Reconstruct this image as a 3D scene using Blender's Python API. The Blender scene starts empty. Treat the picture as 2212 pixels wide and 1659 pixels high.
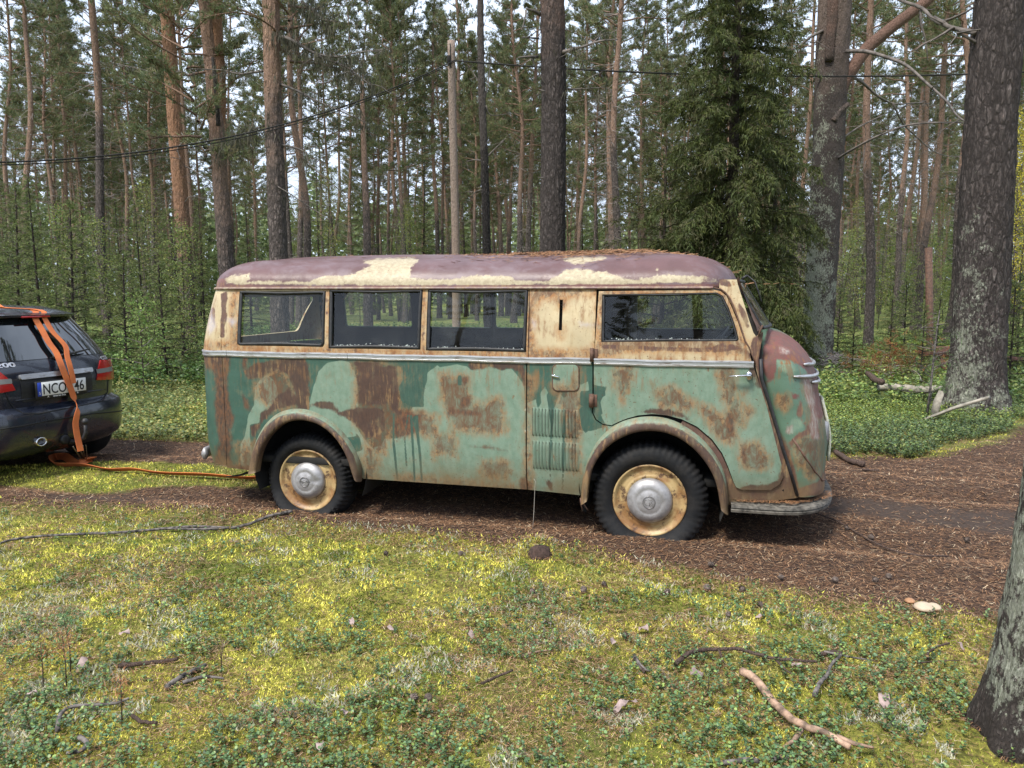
import bpy, bmesh, math, random
import numpy as np
from mathutils import Vector, Matrix, Euler, noise
from mathutils.geometry import delaunay_2d_cdt

SC = bpy.context.scene
C = SC.collection
R = math.radians
rnd = random.Random(7)
rng = np.random.default_rng(7)

# ------------------------------------------------------------------ camera, sky, sun, exposure
F = 1663.0                     # focal length in units of a 2212 wide picture
PITCH = math.atan((829.5 - 632) / F)
EYE = 1.65
cam_d = bpy.data.cameras.new('camera'); cam = bpy.data.objects.new('camera', cam_d); C.objects.link(cam)
cam_d.sensor_width = 36.0; cam_d.lens = 36.0 * F / 2212.0
cam_d.clip_start = 0.05; cam_d.clip_end = 1500
cam.location = (0, 0, EYE); cam.rotation_euler = (math.pi / 2 - PITCH, 0, 0)
SC.camera = cam
SC.render.resolution_x = 1024; SC.render.resolution_y = 768

SUN_EL, SUN_AZ = 56.0, 222.0   # the sun behind thin cloud, high, behind and left of the camera
w = bpy.data.worlds.new('World'); SC.world = w; w.use_nodes = True
nt = w.node_tree; nt.nodes.clear()
out = nt.nodes.new('ShaderNodeOutputWorld'); bg = nt.nodes.new('ShaderNodeBackground')
sky = nt.nodes.new('ShaderNodeTexSky'); sky.sky_type = 'NISHITA'; sky.sun_disc = False
sky.sun_elevation = R(SUN_EL); sky.sun_rotation = R(SUN_AZ); sky.air_density = 1.0; sky.dust_density = 2.0
tc = nt.nodes.new('ShaderNodeTexCoord')
mp = nt.nodes.new('ShaderNodeMapping'); mp.inputs['Scale'].default_value = (1, 1, 2.6)
ns = nt.nodes.new('ShaderNodeTexNoise'); ns.inputs['Scale'].default_value = 1.7; ns.inputs['Detail'].default_value = 7
ns.inputs['Roughness'].default_value = .62
rp = nt.nodes.new('ShaderNodeValToRGB'); rp.color_ramp.elements[0].position = .30; rp.color_ramp.elements[1].position = .62
rp.color_ramp.elements[0].color = (.45, .45, .45, 1); rp.color_ramp.elements[1].color = (1, 1, 1, 1)
mx = nt.nodes.new('ShaderNodeMixRGB'); mx.inputs[2].default_value = (7.6, 8.8, 10.8, 1)
nt.links.new(tc.outputs['Generated'], mp.inputs['Vector']); nt.links.new(mp.outputs[0], ns.inputs['Vector'])
nt.links.new(ns.outputs['Fac'], rp.inputs['Fac']); nt.links.new(rp.outputs['Color'], mx.inputs['Fac'])
nt.links.new(sky.outputs[0], mx.inputs[1]); nt.links.new(mx.outputs[0], bg.inputs['Color'])
bg.inputs['Strength'].default_value = 0.11
nt.links.new(bg.outputs[0], out.inputs['Surface'])

sun_d = bpy.data.lights.new('sun', 'SUN'); sun_d.energy = 3.9; sun_d.angle = R(14); sun_d.color = (1, .95, .86)
sun = bpy.data.objects.new('sun', sun_d); C.objects.link(sun)
az = R(SUN_AZ); el = R(SUN_EL)
sv = Vector((math.sin(az) * math.cos(el), math.cos(az) * math.cos(el), math.sin(el)))
sun.rotation_euler = (-sv).to_track_quat('-Z', 'Y').to_euler()
sun.location = (3, -8, 15)

SC.view_settings.view_transform = 'Standard'; SC.view_settings.look = 'None'
SC.view_settings.gamma = 1.0; SC.view_settings.use_curve_mapping = False
SC.view_settings.exposure = 0.56
SC.render.engine = 'CYCLES'
try:
    SC.cycles.max_bounces = 7; SC.cycles.transparent_max_bounces = 12; SC.cycles.diffuse_bounces = 3
    SC.cycles.glossy_bounces = 3; SC.cycles.caustics_reflective = False; SC.cycles.caustics_refractive = False
except Exception: pass

# ------------------------------------------------------------------ measuring helpers (directions of sight -> real points)
def ray(x, y):
    cx = (x - 1106) / F; cy = (829.5 - y) / F
    return np.array([cx, math.cos(PITCH) + math.sin(PITCH) * cy, -math.sin(PITCH) + math.cos(PITCH) * cy])
EYEP = np.array([0, 0, EYE])
def ground(x, y, z=0.0):
    d = ray(x, y); return EYEP + d * ((z - EYE) / d[2])
def at_depth(x, y, Y):
    d = ray(x, y); return EYEP + d * (Y / d[1])
cP, sP = math.cos(PITCH), math.sin(PITCH)
def project(P):
    P = np.asarray(P, float); Q = P - EYEP
    f = Q[..., 1] * cP - Q[..., 2] * sP; u = Q[..., 1] * sP + Q[..., 2] * cP
    f = np.where(np.abs(f) < 1e-4, 1e-4, f)
    return np.stack([1106 + F * Q[..., 0] / f, 829.5 - F * u / f], -1)
def unproject(surf, x, y, u0, z0):
    """surface parameters (u, z) of the point of surf seen in the direction x, y"""
    u, z = u0, z0; t = np.array([x, y], float)
    for _ in range(25):
        p = project(surf(u, z)); e = t - p
        if abs(e[0]) + abs(e[1]) < .02: break
        h = 1e-3
        J = np.stack([(project(surf(u + h, z)) - p) / h, (project(surf(u, z + h)) - p) / h], 1)
        try: d = np.linalg.solve(J, e)
        except Exception: break
        n = max(1, abs(d[0]) / .3, abs(d[1]) / .3); u += d[0] / n; z += d[1] / n
    return u, z
# zoomed views the outlines were measured in
ZV = {1: (412.9, 516.1, 4.687), 4: (412.9, 811.0, 4.687), 2: (870.0, 516.1, 4.687), 5: (847.9, 811.0, 4.687),
      6: (1216.6, 847.9, 4.687), 3: (1253.4, 516.1, 3.9475), 7: (1548.3, 663.6, 3.5163), 8: (0.0, 612.0, 3.946), 0: (0, 0, 1)}
def Z(k, pts):
    a, b, s = ZV[k]; return [(a + x / s, b + y / s) for x, y in pts]

# ------------------------------------------------------------------ object helpers
def tag(o, label=None, cat=None, group=None, kind=None):
    if label: o['label'] = label
    if cat: o['category'] = cat
    if group: o['group'] = group
    if kind: o['kind'] = kind
    return o
def empty(name, loc=(0, 0, 0), rz=0.0, label=None, cat=None, group=None):
    o = bpy.data.objects.new(name, None); C.objects.link(o); o.location = loc; o.rotation_euler = (0, 0, rz)
    o.empty_display_size = .1
    return tag(o, label, cat, group)
def link(name, me, mat=None, parent=None, smooth=True):
    o = bpy.data.objects.new(name, me); C.objects.link(o)
    if mat is not None and not me.materials: me.materials.append(mat)
    if parent: o.parent = parent
    if smooth:
        me.polygons.foreach_set('use_smooth', [True] * len(me.polygons))
    me.update()
    return o
def mesh(name, V, Fc, mat=None, parent=None, smooth=True, attrs=None, cols=None):
    me = bpy.data.meshes.new(name)
    me.from_pydata([tuple(map(float, v)) for v in V], [], [tuple(f) for f in Fc])
    if attrs:
        for k, a in attrs.items():
            at = me.attributes.new(k, 'FLOAT', 'POINT'); at.data.foreach_set('value', np.asarray(a, np.float32))
    return link(name, me, mat, parent, smooth)
def tris_mesh(name, V, n, mat, parent=None, col=None, k=3, idx=None, smooth=False):
    """fast mesh of loose k-gons: V (m,3) array, faces are runs of k vertices unless idx is given"""
    V = np.ascontiguousarray(V, np.float32)
    me = bpy.data.meshes.new(name)
    if idx is None: idx = np.arange(len(V), dtype=np.int32)
    idx = np.asarray(idx, np.int32).ravel(); nf = len(idx) // k
    me.vertices.add(len(V)); me.vertices.foreach_set('co', V.ravel())
    me.loops.add(len(idx)); me.loops.foreach_set('vertex_index', idx)
    me.polygons.add(nf); me.polygons.foreach_set('loop_start', np.arange(nf, dtype=np.int32) * k)
    try: me.polygons.foreach_set('loop_total', np.full(nf, k, np.int32))
    except Exception: pass
    if col is not None:
        at = me.attributes.new('tint', 'FLOAT_COLOR', 'POINT')
        c = np.ones((len(V), 4), np.float32); c[:, :3] = col; at.data.foreach_set('color', c.ravel())
    me.update(calc_edges=True); me.validate()
    return link(name, me, mat, parent, smooth)
class MB:
    def __init__(s): s.V = []; s.F = []
    def add(s, V, Fc):
        b = len(s.V); s.V += [tuple(v) for v in V]; s.F += [tuple(b + i for i in f) for f in Fc]; return s
    def box(s, c, d, rot=None):
        x, y, z = d[0] / 2, d[1] / 2, d[2] / 2; bv = min(x, y, z) * .18
        bm = bmesh.new(); bmesh.ops.create_cube(bm, size=1)
        for v in bm.verts: v.co = Vector((v.co.x * 2 * x, v.co.y * 2 * y, v.co.z * 2 * z))
        bmesh.ops.bevel(bm, geom=bm.edges[:], offset=bv, segments=1, affect='EDGES')
        M = rot if rot is not None else Matrix.Identity(3)
        c = Vector(c); bm.verts.index_update()
        s.add([M @ v.co + c for v in bm.verts], [[v.index for v in f.verts] for f in bm.faces]); bm.free(); return s
    def tube(s, pts, rad, n=8, cap=True, ell=None):
        pts = [Vector(p) for p in pts]; m = len(pts)
        rr = rad if isinstance(rad, (list, tuple, np.ndarray)) else [rad] * m
        V = []; Fc = []; up = None
        for i, p in enumerate(pts):
            t = (pts[min(i + 1, m - 1)] - pts[max(i - 1, 0)]).normalized()
            if up is None:
                up = Vector((0, 0, 1)) if abs(t.z) < .9 else Vector((1, 0, 0))
            a = t.cross(up)
            if a.length < 1e-4: a = t.orthogonal()
            a.normalize(); b = a.cross(t).normalized(); up = b
            for k in range(n):
                g = 2 * math.pi * k / n
                q = a * math.cos(g) * (ell[0] if ell else 1) + b * math.sin(g) * (ell[1] if ell else 1)
                V.append(p + q * rr[i])
        for i in range(m - 1):
            for k in range(n):
                k2 = (k + 1) % n; Fc.append((i * n + k, i * n + k2, (i + 1) * n + k2, (i + 1) * n + k))
        if cap: Fc.append(tuple(range(n - 1, -1, -1))); Fc.append(tuple((m - 1) * n + k for k in range(n)))
        return s.add(V, Fc)
    def lathe(s, prof, c, ax, n=32, fn=None):
        """prof: (radius, height along ax) ring by ring"""
        ax = Vector(ax).normalized(); a = ax.orthogonal().normalized(); b = ax.cross(a); c = Vector(c)
        V = []; Fc = []
        for j, (r, h) in enumerate(prof):
            for k in range(n):
                g = 2 * math.pi * k / n; p = c + ax * h + (a * math.cos(g) + b * math.sin(g)) * r
                V.append(fn(p, j, k) if fn else p)
        for j in range(len(prof) - 1):
            for k in range(n):
                k2 = (k + 1) % n; Fc.append((j * n + k, (j + 1) * n + k, (j + 1) * n + k2, j * n + k2))
        return s.add(V, Fc)
    def build(s, name, mat, parent=None, smooth=True, sharp=None):
        o = mesh(name, s.V, s.F, mat, parent, smooth)
        if sharp is not None: o.data.set_sharp_from_angle(angle=R(sharp))
        return o
def copy_tree(o, parent=None):
    c = o.copy(); C.objects.link(c)
    if parent: c.parent = parent
    for ch in o.children: copy_tree(ch, c)
    return c

# ------------------------------------------------------------------ polygons
def densify(P, step):
    Q = []
    n = len(P)
    for i in range(n):
        a = np.array(P[i], float); b = np.array(P[(i + 1) % n], float); L = np.linalg.norm(b - a); m = max(1, int(round(L / step)))
        for k in range(m): Q.append(a + (b - a) * k / m)
    return np.array(Q)
def smooth_poly(P, it=2):
    P = np.array(P, float)
    for _ in range(it):
        Q = np.empty((len(P) * 2, 2)); N = np.roll(P, -1, 0)
        Q[0::2] = P * .75 + N * .25; Q[1::2] = P * .25 + N * .75; P = Q
    return P
def inside(P, poly):
    x, y = P[:, 0], P[:, 1]; c = np.zeros(len(P), bool); poly = np.asarray(poly, float)
    j = len(poly) - 1
    for i in range(len(poly)):
        xi, yi = poly[i]; xj, yj = poly[j]
        if yi != yj:
            c ^= ((yi > y) != (yj > y)) & (x < (xj - xi) * (y - yi) / (yj - yi) + xi)
        j = i
    return c
def sdist(P, poly):
    """signed distance, positive inside"""
    poly = np.asarray(poly, float); d = np.full(len(P), 1e9)
    for i in range(len(poly)):
        a = poly[i]; b = poly[(i + 1) % len(poly)]; ab = b - a; L = max(ab @ ab, 1e-9)
        t = np.clip(((P - a) @ ab) / L, 0, 1); q = P - (a + t[:, None] * ab)
        d = np.minimum(d, np.einsum('ij,ij->i', q, q))
    d = np.sqrt(d); return np.where(inside(P, poly), d, -d)
def sd_union(P, polys):
    d = np.full(len(P), -60.0)
    for p in polys: d = np.maximum(d, sdist(P, p))
    return np.clip(d, -60, 60)
def rrect(x0, y0, x1, y1, r, n=4):
    P = []
    for cx, cy, a in ((x1 - r, y1 - r, 0), (x0 + r, y1 - r, 90), (x0 + r, y0 + r, 180), (x1 - r, y0 + r, 270)):
        for k in range(n + 1):
            g = R(a + 90 * k / n); P.append((cx + r * math.cos(g), cy + r * math.sin(g)))
    return P
def panel(name, surf, outline, holes=(), step=.03, mat=None, parent=None, flange=.015, off=0.0, paint=None, xf=None, local=None):
    """sheet-metal panel: outline and holes in surface parameters, draped on surf, edges folded inwards.
    surf(u,z) gives world points; local() brings them into the parent's frame."""
    outline = densify(outline, step); holes = [densify(h, step) for h in holes]
    allv = [tuple(p) for p in outline]; edges = [(i, (i + 1) % len(outline)) for i in range(len(outline))]
    for h in holes:
        b = len(allv); allv += [tuple(p) for p in h]; edges += [(b + i, b + (i + 1) % len(h)) for i in range(len(h))]
    lo = outline.min(0); hi = outline.max(0)
    gx = np.arange(lo[0] + step / 2, hi[0], step); gz = np.arange(lo[1] + step / 2, hi[1], step)
    G = np.array([(x + (step / 2 if j % 2 else 0), z) for j, z in enumerate(gz) for x in gx]).reshape(-1, 2)
    if len(G):
        k = sdist(G, outline) > step * .45
        for h in holes: k &= sdist(G, h) < -step * .45
        allv += [tuple(p) for p in G[k]]
    vs, es, fs, _, _, _ = delaunay_2d_cdt([Vector(v) for v in allv], edges, [], 0, 1e-6)
    V2 = np.array([tuple(v) for v in vs]); T = np.array([f for f in fs if len(f) == 3])
    cen = V2[T].mean(1); k = inside(cen, outline)
    for h in holes: k &= ~inside(cen, h)
    T = T[k]
    a, b, c = V2[T[:, 0]], V2[T[:, 1]], V2[T[:, 2]]
    ar = np.abs((b[:, 0] - a[:, 0]) * (c[:, 1] - a[:, 1]) - (b[:, 1] - a[:, 1]) * (c[:, 0] - a[:, 0]))
    T = T[ar > 1e-9]
    W = np.array([surf(u, z) for u, z in V2])
    h = 1e-3
    Nn = np.array([np.cross(surf(u + h, z) - surf(u - h, z), surf(u, z + h) - surf(u, z - h)) for u, z in V2])
    Nn /= np.maximum(np.linalg.norm(Nn, axis=1), 1e-9)[:, None]     # outward if (u, z, out) is right handed
    W = W + Nn * off
    cnt = {}
    for t in T:
        for i in range(3):
            e = (t[i], t[(i + 1) % 3]); cnt[e] = cnt.get(e, 0) + 1
    V = [tuple(p) for p in W]; Fc = [tuple(int(i) for i in t) for t in T]
    # orient
    n0 = np.cross(W[T[:, 1]] - W[T[:, 0]], W[T[:, 2]] - W[T[:, 0]]); s_ = np.einsum('ij,ij->i', n0, Nn[T[:, 0]])
    Fc = [f if s > 0 else f[::-1] for f, s in zip(Fc, s_)]
    src = list(range(len(V)))
    if flange:
        m = {}
        def dup_(i, dep):
            key = (i, dep)
            if key not in m: m[key] = len(V); V.append(tuple(W[i] - Nn[i] * dep)); src.append(i)
            return m[key]
        for (i, j) in list(cnt):
            if (j, i) not in cnt: Fc.append((dup_(i, .0), dup_(j, .0), dup_(j, flange), dup_(i, flange)))
    A = {}
    if paint:
        px = project(np.array(V))
        for kname, polys in paint.items(): A[kname] = sd_union(px, polys) + ((7.0 if mat is M_cream else 4.5) if kname == 'ochre' else 0)
    if local is not None: V = local(np.array(V))
    return mesh(name, V, Fc, mat, parent, True, A)

# ------------------------------------------------------------------ node helpers
class N:
    def __init__(s, name):
        s.m = bpy.data.materials.new(name); s.m.use_nodes = True; s.t = s.m.node_tree; s.t.nodes.clear()
        s.out = s.n('OutputMaterial'); s.b = s.n('BsdfPrincipled'); s.l(s.b.outputs[0], s.out.inputs[0])
    def n(s, k, **kw):
        x = s.t.nodes.new('ShaderNode' + k)
        for a, v in kw.items(): setattr(x, a, v)
        return x
    def l(s, a, b): s.t.links.new(a, b)
    def val(s, sock, v):
        if hasattr(v, 'default_value') or hasattr(v, 'is_linked'): s.l(v, sock)
        elif isinstance(v, (tuple, list)) and len(v) == 3 and sock.type == 'RGBA': sock.default_value = (*v, 1)
        else: sock.default_value = v
    def coord(s, kind='Object', scale=(1, 1, 1)):
        t = s.n('TexCoord'); m = s.n('Mapping'); m.inputs['Scale'].default_value = scale; s.l(t.outputs[kind], m.inputs[0]); return m.outputs[0]
    def noise(s, scale, detail=4, rough=.55, co=None, dist=0.0):
        x = s.n('TexNoise'); x.inputs['Scale'].default_value = scale; x.inputs['Detail'].default_value = detail
        x.inputs['Roughness'].default_value = rough; x.inputs['Distortion'].default_value = dist
        if co is not None: s.l(co, x.inputs['Vector'])
        return x.outputs['Fac']
    def voro(s, scale, co=None, feat='F1', out='Distance'):
        x = s.n('TexVoronoi'); x.feature = feat; x.inputs['Scale'].default_value = scale
        if co is not None: s.l(co, x.inputs['Vector'])
        return x.outputs[out]
    def math(s, op, a, b=0.0, c=None, clamp=False):
        x = s.n('Math', operation=op); x.use_clamp = clamp; s.val(x.inputs[0], a); s.val(x.inputs[1], b)
        if c is not None: s.val(x.inputs[2], c)
        return x.outputs[0]
    def ramp(s, f, lo, hi, a=0.0, b=1.0, mode='SMOOTHSTEP'):
        x = s.n('MapRange'); x.interpolation_type = mode; x.clamp = True
        s.val(x.inputs[0], f)
        x.inputs[1].default_value = lo; x.inputs[2].default_value = hi; x.inputs[3].default_value = a; x.inputs[4].default_value = b
        return x.outputs[0]
    def mix(s, f, a, b, mode='MIX'):
        x = s.n('MixRGB', blend_type=mode); s.val(x.inputs[0], f); s.val(x.inputs[1], a); s.val(x.inputs[2], b); return x.outputs[0]
    def attr(s, name, out='Fac'):
        x = s.n('Attribute'); x.attribute_name = name; return x.outputs[out]
    def set(s, **kw):
        M = dict(col='Base Color', rough='Roughness', metal='Metallic', spec='Specular IOR Level', coat='Coat Weight',
                 trans='Transmission Weight', sub='Subsurface Weight', emit='Emission Color', estr='Emission Strength', sheen='Sheen Weight')
        for k, v in kw.items(): s.val(s.b.inputs[M[k]], v)
        return s
    def bump(s, h, st=.3, dist=.01):
        x = s.n('Bump'); x.inputs['Strength'].default_value = st; x.inputs['Distance'].default_value = dist; s.val(x.inputs['Height'], h)
        s.l(x.outputs[0], s.b.inputs['Normal']); return s
def simple(name, col, rough=.6, metal=0.0, var=.25, scale=20, bump=0.0, spec=.5):
    a = N(name); f = a.noise(scale, 5, .6, a.coord())
    c2 = tuple(x * (1 - var) for x in col); c1 = tuple(min(1, x * (1 + var)) for x in col)
    a.set(col=a.mix(a.ramp(f, .3, .7), c2, c1), rough=rough, metal=metal, spec=spec)
    if bump: a.bump(f, bump, .005)
    return a.m
def tinted(name, rough=.6, trans=0.0, spec=.4, noise_amt=.0):
    """leaf-like material coloured by the mesh's own tint, with light passing through"""
    a = N(name); c = a.attr('tint', 'Color')
    a.set(col=c, rough=rough, spec=spec)
    if trans:
        t = a.n('BsdfTranslucent'); a.l(c, t.inputs[0]); m = a.n('MixShader'); m.inputs[0].default_value = trans
        a.l(a.b.outputs[0], m.inputs[1]); a.l(t.outputs[0], m.inputs[2]); a.l(m.outputs[0], a.out.inputs[0])
    return a.m
# ================================================================== the old van
TH = R(13.7)
ES = np.array([math.cos(TH), -math.sin(TH), 0.0]); EW = np.array([math.sin(TH), math.cos(TH), 0.0])
BO = np.array([-1.46446265, 5.57208769, 0.0]); WID = 1.74
def bus(s, w_, z): return BO + ES * s + EW * w_ + np.array([0, 0, z])
def bus_local(V):
    V = np.atleast_2d(V) - BO; return np.stack([V @ ES, V @ EW, V[:, 2]], 1)
def inset(s, z):
    k = .07 * max(0, (z - 1.217) / .47) ** 1.3
    if z < .6: k += .035 * ((.6 - z) / .3) ** 2
    if s > 2.9: k += .25 * (s - 2.9) ** 2
    return k
RC = .22
def side_sw(u, z):
    sr = -.987 + .088 * max(0, (z - 1.217) / .47) ** 1.3 + (.03 * ((.6 - z) / .3) ** 2 if z < .6 else 0)
    k = inset(max(u, -.7), z)
    a0 = sr + RC
    if u >= a0: return u, k
    L = RC * math.pi / 2; q = a0 - u
    if q < L: g = q / RC; return a0 - RC * math.sin(g), k + RC * (1 - math.cos(g))
    wl = WID - 2 * RC - 2 * k
    if q < L + wl: return sr, k + RC + q - L
    g = (q - L - wl) / RC
    if g < math.pi / 2: return a0 - RC * math.cos(g), WID - k - RC + RC * math.sin(g)
    return a0 + (g - math.pi / 2) * RC, WID - k
def S_side(u, z): s, k = side_sw(u, z); return bus(s, k, z)
def S_far(u, z): s, k = side_sw(-u, z); return bus(s, WID - k, z)
def S_flat(w_):
    return lambda u, z: bus(u, w_, z)
def P(pts, surf=S_side):
    r = []
    for x, y in pts:
        u0, z0 = unproject(S_flat(.02), x, y, 1.0, 1.0)
        r.append(unproject(surf, x, y, u0 if surf is not S_far else -u0, z0))
    return r
def sw(x, y, w_):
    """(s, z) on the plane w of the van"""
    return unproject(S_flat(w_), x, y, 1.0, 1.0)

# ---- paint
def paint_core(name, base, layers, rough=.5, spots=1.1, dirt=(.10, .055, .03)):
    """layers: (attr or None, colour, colour2, noise scale xyz, amplitude px, softness px, strength)"""
    a = N(name); co = a.coord()
    col = base; rg = rough
    n0 = a.noise(5.0, 6, .6, co); col = a.mix(a.ramp(n0, .3, .7), tuple(x * .86 for x in base), tuple(min(1, x * 1.12) for x in base))
    rgh = rough
    for (at, c1, c2, scl, amp, soft, st) in layers:
        cs = a.coord('Object', scl)
        n1 = a.math('ADD', a.math('MULTIPLY', a.noise(1.0, 9, .68, cs), .55), a.math('MULTIPLY', a.noise(7.0 + len(at or 'x'), 8, .66, co, .6), .45))
        if at: f = a.math('ADD', a.attr(at), a.math('MULTIPLY', a.math('SUBTRACT', n1, .5), amp)); m = a.ramp(f, -soft, soft)
        else: m = a.ramp(n1, amp, amp + soft)
        n2 = a.noise(2.3, 6, .65, cs); cc = a.mix(a.ramp(n2, .35, .65), c1, c2)
        if at == 'ochre': m = a.math('MULTIPLY', m, a.ramp(a.noise(1.0, 7, .7, a.coord('Object', (22, 22, 10)), 1.2), .32, .62, .35, 1)); cc = a.mix(a.ramp(a.math('ADD', f, a.math('MULTIPLY', a.math('SUBTRACT', a.noise(30, 6, .7, co), .5), 60)), 6, 14), cc, (.12, .055, .028))
        if at == 'brown':
            sk = a.ramp(a.math('ADD', a.noise(1.0, 8, .72, a.coord('Object', (46, 46, 5))), a.math('MULTIPLY', a.math('SUBTRACT', a.noise(4.2, 5, .6, co), .5), .9)), .54, .68); cc = a.mix(a.math('MULTIPLY', sk, .85), cc, (.24, .145, .070))
        if st < 1: m = a.math('MULTIPLY', m, st)
        col = a.mix(m, col, cc); rgh = a.math('ADD', rgh, a.math('MULTIPLY', m, .12))
    if 'green' in name or 'nose' in name or 'cream' in name:      # grime creeping up from the sill, runs below the belt
        sx = a.n('SeparateXYZ'); a.l(co, sx.inputs[0]); zz_ = sx.outputs[2]; cs = a.coord('Object', (30, 30, 3.5)); ns_ = a.noise(1.0, 8, .7, cs); nb_ = a.noise(3.4, 6, .65, co)
        lo_m = a.math('MULTIPLY', a.ramp(zz_, .30, .52, 1, 0), a.ramp(nb_, .30, .62)); col = a.mix(a.math('MULTIPLY', lo_m, .7), col, (.185, .125, .062))
        hi_m = a.math('MULTIPLY', a.ramp(zz_, .80, 1.17, 0, 1), a.ramp(a.math('ADD', ns_, a.math('MULTIPLY', a.math('SUBTRACT', nb_, .5), .8)), .55, .68)); col = a.mix(a.math('MULTIPLY', hi_m, .6), col, (.20, .105, .045))
        up_m = a.math('MULTIPLY', a.ramp(zz_, 1.205, 1.27, 1, .15), a.ramp(a.math('ADD', ns_, a.math('MULTIPLY', a.math('SUBTRACT', nb_, .5), .9)), .46, .62)); up_m = a.math('MULTIPLY', up_m, a.ramp(zz_, 1.19, 1.20)); col = a.mix(a.math('MULTIPLY', up_m, .85), col, (.24, .092, .028))
    # fine rust pin-holes and run marks
    sp = a.ramp(a.noise(70, 3, .6, co), .70 - spots * .05, .76 - spots * .05)
    col = a.mix(a.math('MULTIPLY', sp, .75), col, (.10, .045, .02))
    rn = a.ramp(a.noise(1.0, 5, .6, a.coord('Object', (38, 38, 2.2))), .62, .78)
    col = a.mix(a.math('MULTIPLY', rn, .22), col, (.20, .10, .045))
    a.set(col=col, rough=rgh, spec=.35)
    a.bump(a.math('ADD', a.math('ADD', a.math('MULTIPLY', a.noise(2.6, 3, .5, co), 2.6), a.math('MULTIPLY', a.noise(9, 3, .5, co), .8)), a.math('MULTIPLY', a.noise(90, 4, .6, co), .14)), .34, .014)
    return a.m
DG = (.043, .094, .072); MT = (.142, .212, .156); OC = (.30, .165, .070); BR = (.056, .033, .027); MR = (.150, .062, .060)
CRM = (.46, .375, .235); ORG = (.27, .11, .035)
M_green = paint_core('weathered_green_paint', DG, [
    (None, (.064, .120, .092), (.052, .100, .078), (3, 3, 1), .5, .2, .6),
    ('mint', MT, (.185, .255, .195), (9, 9, 5), 10, 1.0, 1),
    ('ochre', OC, (.22, .11, .05), (26, 26, 7), 70, 12, .9),
    ('rust', (.15, .065, .032), BR, (22, 22, 9), 30, 5, .9),
    ('brown', BR, (.078, .043, .031), (20, 20, 7), 30, 3.0, .96),
    ('drip', (.034, .072, .056), (.048, .095, .072), (20, 20, 5), 4, .8, .95),
    (None, (.235, .19, .10), (.17, .15, .09), (24, 24, 3.2), .50, .16, .42),
    (None, (.21, .115, .05), (.12, .06, .033), (18, 18, 6), .575, .07, .8)], .42)
M_cream = paint_core('weathered_cream_paint', CRM, [
    (None, (.52, .45, .31), (.42, .33, .20), (3, 3, 1.2), .48, .2, .7),
    ('ochre', ORG, (.36, .19, .07), (16, 16, 7), 34, 9, .95),
    ('brown', (.105, .052, .043), (.085, .048, .040), (22, 22, 9), 16, 1.5, .97),
    ('gray', (.36, .33, .36), (.46, .40, .36), (10, 10, 10), 20, 6, .8),
    (None, (.36, .26, .13), (.33, .27, .17), (16, 16, 2.6), .50, .14, .6),
    (None, ORG, (.16, .07, .035), (18, 18, 6), .575, .08, .8)], .5)
M_roof = paint_core('weathered_maroon_roof_paint', (.118, .064, .064), [
    (None, (.175, .128, .140), (.145, .098, .105), (2.2, 5, 5), .46, .16, .85),
    (None, (.130, .042, .038), (.10, .042, .038), (1.5, 6, 9), .58, .05, .8),
    (None, (.31, .27, .24), (.26, .21, .18), (5, 9, 14), .60, .10, .55),
    ('cream', (.44, .385, .26), (.33, .27, .18), (17, 17, 17), 34, 2.2, .93),
    ('brown', (.135, .062, .058), (.17, .085, .075), (22, 22, 22), 7, 1.0, 1),
    (None, (.36, .15, .05), (.2, .08, .04), (9, 9, 9), .655, .05, .7)], .38)
M_nose = paint_core('weathered_nose_paint', (.085, .145, .10), [
    (None, (.075, .15, .11), (.16, .26, .19), (5, 5, 3), .46, .2, .8),
    ('mint', MT, (.20, .28, .19), (9, 9, 5), 16, 4, .9),
    ('ochre', OC, (.20, .10, .04), (18, 18, 6), 60, 9, .85),
    ('maroon', (.165, .058, .050), (.125, .058, .050), (12, 12, 9), 26, 2.5, .96),
    ('pale', (.36, .32, .29), (.22, .11, .09), (22, 22, 5), 26, 4, .85),
    ('brown', (.12, .06, .045), (.17, .09, .06), (14, 14, 9), 12, 2.5, .95),
    (None, (.28, .13, .05), (.12, .06, .03), (12, 12, 5), .61, .08, .75)], .42)
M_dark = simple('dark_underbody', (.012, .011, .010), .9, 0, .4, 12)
M_interior = simple('dark_interior', (.016, .014, .014), .85, 0, .4, 8)  # near-black colour carries the shade of the cabin
M_rubber = simple('window_rubber', (.018, .018, .020), .6, 0, .5, 30)
M_rustbare = simple('rusty_steel', (.10, .052, .034), .75, 0, .45, 25, .5)
a = N('aluminium_trim'); co = a.coord()
st_ = a.ramp(a.noise(1, 5, .6, a.coord('Object', (12, 12, 60))), .5, .72)
a.set(col=a.mix(st_, (.50, .50, .52), (.26, .22, .20)), rough=a.ramp(a.noise(14, 4, .6, co), .3, .7, .32, .52), metal=.75, spec=.5).bump(a.noise(40, 3, .5, co), .12, .004); M_alu = a.m
a = N('dull_hubcap_metal'); co = a.coord()
a.set(col=a.mix(a.ramp(a.noise(16, 6, .65, co), .35, .7), (.40, .39, .40), (.25, .24, .24)), rough=.5, metal=.5).bump(a.noise(7, 2, .5, co), .55, .012); M_cap = a.m
M_capd = simple('emblem_metal', (.20, .19, .19), .45, .6, .3, 30)
a = N('chrome'); a.set(col=(.75, .75, .76), rough=.14, metal=1.0); M_chrome = a.m
a = N('yellowed_rim_paint'); co = a.coord()
f1 = a.ramp(a.noise(15, 9, .74, co), .50, .62); f2 = a.ramp(a.noise(4.5, 5, .6, co), .42, .62)
a.set(col=a.mix(f1, a.mix(f2, (.42, .30, .14), (.24, .12, .045)), (.075, .038, .022)), rough=.5).bump(a.noise(40, 4, .6, co), .2, .004); M_rim = a.m
a = N('old_tyre_rubber'); co = a.coord()
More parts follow.
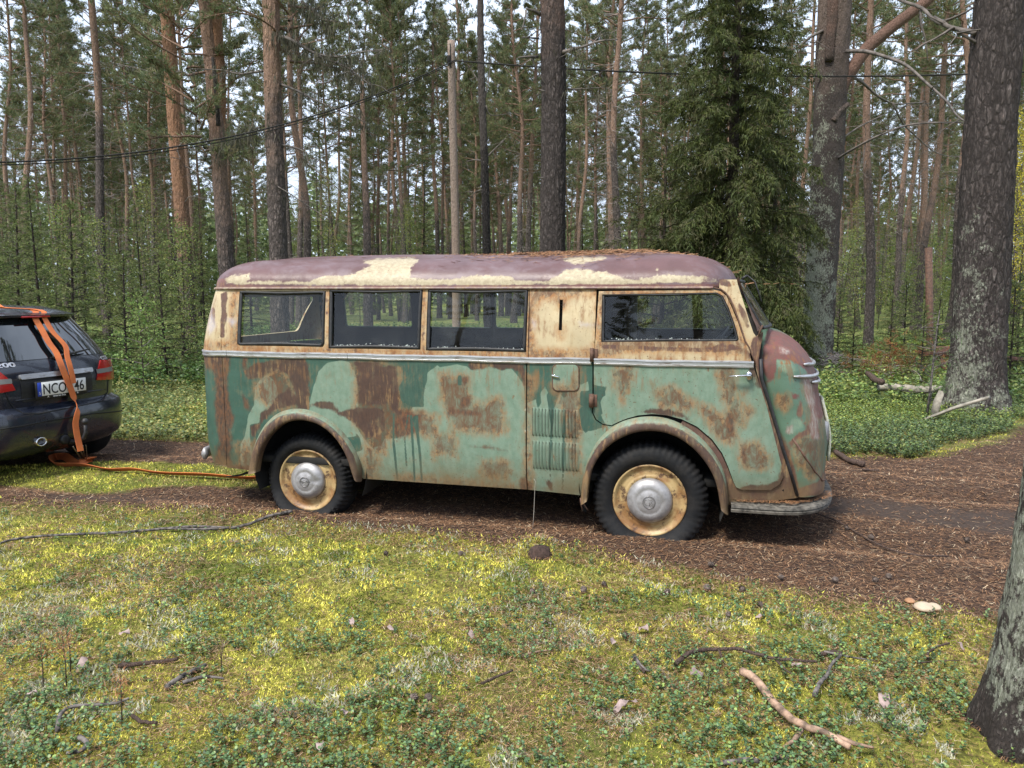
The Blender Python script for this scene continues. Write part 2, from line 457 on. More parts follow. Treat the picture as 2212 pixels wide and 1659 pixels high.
a.set(col=a.mix(a.ramp(a.noise(12, 6, .7, co), .4, .75), (.006, .0065, .008), (.020, .018, .017)), rough=.75, spec=.3).bump(a.noise(60, 4, .6, co), .35, .004); M_tyre = a.m
def glass_mat(name, tint, base=.05, grime=.25, gcol=(.5, .52, .5)):
    a = N(name); a.t.nodes.remove(a.b)
    tr = a.n('BsdfTransparent'); tr.inputs[0].default_value = (*tint, 1)
    gl = a.n('BsdfGlossy'); gl.inputs['Roughness'].default_value = .012; gl.inputs[0].default_value = (1, 1, 1, 1)
    df = a.n('BsdfDiffuse'); df.inputs[0].default_value = (*gcol, 1)
    lw = a.n('LayerWeight'); lw.inputs[0].default_value = .5; fr_o = a.math('ADD', a.math('MULTIPLY', a.math('POWER', lw.outputs['Facing'], 4.0), .9), .030)
    m1 = a.n('MixShader'); a.l(a.math('ADD', a.math('MULTIPLY', fr_o, 1.25), base, clamp=True), m1.inputs[0]); a.l(tr.outputs[0], m1.inputs[1]); a.l(gl.outputs[0], m1.inputs[2])
    co = a.coord(); g = a.ramp(a.noise(4.0, 7, .7, co), .48, .8, 0, grime); dots = a.ramp(a.noise(120, 2, .5, co), .74, .78, 0, .5)
    m2 = a.n('MixShader'); a.l(a.math('MAXIMUM', g, dots), m2.inputs[0]); a.l(m1.outputs[0], m2.inputs[1]); a.l(df.outputs[0], m2.inputs[2])
    a.l(m2.outputs[0], a.out.inputs[0]); return a.m
M_glass = glass_mat('old_window_glass', (.88, .91, .88), .0, .05)
M_clear = glass_mat('far_window_glass', (.90, .92, .90), -.02, .0)

# ---- stains, outlined where the photograph shows them
G_mint = [Z(4, [(650, 110), (720, 50), (800, 20), (860, 60), (880, 180), (860, 210), (820, 260), (760, 330), (700, 390), (690, 480), (600, 500), (590, 600), (620, 800), (600, 960), (500, 900), (500, 700), (540, 620), (560, 520), (580, 400), (640, 300)]),
          Z(1, [(650, 1659), (655, 1500), (700, 1420), (770, 1380), (850, 1440), (880, 1560), (880, 1659), (860, 1740), (700, 1740)]),
          Z(1, [(1195, 1659), (1240, 1500), (1290, 1340), (1380, 1260), (1530, 1225), (1600, 1250), (1650, 1330), (1680, 1450), (1690, 1600), (1690, 1760), (1670, 2000), (1500, 2015), (1440, 1930), (1330, 1920), (1200, 1940)]),
          Z(2, [(210, 1700), (205, 1540), (250, 1360), (350, 1280), (380, 1300), (440, 1290), (540, 1270), (650, 1290), (700, 1330), (800, 1310), (900, 1290), (1000, 1330), (1100, 1310), (1160, 1380), (1230, 1480), (1240, 1700), (1240, 2700), (-1200, 2700), (-1000, 2300), (-60, 2050), (100, 1700)]),
          Z(4, [(1560, 470), (1700, 620), (1760, 800), (1780, 1100), (2900, 1250), (2900, 620), (1960, 640), (1880, 800), (1750, 640), (1620, 430)]),
          # louvre panel
          Z(5, [(1505, 280), (1500, 180), (1545, 110), (1580, 180), (1600, 330), (1640, 330), (1700, 160), (1740, 250), (1780, 150), (1980, 60), (1990, 160), (1900, 170), (1880, 330), (1890, 560), (2010, 560), (2300, 480), (2100, 900), (2000, 1300), (1360, 1240), (1360, 280), (1450, 240), (1470, 330)]),
          Z(2, [(1520, 1270), (1780, 1270), (1780, 1530), (1520, 1530)]),
          # door
          Z(3, [(215, 1060), (1700, 1060), (1800, 2300), (1200, 2300), (900, 1700), (300, 1700), (215, 1580), (150, 1440), (230, 1260), (120, 1250), (110, 1060)])]
G_ochre = [Z(1, [(660, 1480), (760, 1370), (900, 1290), (1030, 1500), (1050, 1700), (800, 1740), (660, 1600)]),
           Z(1, [(1620, 1270), (1950, 1240), (2120, 1350), (2120, 1700), (1700, 1700), (1690, 1450)]),
           Z(4, [(1660, 80), (2100, 0), (2100, 330), (2500, 420), (2500, 620), (2050, 560), (1900, 900), (1800, 700), (1650, 480)]),
           Z(5, [(470, 0), (760, 0), (800, 300), (1100, 220), (1160, 540), (1050, 600), (620, 560), (500, 300)]),
           Z(5, [(400, 560), (640, 640), (640, 820), (420, 820)]), Z(5, [(60, 1010), (1350, 1130), (1350, 1180), (60, 1090)]),
           Z(5, [(1350, 0), (1450, 0), (1400, 300), (1400, 1150), (1350, 1150)]), Z(5, [(1620, 130), (1900, 130), (1900, 1000), (1800, 1000), (1700, 300)]),
           Z(5, [(900, 860), (1180, 880), (1150, 1050), (900, 1030)]),
           Z(4, [(1750, 700), (1900, 800), (1900, 1080), (1750, 1040)]), Z(4, [(480, 700), (620, 680), (620, 960), (480, 940)]),
           Z(3, [(300, 1070), (460, 1070), (440, 1250), (360, 1400), (290, 1200)]), Z(3, [(1170, 1070), (1310, 1070), (1330, 1350), (1400, 1600), (1290, 1560), (1190, 1250)]),
           Z(3, [(640, 1330), (780, 1260), (980, 1400), (940, 1460), (700, 1440)]), Z(3, [(1000, 1430), (1130, 1440), (1320, 1620), (1330, 1760), (1200, 1740), (1080, 1560)]),
           Z(6, [(1780, 560), (1980, 500), (2100, 680), (2090, 780), (1800, 760)]), Z(6, [(1840, 0), (1780, 120), (1860, 260), (1900, 200), (1800, 0)]),
           Z(2, [(1520, 1500), (1700, 1460), (1780, 1330), (1790, 1540), (1520, 1545)])]
G_rust = [Z(4, [(250, -200), (400, -200), (360, 100), (430, 430), (400, 560), (410, 900), (610, 930), (610, 980), (200, 980), (280, 700), (250, 430)]),
          Z(4, [(520, 200), (570, 250), (610, 370), (540, 330)]), Z(1, [(520, 1190), (580, 1190), (560, 1300), (520, 1340)]),
          Z(1, [(140, 1180), (300, 1180), (300, 1400), (160, 1300)]), Z(5, [(1290, 1040), (1360, 1040), (1420, 1160), (1300, 1170)]),
          Z(3, [(1230, 1460), (1290, 1500), (1330, 1720), (1240, 1600)]), Z(5, [(700, 0), (790, 20), (740, 120), (690, 60)]),
          Z(5, [(690, 220), (800, 200), (800, 300), (700, 320)]), Z(5, [(560, 320), (900, 385), (900, 400), (560, 400)]), Z(5, [(790, 715), (1000, 725), (1160, 765), (990, 740)]),
          Z(5, [(0, 340), (320, 360), (320, 375), (0, 365)]), Z(5, [(0, 560), (60, 340), (300, 400), (260, 560), (60, 640)]),
          Z(6, [(1800, 600), (1860, 480), (1850, 700), (1900, 720), (1860, 760)])]
G_brown = [Z(1, [(530, 1340), (640, 1260), (800, 1230), (1000, 1190), (1150, 1190), (1190, 1330), (1200, 1500), (1195, 1760), (1200, 1960), (1100, 1900), (1060, 1600), (1000, 1400), (880, 1320), (720, 1390), (640, 1420), (580, 1420)]),
           Z(4, [(870, 210), (1000, 130), (1070, 210), (1100, 280), (1200, 300), (1300, 262), (1440, 270), (1500, 370), (1640, 330), (1950, 330), (1960, 560), (1900, 620), (1780, 640), (1640, 480), (1560, 420), (1400, 350), (1250, 310), (980, 310), (850, 350), (740, 460), (640, 620), (610, 620), (600, 510), (690, 480), (700, 390), (760, 340), (830, 270)]),
           Z(1, [(1640, 1250), (1700, 1240), (1910, 1240), (1930, 1290), (2080, 1290), (2090, 1420), (2100, 1800), (1950, 1600), (1900, 1440), (1700, 1350)]),
           Z(4, [(1680, 0), (1900, -50), (2090, 0), (2090, 160), (1960, 300), (1700, 290), (1690, 150)]),
           Z(2, [(660, 1280), (680, 1250), (1240, 1260), (1240, 1480), (1170, 1350), (1060, 1300), (1000, 1330), (900, 1290), (800, 1320), (700, 1330)]),
           Z(6, [(770, 210), (800, 185), (900, 162), (1160, 185), (1290, 290), (1270, 292), (1100, 240), (950, 215)]),
           Z(6, [(1790, 975), (1900, 940), (2080, 930), (2180, 880), (2210, 750), (2300, 700), (2300, 960), (2150, 1010), (1790, 1000)]),
           Z(3, [(1420, 1070), (1500, 1070), (1540, 1270), (1500, 1260), (1450, 1160)]), Z(5, [(1560, 1060), (1620, 1070), (1640, 1180), (1580, 1180)]),
           Z(1, [(120, 1170), (320, 1180), (280, 1260), (120, 1260)])]
G_drip = [Z(5, [(175, 400), (200, 400), (215, 650), (235, 1070), (215, 1080), (190, 650)]), Z(5, [(200, 420), (260, 400), (265, 560), (290, 800), (310, 1080), (290, 1080), (265, 800), (240, 600)]),
          Z(5, [(5, 380), (20, 380), (20, 640), (60, 1060), (40, 1060), (0, 700)]), Z(5, [(150, 400), (165, 400), (130, 600), (150, 920), (135, 920), (115, 640)]),
          Z(5, [(60, 120), (130, 0), (350, 0), (350, 60), (310, 160), (310, 300), (200, 320), (90, 260)]), Z(2, [(0, 1250), (280, 1250), (250, 1350), (200, 1659), (0, 1659)]),
          Z(5, [(1890, 340), (1930, 320), (2000, 400), (1990, 560), (1950, 585), (1910, 520)]), Z(5, [(1900, 160), (2020, 150), (2150, 150), (2160, 200), (2100, 240), (2130, 400), (2060, 420), (1960, 330), (1900, 300)]),
          Z(5, [(1590, 150), (1640, 330), (1620, 600), (1600, 960), (1610, 1060), (1595, 1060), (1580, 900), (1600, 500), (1560, 200)]), Z(5, [(1730, 200), (1750, 500), (1740, 800), (1730, 1180), (1712, 1180), (1720, 700)]),
          Z(4, [(2700, 0), (2740, 0), (2740, 100), (2700, 100)])]
PAINT_LOW = dict(mint=G_mint, ochre=G_ochre, rust=G_rust, brown=G_brown, drip=G_drip)
U_ochre = [Z(1, [(420, 520), (480, 520), (470, 1080), (1380, 1120), (1380, 500), (1400, 500), (1400, 1110), (2300, 1150), (2300, 1160), (130, 1100), (130, 1060), (420, 1060)]),
           Z(2, [(1270, 500), (1980, 500), (1980, 560), (1600, 560), (1400, 600), (1330, 700), (1310, 1000), (1330, 1130), (1880, 1140), (1900, 1200), (1260, 1200)]),
           Z(2, [(-100, 1130), (1260, 1150), (1260, 1195), (-100, 1170)]), Z(2, [(195, 500), (225, 500), (210, 1120), (185, 1120)]),
           Z(3, [(150, 440), (1190, 440), (1260, 520), (1400, 880), (1480, 1060), (1380, 1000), (1250, 900), (1150, 950), (150, 960)]),
           Z(3, [(130, 900), (1400, 900), (1440, 1010), (900, 940), (500, 930), (300, 1000), (130, 1000)]), Z(3, [(1480, 880), (1560, 880), (1550, 1080), (1490, 1060)]),
           Z(2, [(1570, 900), (1630, 900), (1600, 1000)]), Z(2, [(1560, 600), (1660, 600), (1640, 700), (1570, 700)])]
U_brown = [Z(6, [(1380, 300), (1600, 560), (1720, 880), (1800, 960), (2500, 960), (2500, 1300), (1500, 1300), (1500, 700), (1300, 420)]), Z(1, [(190, 700), (240, 680), (240, 900), (200, 820)]), Z(1, [(300, 540), (380, 530), (350, 700), (370, 780), (340, 880), (340, 1000), (290, 1000), (310, 700)]),
           Z(1, [(1360, 600), (1390, 600), (1380, 800), (1365, 800)]), Z(2, [(1285, 640), (1310, 640), (1290, 1030), (1270, 1060)]),
           Z(3, [(160, 900), (700, 920), (1100, 930), (1210, 890), (1300, 900), (1430, 960), (1470, 1010), (1410, 1010), (1390, 930), (1250, 960), (1100, 965), (500, 950), (200, 940)]),
           Z(3, [(1170, 330), (1270, 350), (1290, 410), (1200, 400)]), Z(3, [(1340, 540), (1400, 600), (1450, 760), (1420, 760), (1370, 640)]),
           Z(3, [(1480, 840), (1600, 760), (1620, 1200), (1800, 1700), (1900, 2300), (1300, 2300), (1540, 1350), (1500, 1100), (1450, 900)]),
           Z(2, [(195, 950), (220, 950), (215, 1050), (195, 1040)])]
U_gray = [Z(1, [(150, 600), (200, 660), (250, 900), (180, 980), (160, 900)]), Z(1, [(370, 810), (460, 810), (420, 880)]), Z(2, [(1780, 840), (1960, 860), (1920, 900), (1800, 890)]), Z(2, [(1310, 800), (1350, 850), (1330, 920)])]
U_brown.append(Z(6, [(1150, 240), (1420, 240), (1600, 560), (1400, 500), (1200, 330)]))
PAINT_UP = dict(ochre=U_ochre, brown=U_brown, gray=U_gray)

van = empty('vintage_van', tuple(BO), -TH, 'abandoned round-nosed van with flaking green and cream paint, rust and a maroon roof', 'van')
BL = bus_local

# wheel arch lines
ARo_r = Z(4, [(612, 985), (612, 930), (625, 800), (660, 670), (720, 540), (790, 450), (880, 375), (980, 340), (1090, 330), (1200, 345), (1330, 400), (1450, 480), (1560, 590), (1650, 720), (1710, 850), (1745, 980), (1745, 1060)])
ARi_r = Z(4, [(655, 985), (662, 930), (672, 860), (705, 745), (765, 640), (850, 550), (950, 480), (1070, 450), (1180, 460), (1300, 500), (1400, 570), (1490, 670), (1560, 790), (1600, 900), (1625, 980), (1635, 1030), (1655, 1055)])
ARo_f = Z(6, [(190, 1110), (190, 930), (210, 800), (260, 640), (340, 490), (450, 370), (580, 290), (720, 250), (880, 235), (1030, 250), (1170, 300), (1300, 380), (1430, 480), (1540, 620), (1620, 760), (1660, 900), (1670, 1050), (1670, 1210)])
ARi_f = Z(6, [(240, 1100), (255, 930), (280, 800), (340, 680), (430, 560), (560, 470), (700, 410), (800, 392), (890, 388), (1020, 400), (1160, 450), (1290, 540), (1400, 650), (1490, 780), (1545, 900), (1572, 1010), (1582, 1120), (1600, 1190)])
def midline(a, b, f=.4): return [(p[0] * (1 - f) + q[0] * f, p[1] * (1 - f) + q[1] * f) for p, q in zip(a, b)]
Mr = midline(ARo_r, ARi_r); Mf = midline(ARo_f, ARi_f)

Z0, Z1 = 1.195, 1.687      # belt and gutter heights
def zset(p, z): return (p[0], z)
# lower panels
pl = lambda pts: P(pts)
seam1 = pl([(480, 765), (484, 850), (489, 950), (491, 1010)])
seam1[0] = zset(seam1[0], Z0)
o = seam1 + pl([(541, 1016)]) + pl(Mr[1:-1]) + pl([(785, 1034), (1138, 1057.4)]) + [zset(pl([(1136.6, 776)])[0], Z0)]
panel('side_panel', S_side, o, (), .0135, M_green, van, .012, 0, PAINT_LOW, local=BL)
us = seam1[0][0]
o = [(-2.76, Z0), (-2.76, .36)] + [(-1.1, .345), (us + .02, .335)] + [(p[0] - .004, p[1]) for p in seam1[::-1]]
panel('rear_panel', S_side, o, (), .03, M_green, van, .012, 0, PAINT_LOW, local=BL)
oo = [zset(pl([(1139, 776)])[0], Z0)] + pl([(1140, 1057.6), (1255, 1069.8)]) + pl(Mf[1:8]) + pl([(1336, 914), (1321, 920.5), (1301, 917.5), (1285.6, 907), (1279.2, 891), (1279.5, 850)]) + [zset(pl([(1279.8, 777)])[0], Z0)]
louv = panel('louvre_panel', S_side, oo, (), .018, M_green, van, .012, 0, PAINT_LOW, local=BL)
flap_o = pl(rrect(1195.0, 787.5, 1249.5, 843, 10))
flap = panel('fuel_flap', S_side, flap_o, (), .02, M_green, van, .006, .006, PAINT_LOW, local=BL)
m = MB()
fo = [tuple(BL(S_side(u, z))[0] + np.array([0, -.002, 0])) for u, z in pl(rrect(1194.0, 786.5, 1250.5, 844, 10.5))]
m.tube(fo + fo[:2], .0045, 6, False); m.build('flap_seal', M_rustbare, flap)

# louvres: two rows of fourteen pressed slits
m = MB()
for k in range(14):
    for (x0, y0, x1, y1) in ((1421 + 33.4 * k, 322 + 2.0 * k, 1421 + 33.4 * k, 612 + 2.0 * k), (1424 + 33.4 * k, 655 + 2.2 * k, 1430 + 33.2 * k, 945 + 2.2 * k)):
        q = pl(Z(5, [(x0, y0), (x1, y1)]))
        (u0, za), (u1, zb) = q; V = []; Fc = []
        n = 9; wd = .021
        for i in range(n):
            t = i / (n - 1); u = u0 + (u1 - u0) * t; z = za + (zb - za) * t
            e = math.sin(min(1, min(t, 1 - t) * 7) * math.pi / 2)
            for (du, of) in ((0, -.002), (.0015, .011 * e), (.006, .010 * e), (.013, .005 * e), (wd, .0005)):
                p = S_side(u + du, z) - EW * of; V.append(BL(p)[0])
        for i in range(n - 1):
            for j in range(4): a_ = i * 5 + j; Fc.append((a_, a_ + 5, a_ + 6, a_ + 1))
        m.add(V, Fc)
m.add([], [])
lo_ = m.build('louvres', None, van)
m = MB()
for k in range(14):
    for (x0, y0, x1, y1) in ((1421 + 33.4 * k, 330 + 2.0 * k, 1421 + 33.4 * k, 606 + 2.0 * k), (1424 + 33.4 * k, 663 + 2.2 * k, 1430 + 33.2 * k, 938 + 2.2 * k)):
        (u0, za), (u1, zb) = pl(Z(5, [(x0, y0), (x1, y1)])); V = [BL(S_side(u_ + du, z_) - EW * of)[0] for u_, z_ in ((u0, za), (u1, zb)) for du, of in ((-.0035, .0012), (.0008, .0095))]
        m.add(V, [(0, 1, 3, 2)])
sl_ = m.build('louvre_slot_shade', M_dark, lo_, False)  # dark strips put the shade into the louvre openings
px = project(np.array([BO + ES * v.co.x + EW * v.co.y + np.array([0, 0, v.co.z]) for v in lo_.data.vertices]))
for kname, polys in PAINT_LOW.items():
    at = lo_.data.attributes.new(kname, 'FLOAT', 'POINT'); at.data.foreach_set('value', sd_union(px, polys).astype(np.float32))
lo_.data.materials.append(M_green)

# upper panels and window openings
W1 = Z(1, [(490, 530), (1365, 530), (1352, 1060), (1335, 1092), (480, 1078), (465, 1060)])
W2 = [(711.6, 626), (913.7, 626), (908.4, 755), (709.5, 752.5)]
W3 = [(924.4, 626), (1142, 626), (1136.7, 760.4), (920, 757)]
topu = lambda x: zset(pl([(x, 621)])[0], Z1)
o = [zset(pl([(478.5, 765)])[0], Z0 + .01), zset(pl([(1140.5, 776)])[0], Z0 + .01), topu(1143.5), topu(484)]
o = [o[0], o[1], o[2], o[3]]
cl = lambda h: [(u, min(z, Z1 - .006)) for u, z in h]
band = panel('window_band', S_side, o, [cl(pl(W1)), cl(pl(W2)), cl(pl(W3))], .022, M_cream, van, .02, 0, PAINT_UP, local=BL)
slot = pl(Z(2, [(1590, 615), (1622, 615), (1612, 925), (1578, 925)]))
o = [zset(pl([(1142, 776)])[0], Z0 + .01), zset(pl([(1281, 777)])[0], Z0 + .01), pl([(1284, 760)])[0], topu(1288.5), topu(1145)]
panel('cream_panel', S_side, o, [slot], .02, M_cream, van, .02, .001, PAINT_UP, local=BL)
uw = o
u1 = pl([(483.5, 640)])[0][0]; u0 = pl([(477, 765)])[0][0]
RW = rrect(-2.44, 1.29, -1.16, 1.62, .05)
panel('rear_upper_panel', S_side, [(-2.76, Z0 + .01), (u0, Z0 + .01), (u1, Z1), (-2.76, Z1)], [RW], .03, M_cream, van, .02, 0, PAINT_UP, local=BL)

# door
D_edge_front = Z(7, [(510, 1270), (480, 1160), (430, 960), (380, 760), (330, 600), (290, 430)])
D_low = pl([(1283, 800), (1283, 850)]) + pl(Z(6, [(304, 200), (335, 268), (402, 316), (490, 330), (560, 296), (650, 260), (760, 230), (900, 216), (1050, 229), (1200, 268), (1355, 343), (1508, 473), (1610, 613), (1672, 755), (1722, 897), (1750, 955), (1805, 980), (2100, 984), (2190, 925)])) + pl(D_edge_front[:-1])
D_low = [zset(pl([(1283, 777)])[0], Z0)] + D_low + [zset(pl([(1626, 784)])[0], Z0)]
door = empty('door', (0, 0, 0)); door.parent = van; door['label'] = 'faded green front door with ochre rust stains and cream window frame'
panel('door_skin', S_side, D_low, (), .02, M_green, door, .016, .006, PAINT_LOW, local=BL)
D_up = [zset(pl([(1283.5, 777)])[0], Z0 + .01), zset(pl([(1624, 778)])[0], Z0 + .01)] + pl(Z(3, [(1440, 940), (1400, 880), (1340, 700), (1280, 560), (1245, 485), (1195, 447), (1130, 433), (160, 448)]))
D_win = pl(Z(3, [(188, 474), (1165, 458), (1215, 485), (1268, 590), (1318, 730), (1352, 855), (1340, 872), (180, 880)]))
panel('door_window_frame', S_side, D_up, [D_win], .02, M_cream, door, .022, .006, PAINT_UP, local=BL)

# body between door, windscreen and nose
FB = Z(3, [(1185, 425), (1240, 470), (1290, 560), (1350, 700), (1410, 880), (1450, 945), (1490, 1065)]) + Z(7, [(295, 450), (335, 610), (385, 770), (435, 970), (484, 1165), (512, 1275), (490, 1340), (440, 1375), (180, 1378), (135, 1350), (112, 1300)]) + Z(6, [(1712, 890), (1664, 760), (1600, 622), (1498, 484), (1350, 356), (1210, 284)]) + Mf[10:17] + [(1572, 1092), (1724, 1076)] + Z(7, [(606, 1420), (540, 1200), (480, 1040), (425, 860), (375, 700), (325, 540), (318, 400), (335, 290), (352, 215)]) + Z(3, [(1560, 790), (1500, 830), (1478, 800), (1440, 690), (1400, 560), (1345, 390), (1335, 345), (1190, 345)])
def zcap(q): return [(u, min(z, 1.74)) for u, z in q]
panel('front_body_panel', S_side, zcap(pl(FB)), (), .02, M_cream, van, .012, -.004, PAINT_UP, local=BL)

# far side, windows as seen through the near ones
PF = lambda pts: P(pts, S_far)
fz0, fz1 = 1.335, 1.66
def far_hole(x0, x1, y0=700, y1=640):
    a0 = PF([(x0, y0)])[0][0]; a1 = PF([(x1, y0)])[0][0]
    return rrect(min(a0, a1), fz0, max(a0, a1), fz1, .03)
h = [far_hole(750, 892), far_hole(928, 1063), far_hole(1072, 1195)]
a0 = PF([(1377, 700)])[0][0]; a1 = PF([(1590, 705)])[0][0]
h.append(rrect(a1, 1.345, a0, 1.66, .05))
h.append(rrect(-.02, 1.30, .62, 1.65, .04) if False else h.pop())
arc = lambda s0, r, z0: [(-(s0 + r * math.cos(R(g))), z0 + r * math.sin(R(g))) for g in range(180, -1, -15)]
o = [(-3.14, .36), (-3.14, Z1 - .25), (-2.95, Z1), (.77, Z1), (.77, .36)] + [(.44, .34)] + arc(-.05, .44, .36)[0:] + [(-2.02, .34)] + arc(2.46, .46, .36)
o = [(-3.14, .36), (-3.14, 1.42), (-2.97, Z1), (.80, Z1), (.80, .36)]
o += [(u, z) for u, z in [(-(-.05 + .44 * math.cos(R(g))), .36 + .44 * math.sin(R(g))) for g in range(180, -1, -15)]]
o += [(u, z) for u, z in [(-(2.46 + .46 * math.cos(R(g))), .36 + .46 * math.sin(R(g))) for g in range(180, -1, -15)]]
panel('far_side_panel', S_far, o, h, .04, M_green, van, .02, 0, PAINT_LOW, local=BL)
# dark sheets added behind the skin put shade in cabin and gaps; floor, bulkhead
def dark_sheet(name, surf, outline, holes, off): return panel(name, surf, outline, holes, .06, M_interior, van, 0, off, None, local=BL)
grow = lambda hs, d: [[(u + d * np.sign(u - np.mean([q[0] for q in h_])), z + d * np.sign(z - np.mean([q[1] for q in h_]))) for u, z in h_] for h_ in hs]
nh = [cl(pl(W1)), cl(pl(W2)), cl(pl(W3)), D_win]
lin = [(-.75, .36)] + [(-.05 + .44 * math.cos(R(g)), .36 + .44 * math.sin(R(g))) for g in range(180, -1, -15)] + [(2.46 + .47 * math.cos(R(g)), .36 + .47 * math.sin(R(g))) for g in range(180, -1, -15)] + [(3.22, .36), (3.12, 1.42), (2.93, Z1 - .005), (-.64, Z1 - .005)]
dark_sheet('inner_dark_sheet', S_side, lin, grow([[(u, min(z, Z1 - .03)) for u, z in q] for q in nh], .008), -.035)
dark_sheet('far_inner_dark_sheet', S_far, [(-u, z) for u, z in lin][::-1], grow(h, .006), -.03)
m = MB()
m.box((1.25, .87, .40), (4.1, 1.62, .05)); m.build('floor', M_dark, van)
m = MB(); m.box((1.98, .87, .88), (.04, 1.60, .92)); m.build('engine_bulkhead', M_interior, van)
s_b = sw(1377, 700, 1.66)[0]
m = MB(); m.box((s_b - .03, 1.36, 1.35), (.05, .60, .66)); m.build('cab_partition', M_interior, van)
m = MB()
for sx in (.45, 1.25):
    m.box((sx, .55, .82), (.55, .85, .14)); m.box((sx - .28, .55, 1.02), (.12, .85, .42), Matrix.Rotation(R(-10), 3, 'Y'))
m.build('bench_seats', M_interior, van)
m = MB(); m.box((2.55, .45, .85), (.5, .5, .14)); m.box((2.3, .45, 1.05), (.1, .5, .45), Matrix.Rotation(R(-10), 3, 'Y')); m.box((3.0, .87, 1.2), (.16, 1.4, .18)); m.build('dashboard', M_interior, van)
m = MB(); cw = Vector((2.80, .48, 1.26)); axw = Vector((-.75, 0, .65)).normalized(); a_ = axw.orthogonal().normalized(); b_ = axw.cross(a_)
rg_ = [cw + (a_ * math.cos(g) + b_ * math.sin(g)) * .20 for g in np.linspace(0, 2 * math.pi, 33)]
m.tube(rg_, .011, 6, False); m.tube([cw - axw * .4, cw], .018, 6); m.tube([cw - a_ * .2, cw + a_ * .2], .008, 5); m.build('steering_wheel', M_rubber, van)

# window rubbers and panes
def window(name, pts, parent, inner=.012, gmat=None, off=-.012, rad=.007):
    P2 = densify([np.array(q) for q in pts], .04); c = P2.mean(0)
    fr = MB(); loop = [BL(S_side(u, z) - EW * off * -1)[0] for u, z in P2]
    q = [c + (p - c) * (1 - inner / np.linalg.norm(p - c)) for p in P2]
    lp = [tuple(BL(S_side(u, z))[0] + np.array([0, .006, 0])) for u, z in q]
    fr.tube(lp + [lp[0], lp[1]], rad * 1.5, 6, False, (1.3, .8)); f = fr.build(name, M_rubber, parent)
    panel('pane', S_side, q, (), .2, gmat or M_glass, f, 0, -.014, local=BL)
    return f
for q in (W1, W2, W3): window('window', cl([(u, min(z, Z1 - .012)) for u, z in pl(q)]), van, .014, rad=.009)
window('door_window', D_win, door, .008, rad=.006)
# rear and far panes
def flatpane(parent, name, surf, pts, off=-.01): return panel(name, surf, pts, (), .3, M_clear, parent, 0, off, local=BL)
flatpane(van, 'rear_window', S_side, RW)
for hh in h: flatpane(van, 'far_window', S_far, hh)
m = MB()       # white crumbs along the sills
for x0, x1, yy in ((722, 905, 747), (930, 1132, 753), (1320, 1580, 734)):
    for _ in range(70):
        x = x0 + (x1 - x0) * rnd.random(); y = yy + (x - x0) * .015 - abs(rnd.gauss(0, 2.0)); s_, z_ = sw(x, y, .03)
        r_ = .0035 + .003 * rnd.random(); c_ = Vector((s_, .045, z_))
        V = [c_ + Vector(v) * r_ for v in ((1, 0, 0), (0, 1, 0), (0, 0, 1), (-1, 0, 0), (0, -1, 0), (0, 0, -1))]
        m.add(V, [(0, 1, 2), (1, 3, 2), (3, 4, 2), (4, 0, 2), (1, 0, 5), (3, 1, 5), (4, 3, 5), (0, 4, 5)])
o = m.build('glass_crumbs', simple('pale_crumbs', (.6, .62, .6), .5), van); o['kind'] = 'stuff'

# sweeps along the body
def sweep(name, path, prof, mat, parent, surf=S_side, caps=True):
    V = []; Fc = []; n = len(prof)
    for u, z in path:
        for dz, of in prof: V.append(BL(surf(u, z + dz) + (np.cross(surf(u + .001, z) - surf(u - .001, z), np.array([0, 0, 1.0]))) / .002 * of)[0])
    for i in range(len(path) - 1):
        for j in range(n):
            j2 = (j + 1) % n; Fc.append((i * n + j, (i + 1) * n + j, (i + 1) * n + j2, i * n + j2))
    if caps: Fc.append(tuple(range(n - 1, -1, -1))); Fc.append(tuple((len(path) - 1) * n + j for j in range(n)))
    o = mesh(name, V, [f[::-1] for f in Fc], mat, parent, True); o.data.set_sharp_from_angle(angle=R(35)); return o
prof = [(-.023, -.003), (-.022, .008), (-.012, .011), (-.010, .008), (.008, .008), (.010, .013), (.019, .012), (.022, .006), (.022, -.003)]
zc = 1.197
ub = pl([(491, 765)])[0][0]
def wav(u): return zc + .0018 * math.sin(u * 7) + .0012 * math.sin(u * 17 + 1)
us_ = lambda a, b, n: [(u, wav(u)) for u in np.linspace(a, b, n)]
e1 = pl([(1278, 777)])[0][0]; e2 = pl([(1283.5, 777)])[0][0]; e3 = pl([(1627.5, 780)])[0][0]
sweep('chrome_strip', us_(-1.4, ub - .003, 30), prof, M_alu, van)
sweep('chrome_strip', us_(ub, pl([(751, 765)])[0][0], 20), prof, M_alu, van)
sweep('chrome_strip', us_(pl([(751.8, 765)])[0][0], e1, 50), prof, M_alu, van)
sweep('chrome_strip', us_(e2, e3, 40), [(a_, b_ + .006) for a_, b_ in prof], M_alu, door)
gp = [(-.012, -.002), (-.012, .014), (-.004, .020), (.004, .016), (.008, .004), (.008, -.004)]
gut = [(u, 1.684) for u in np.linspace(-2.76, pl([(1540, 621)])[0][0], 110)]
sweep('roof_gutter', gut, gp, M_roof, van)
m = MB()
dr = pl([(1536, 620.5), (1556, 624)] + Z(3, [(1235, 455), (1275, 505), (1310, 580), (1345, 680), (1375, 770), (1405, 870), (1440, 925), (1475, 1010), (1490, 1060)]))
m.tube([tuple(BL(S_side(u, z) - EW * .004)[0]) for u, z in dr], .0075, 6, True, (1, .7)); m.build('drip_rail', M_rustbare, van)
m = MB()
dr = pl([(1643, 776)] + Z(7, [(340, 545), (393, 705), (442, 865), (492, 1045), (548, 1215), (610, 1425)]))
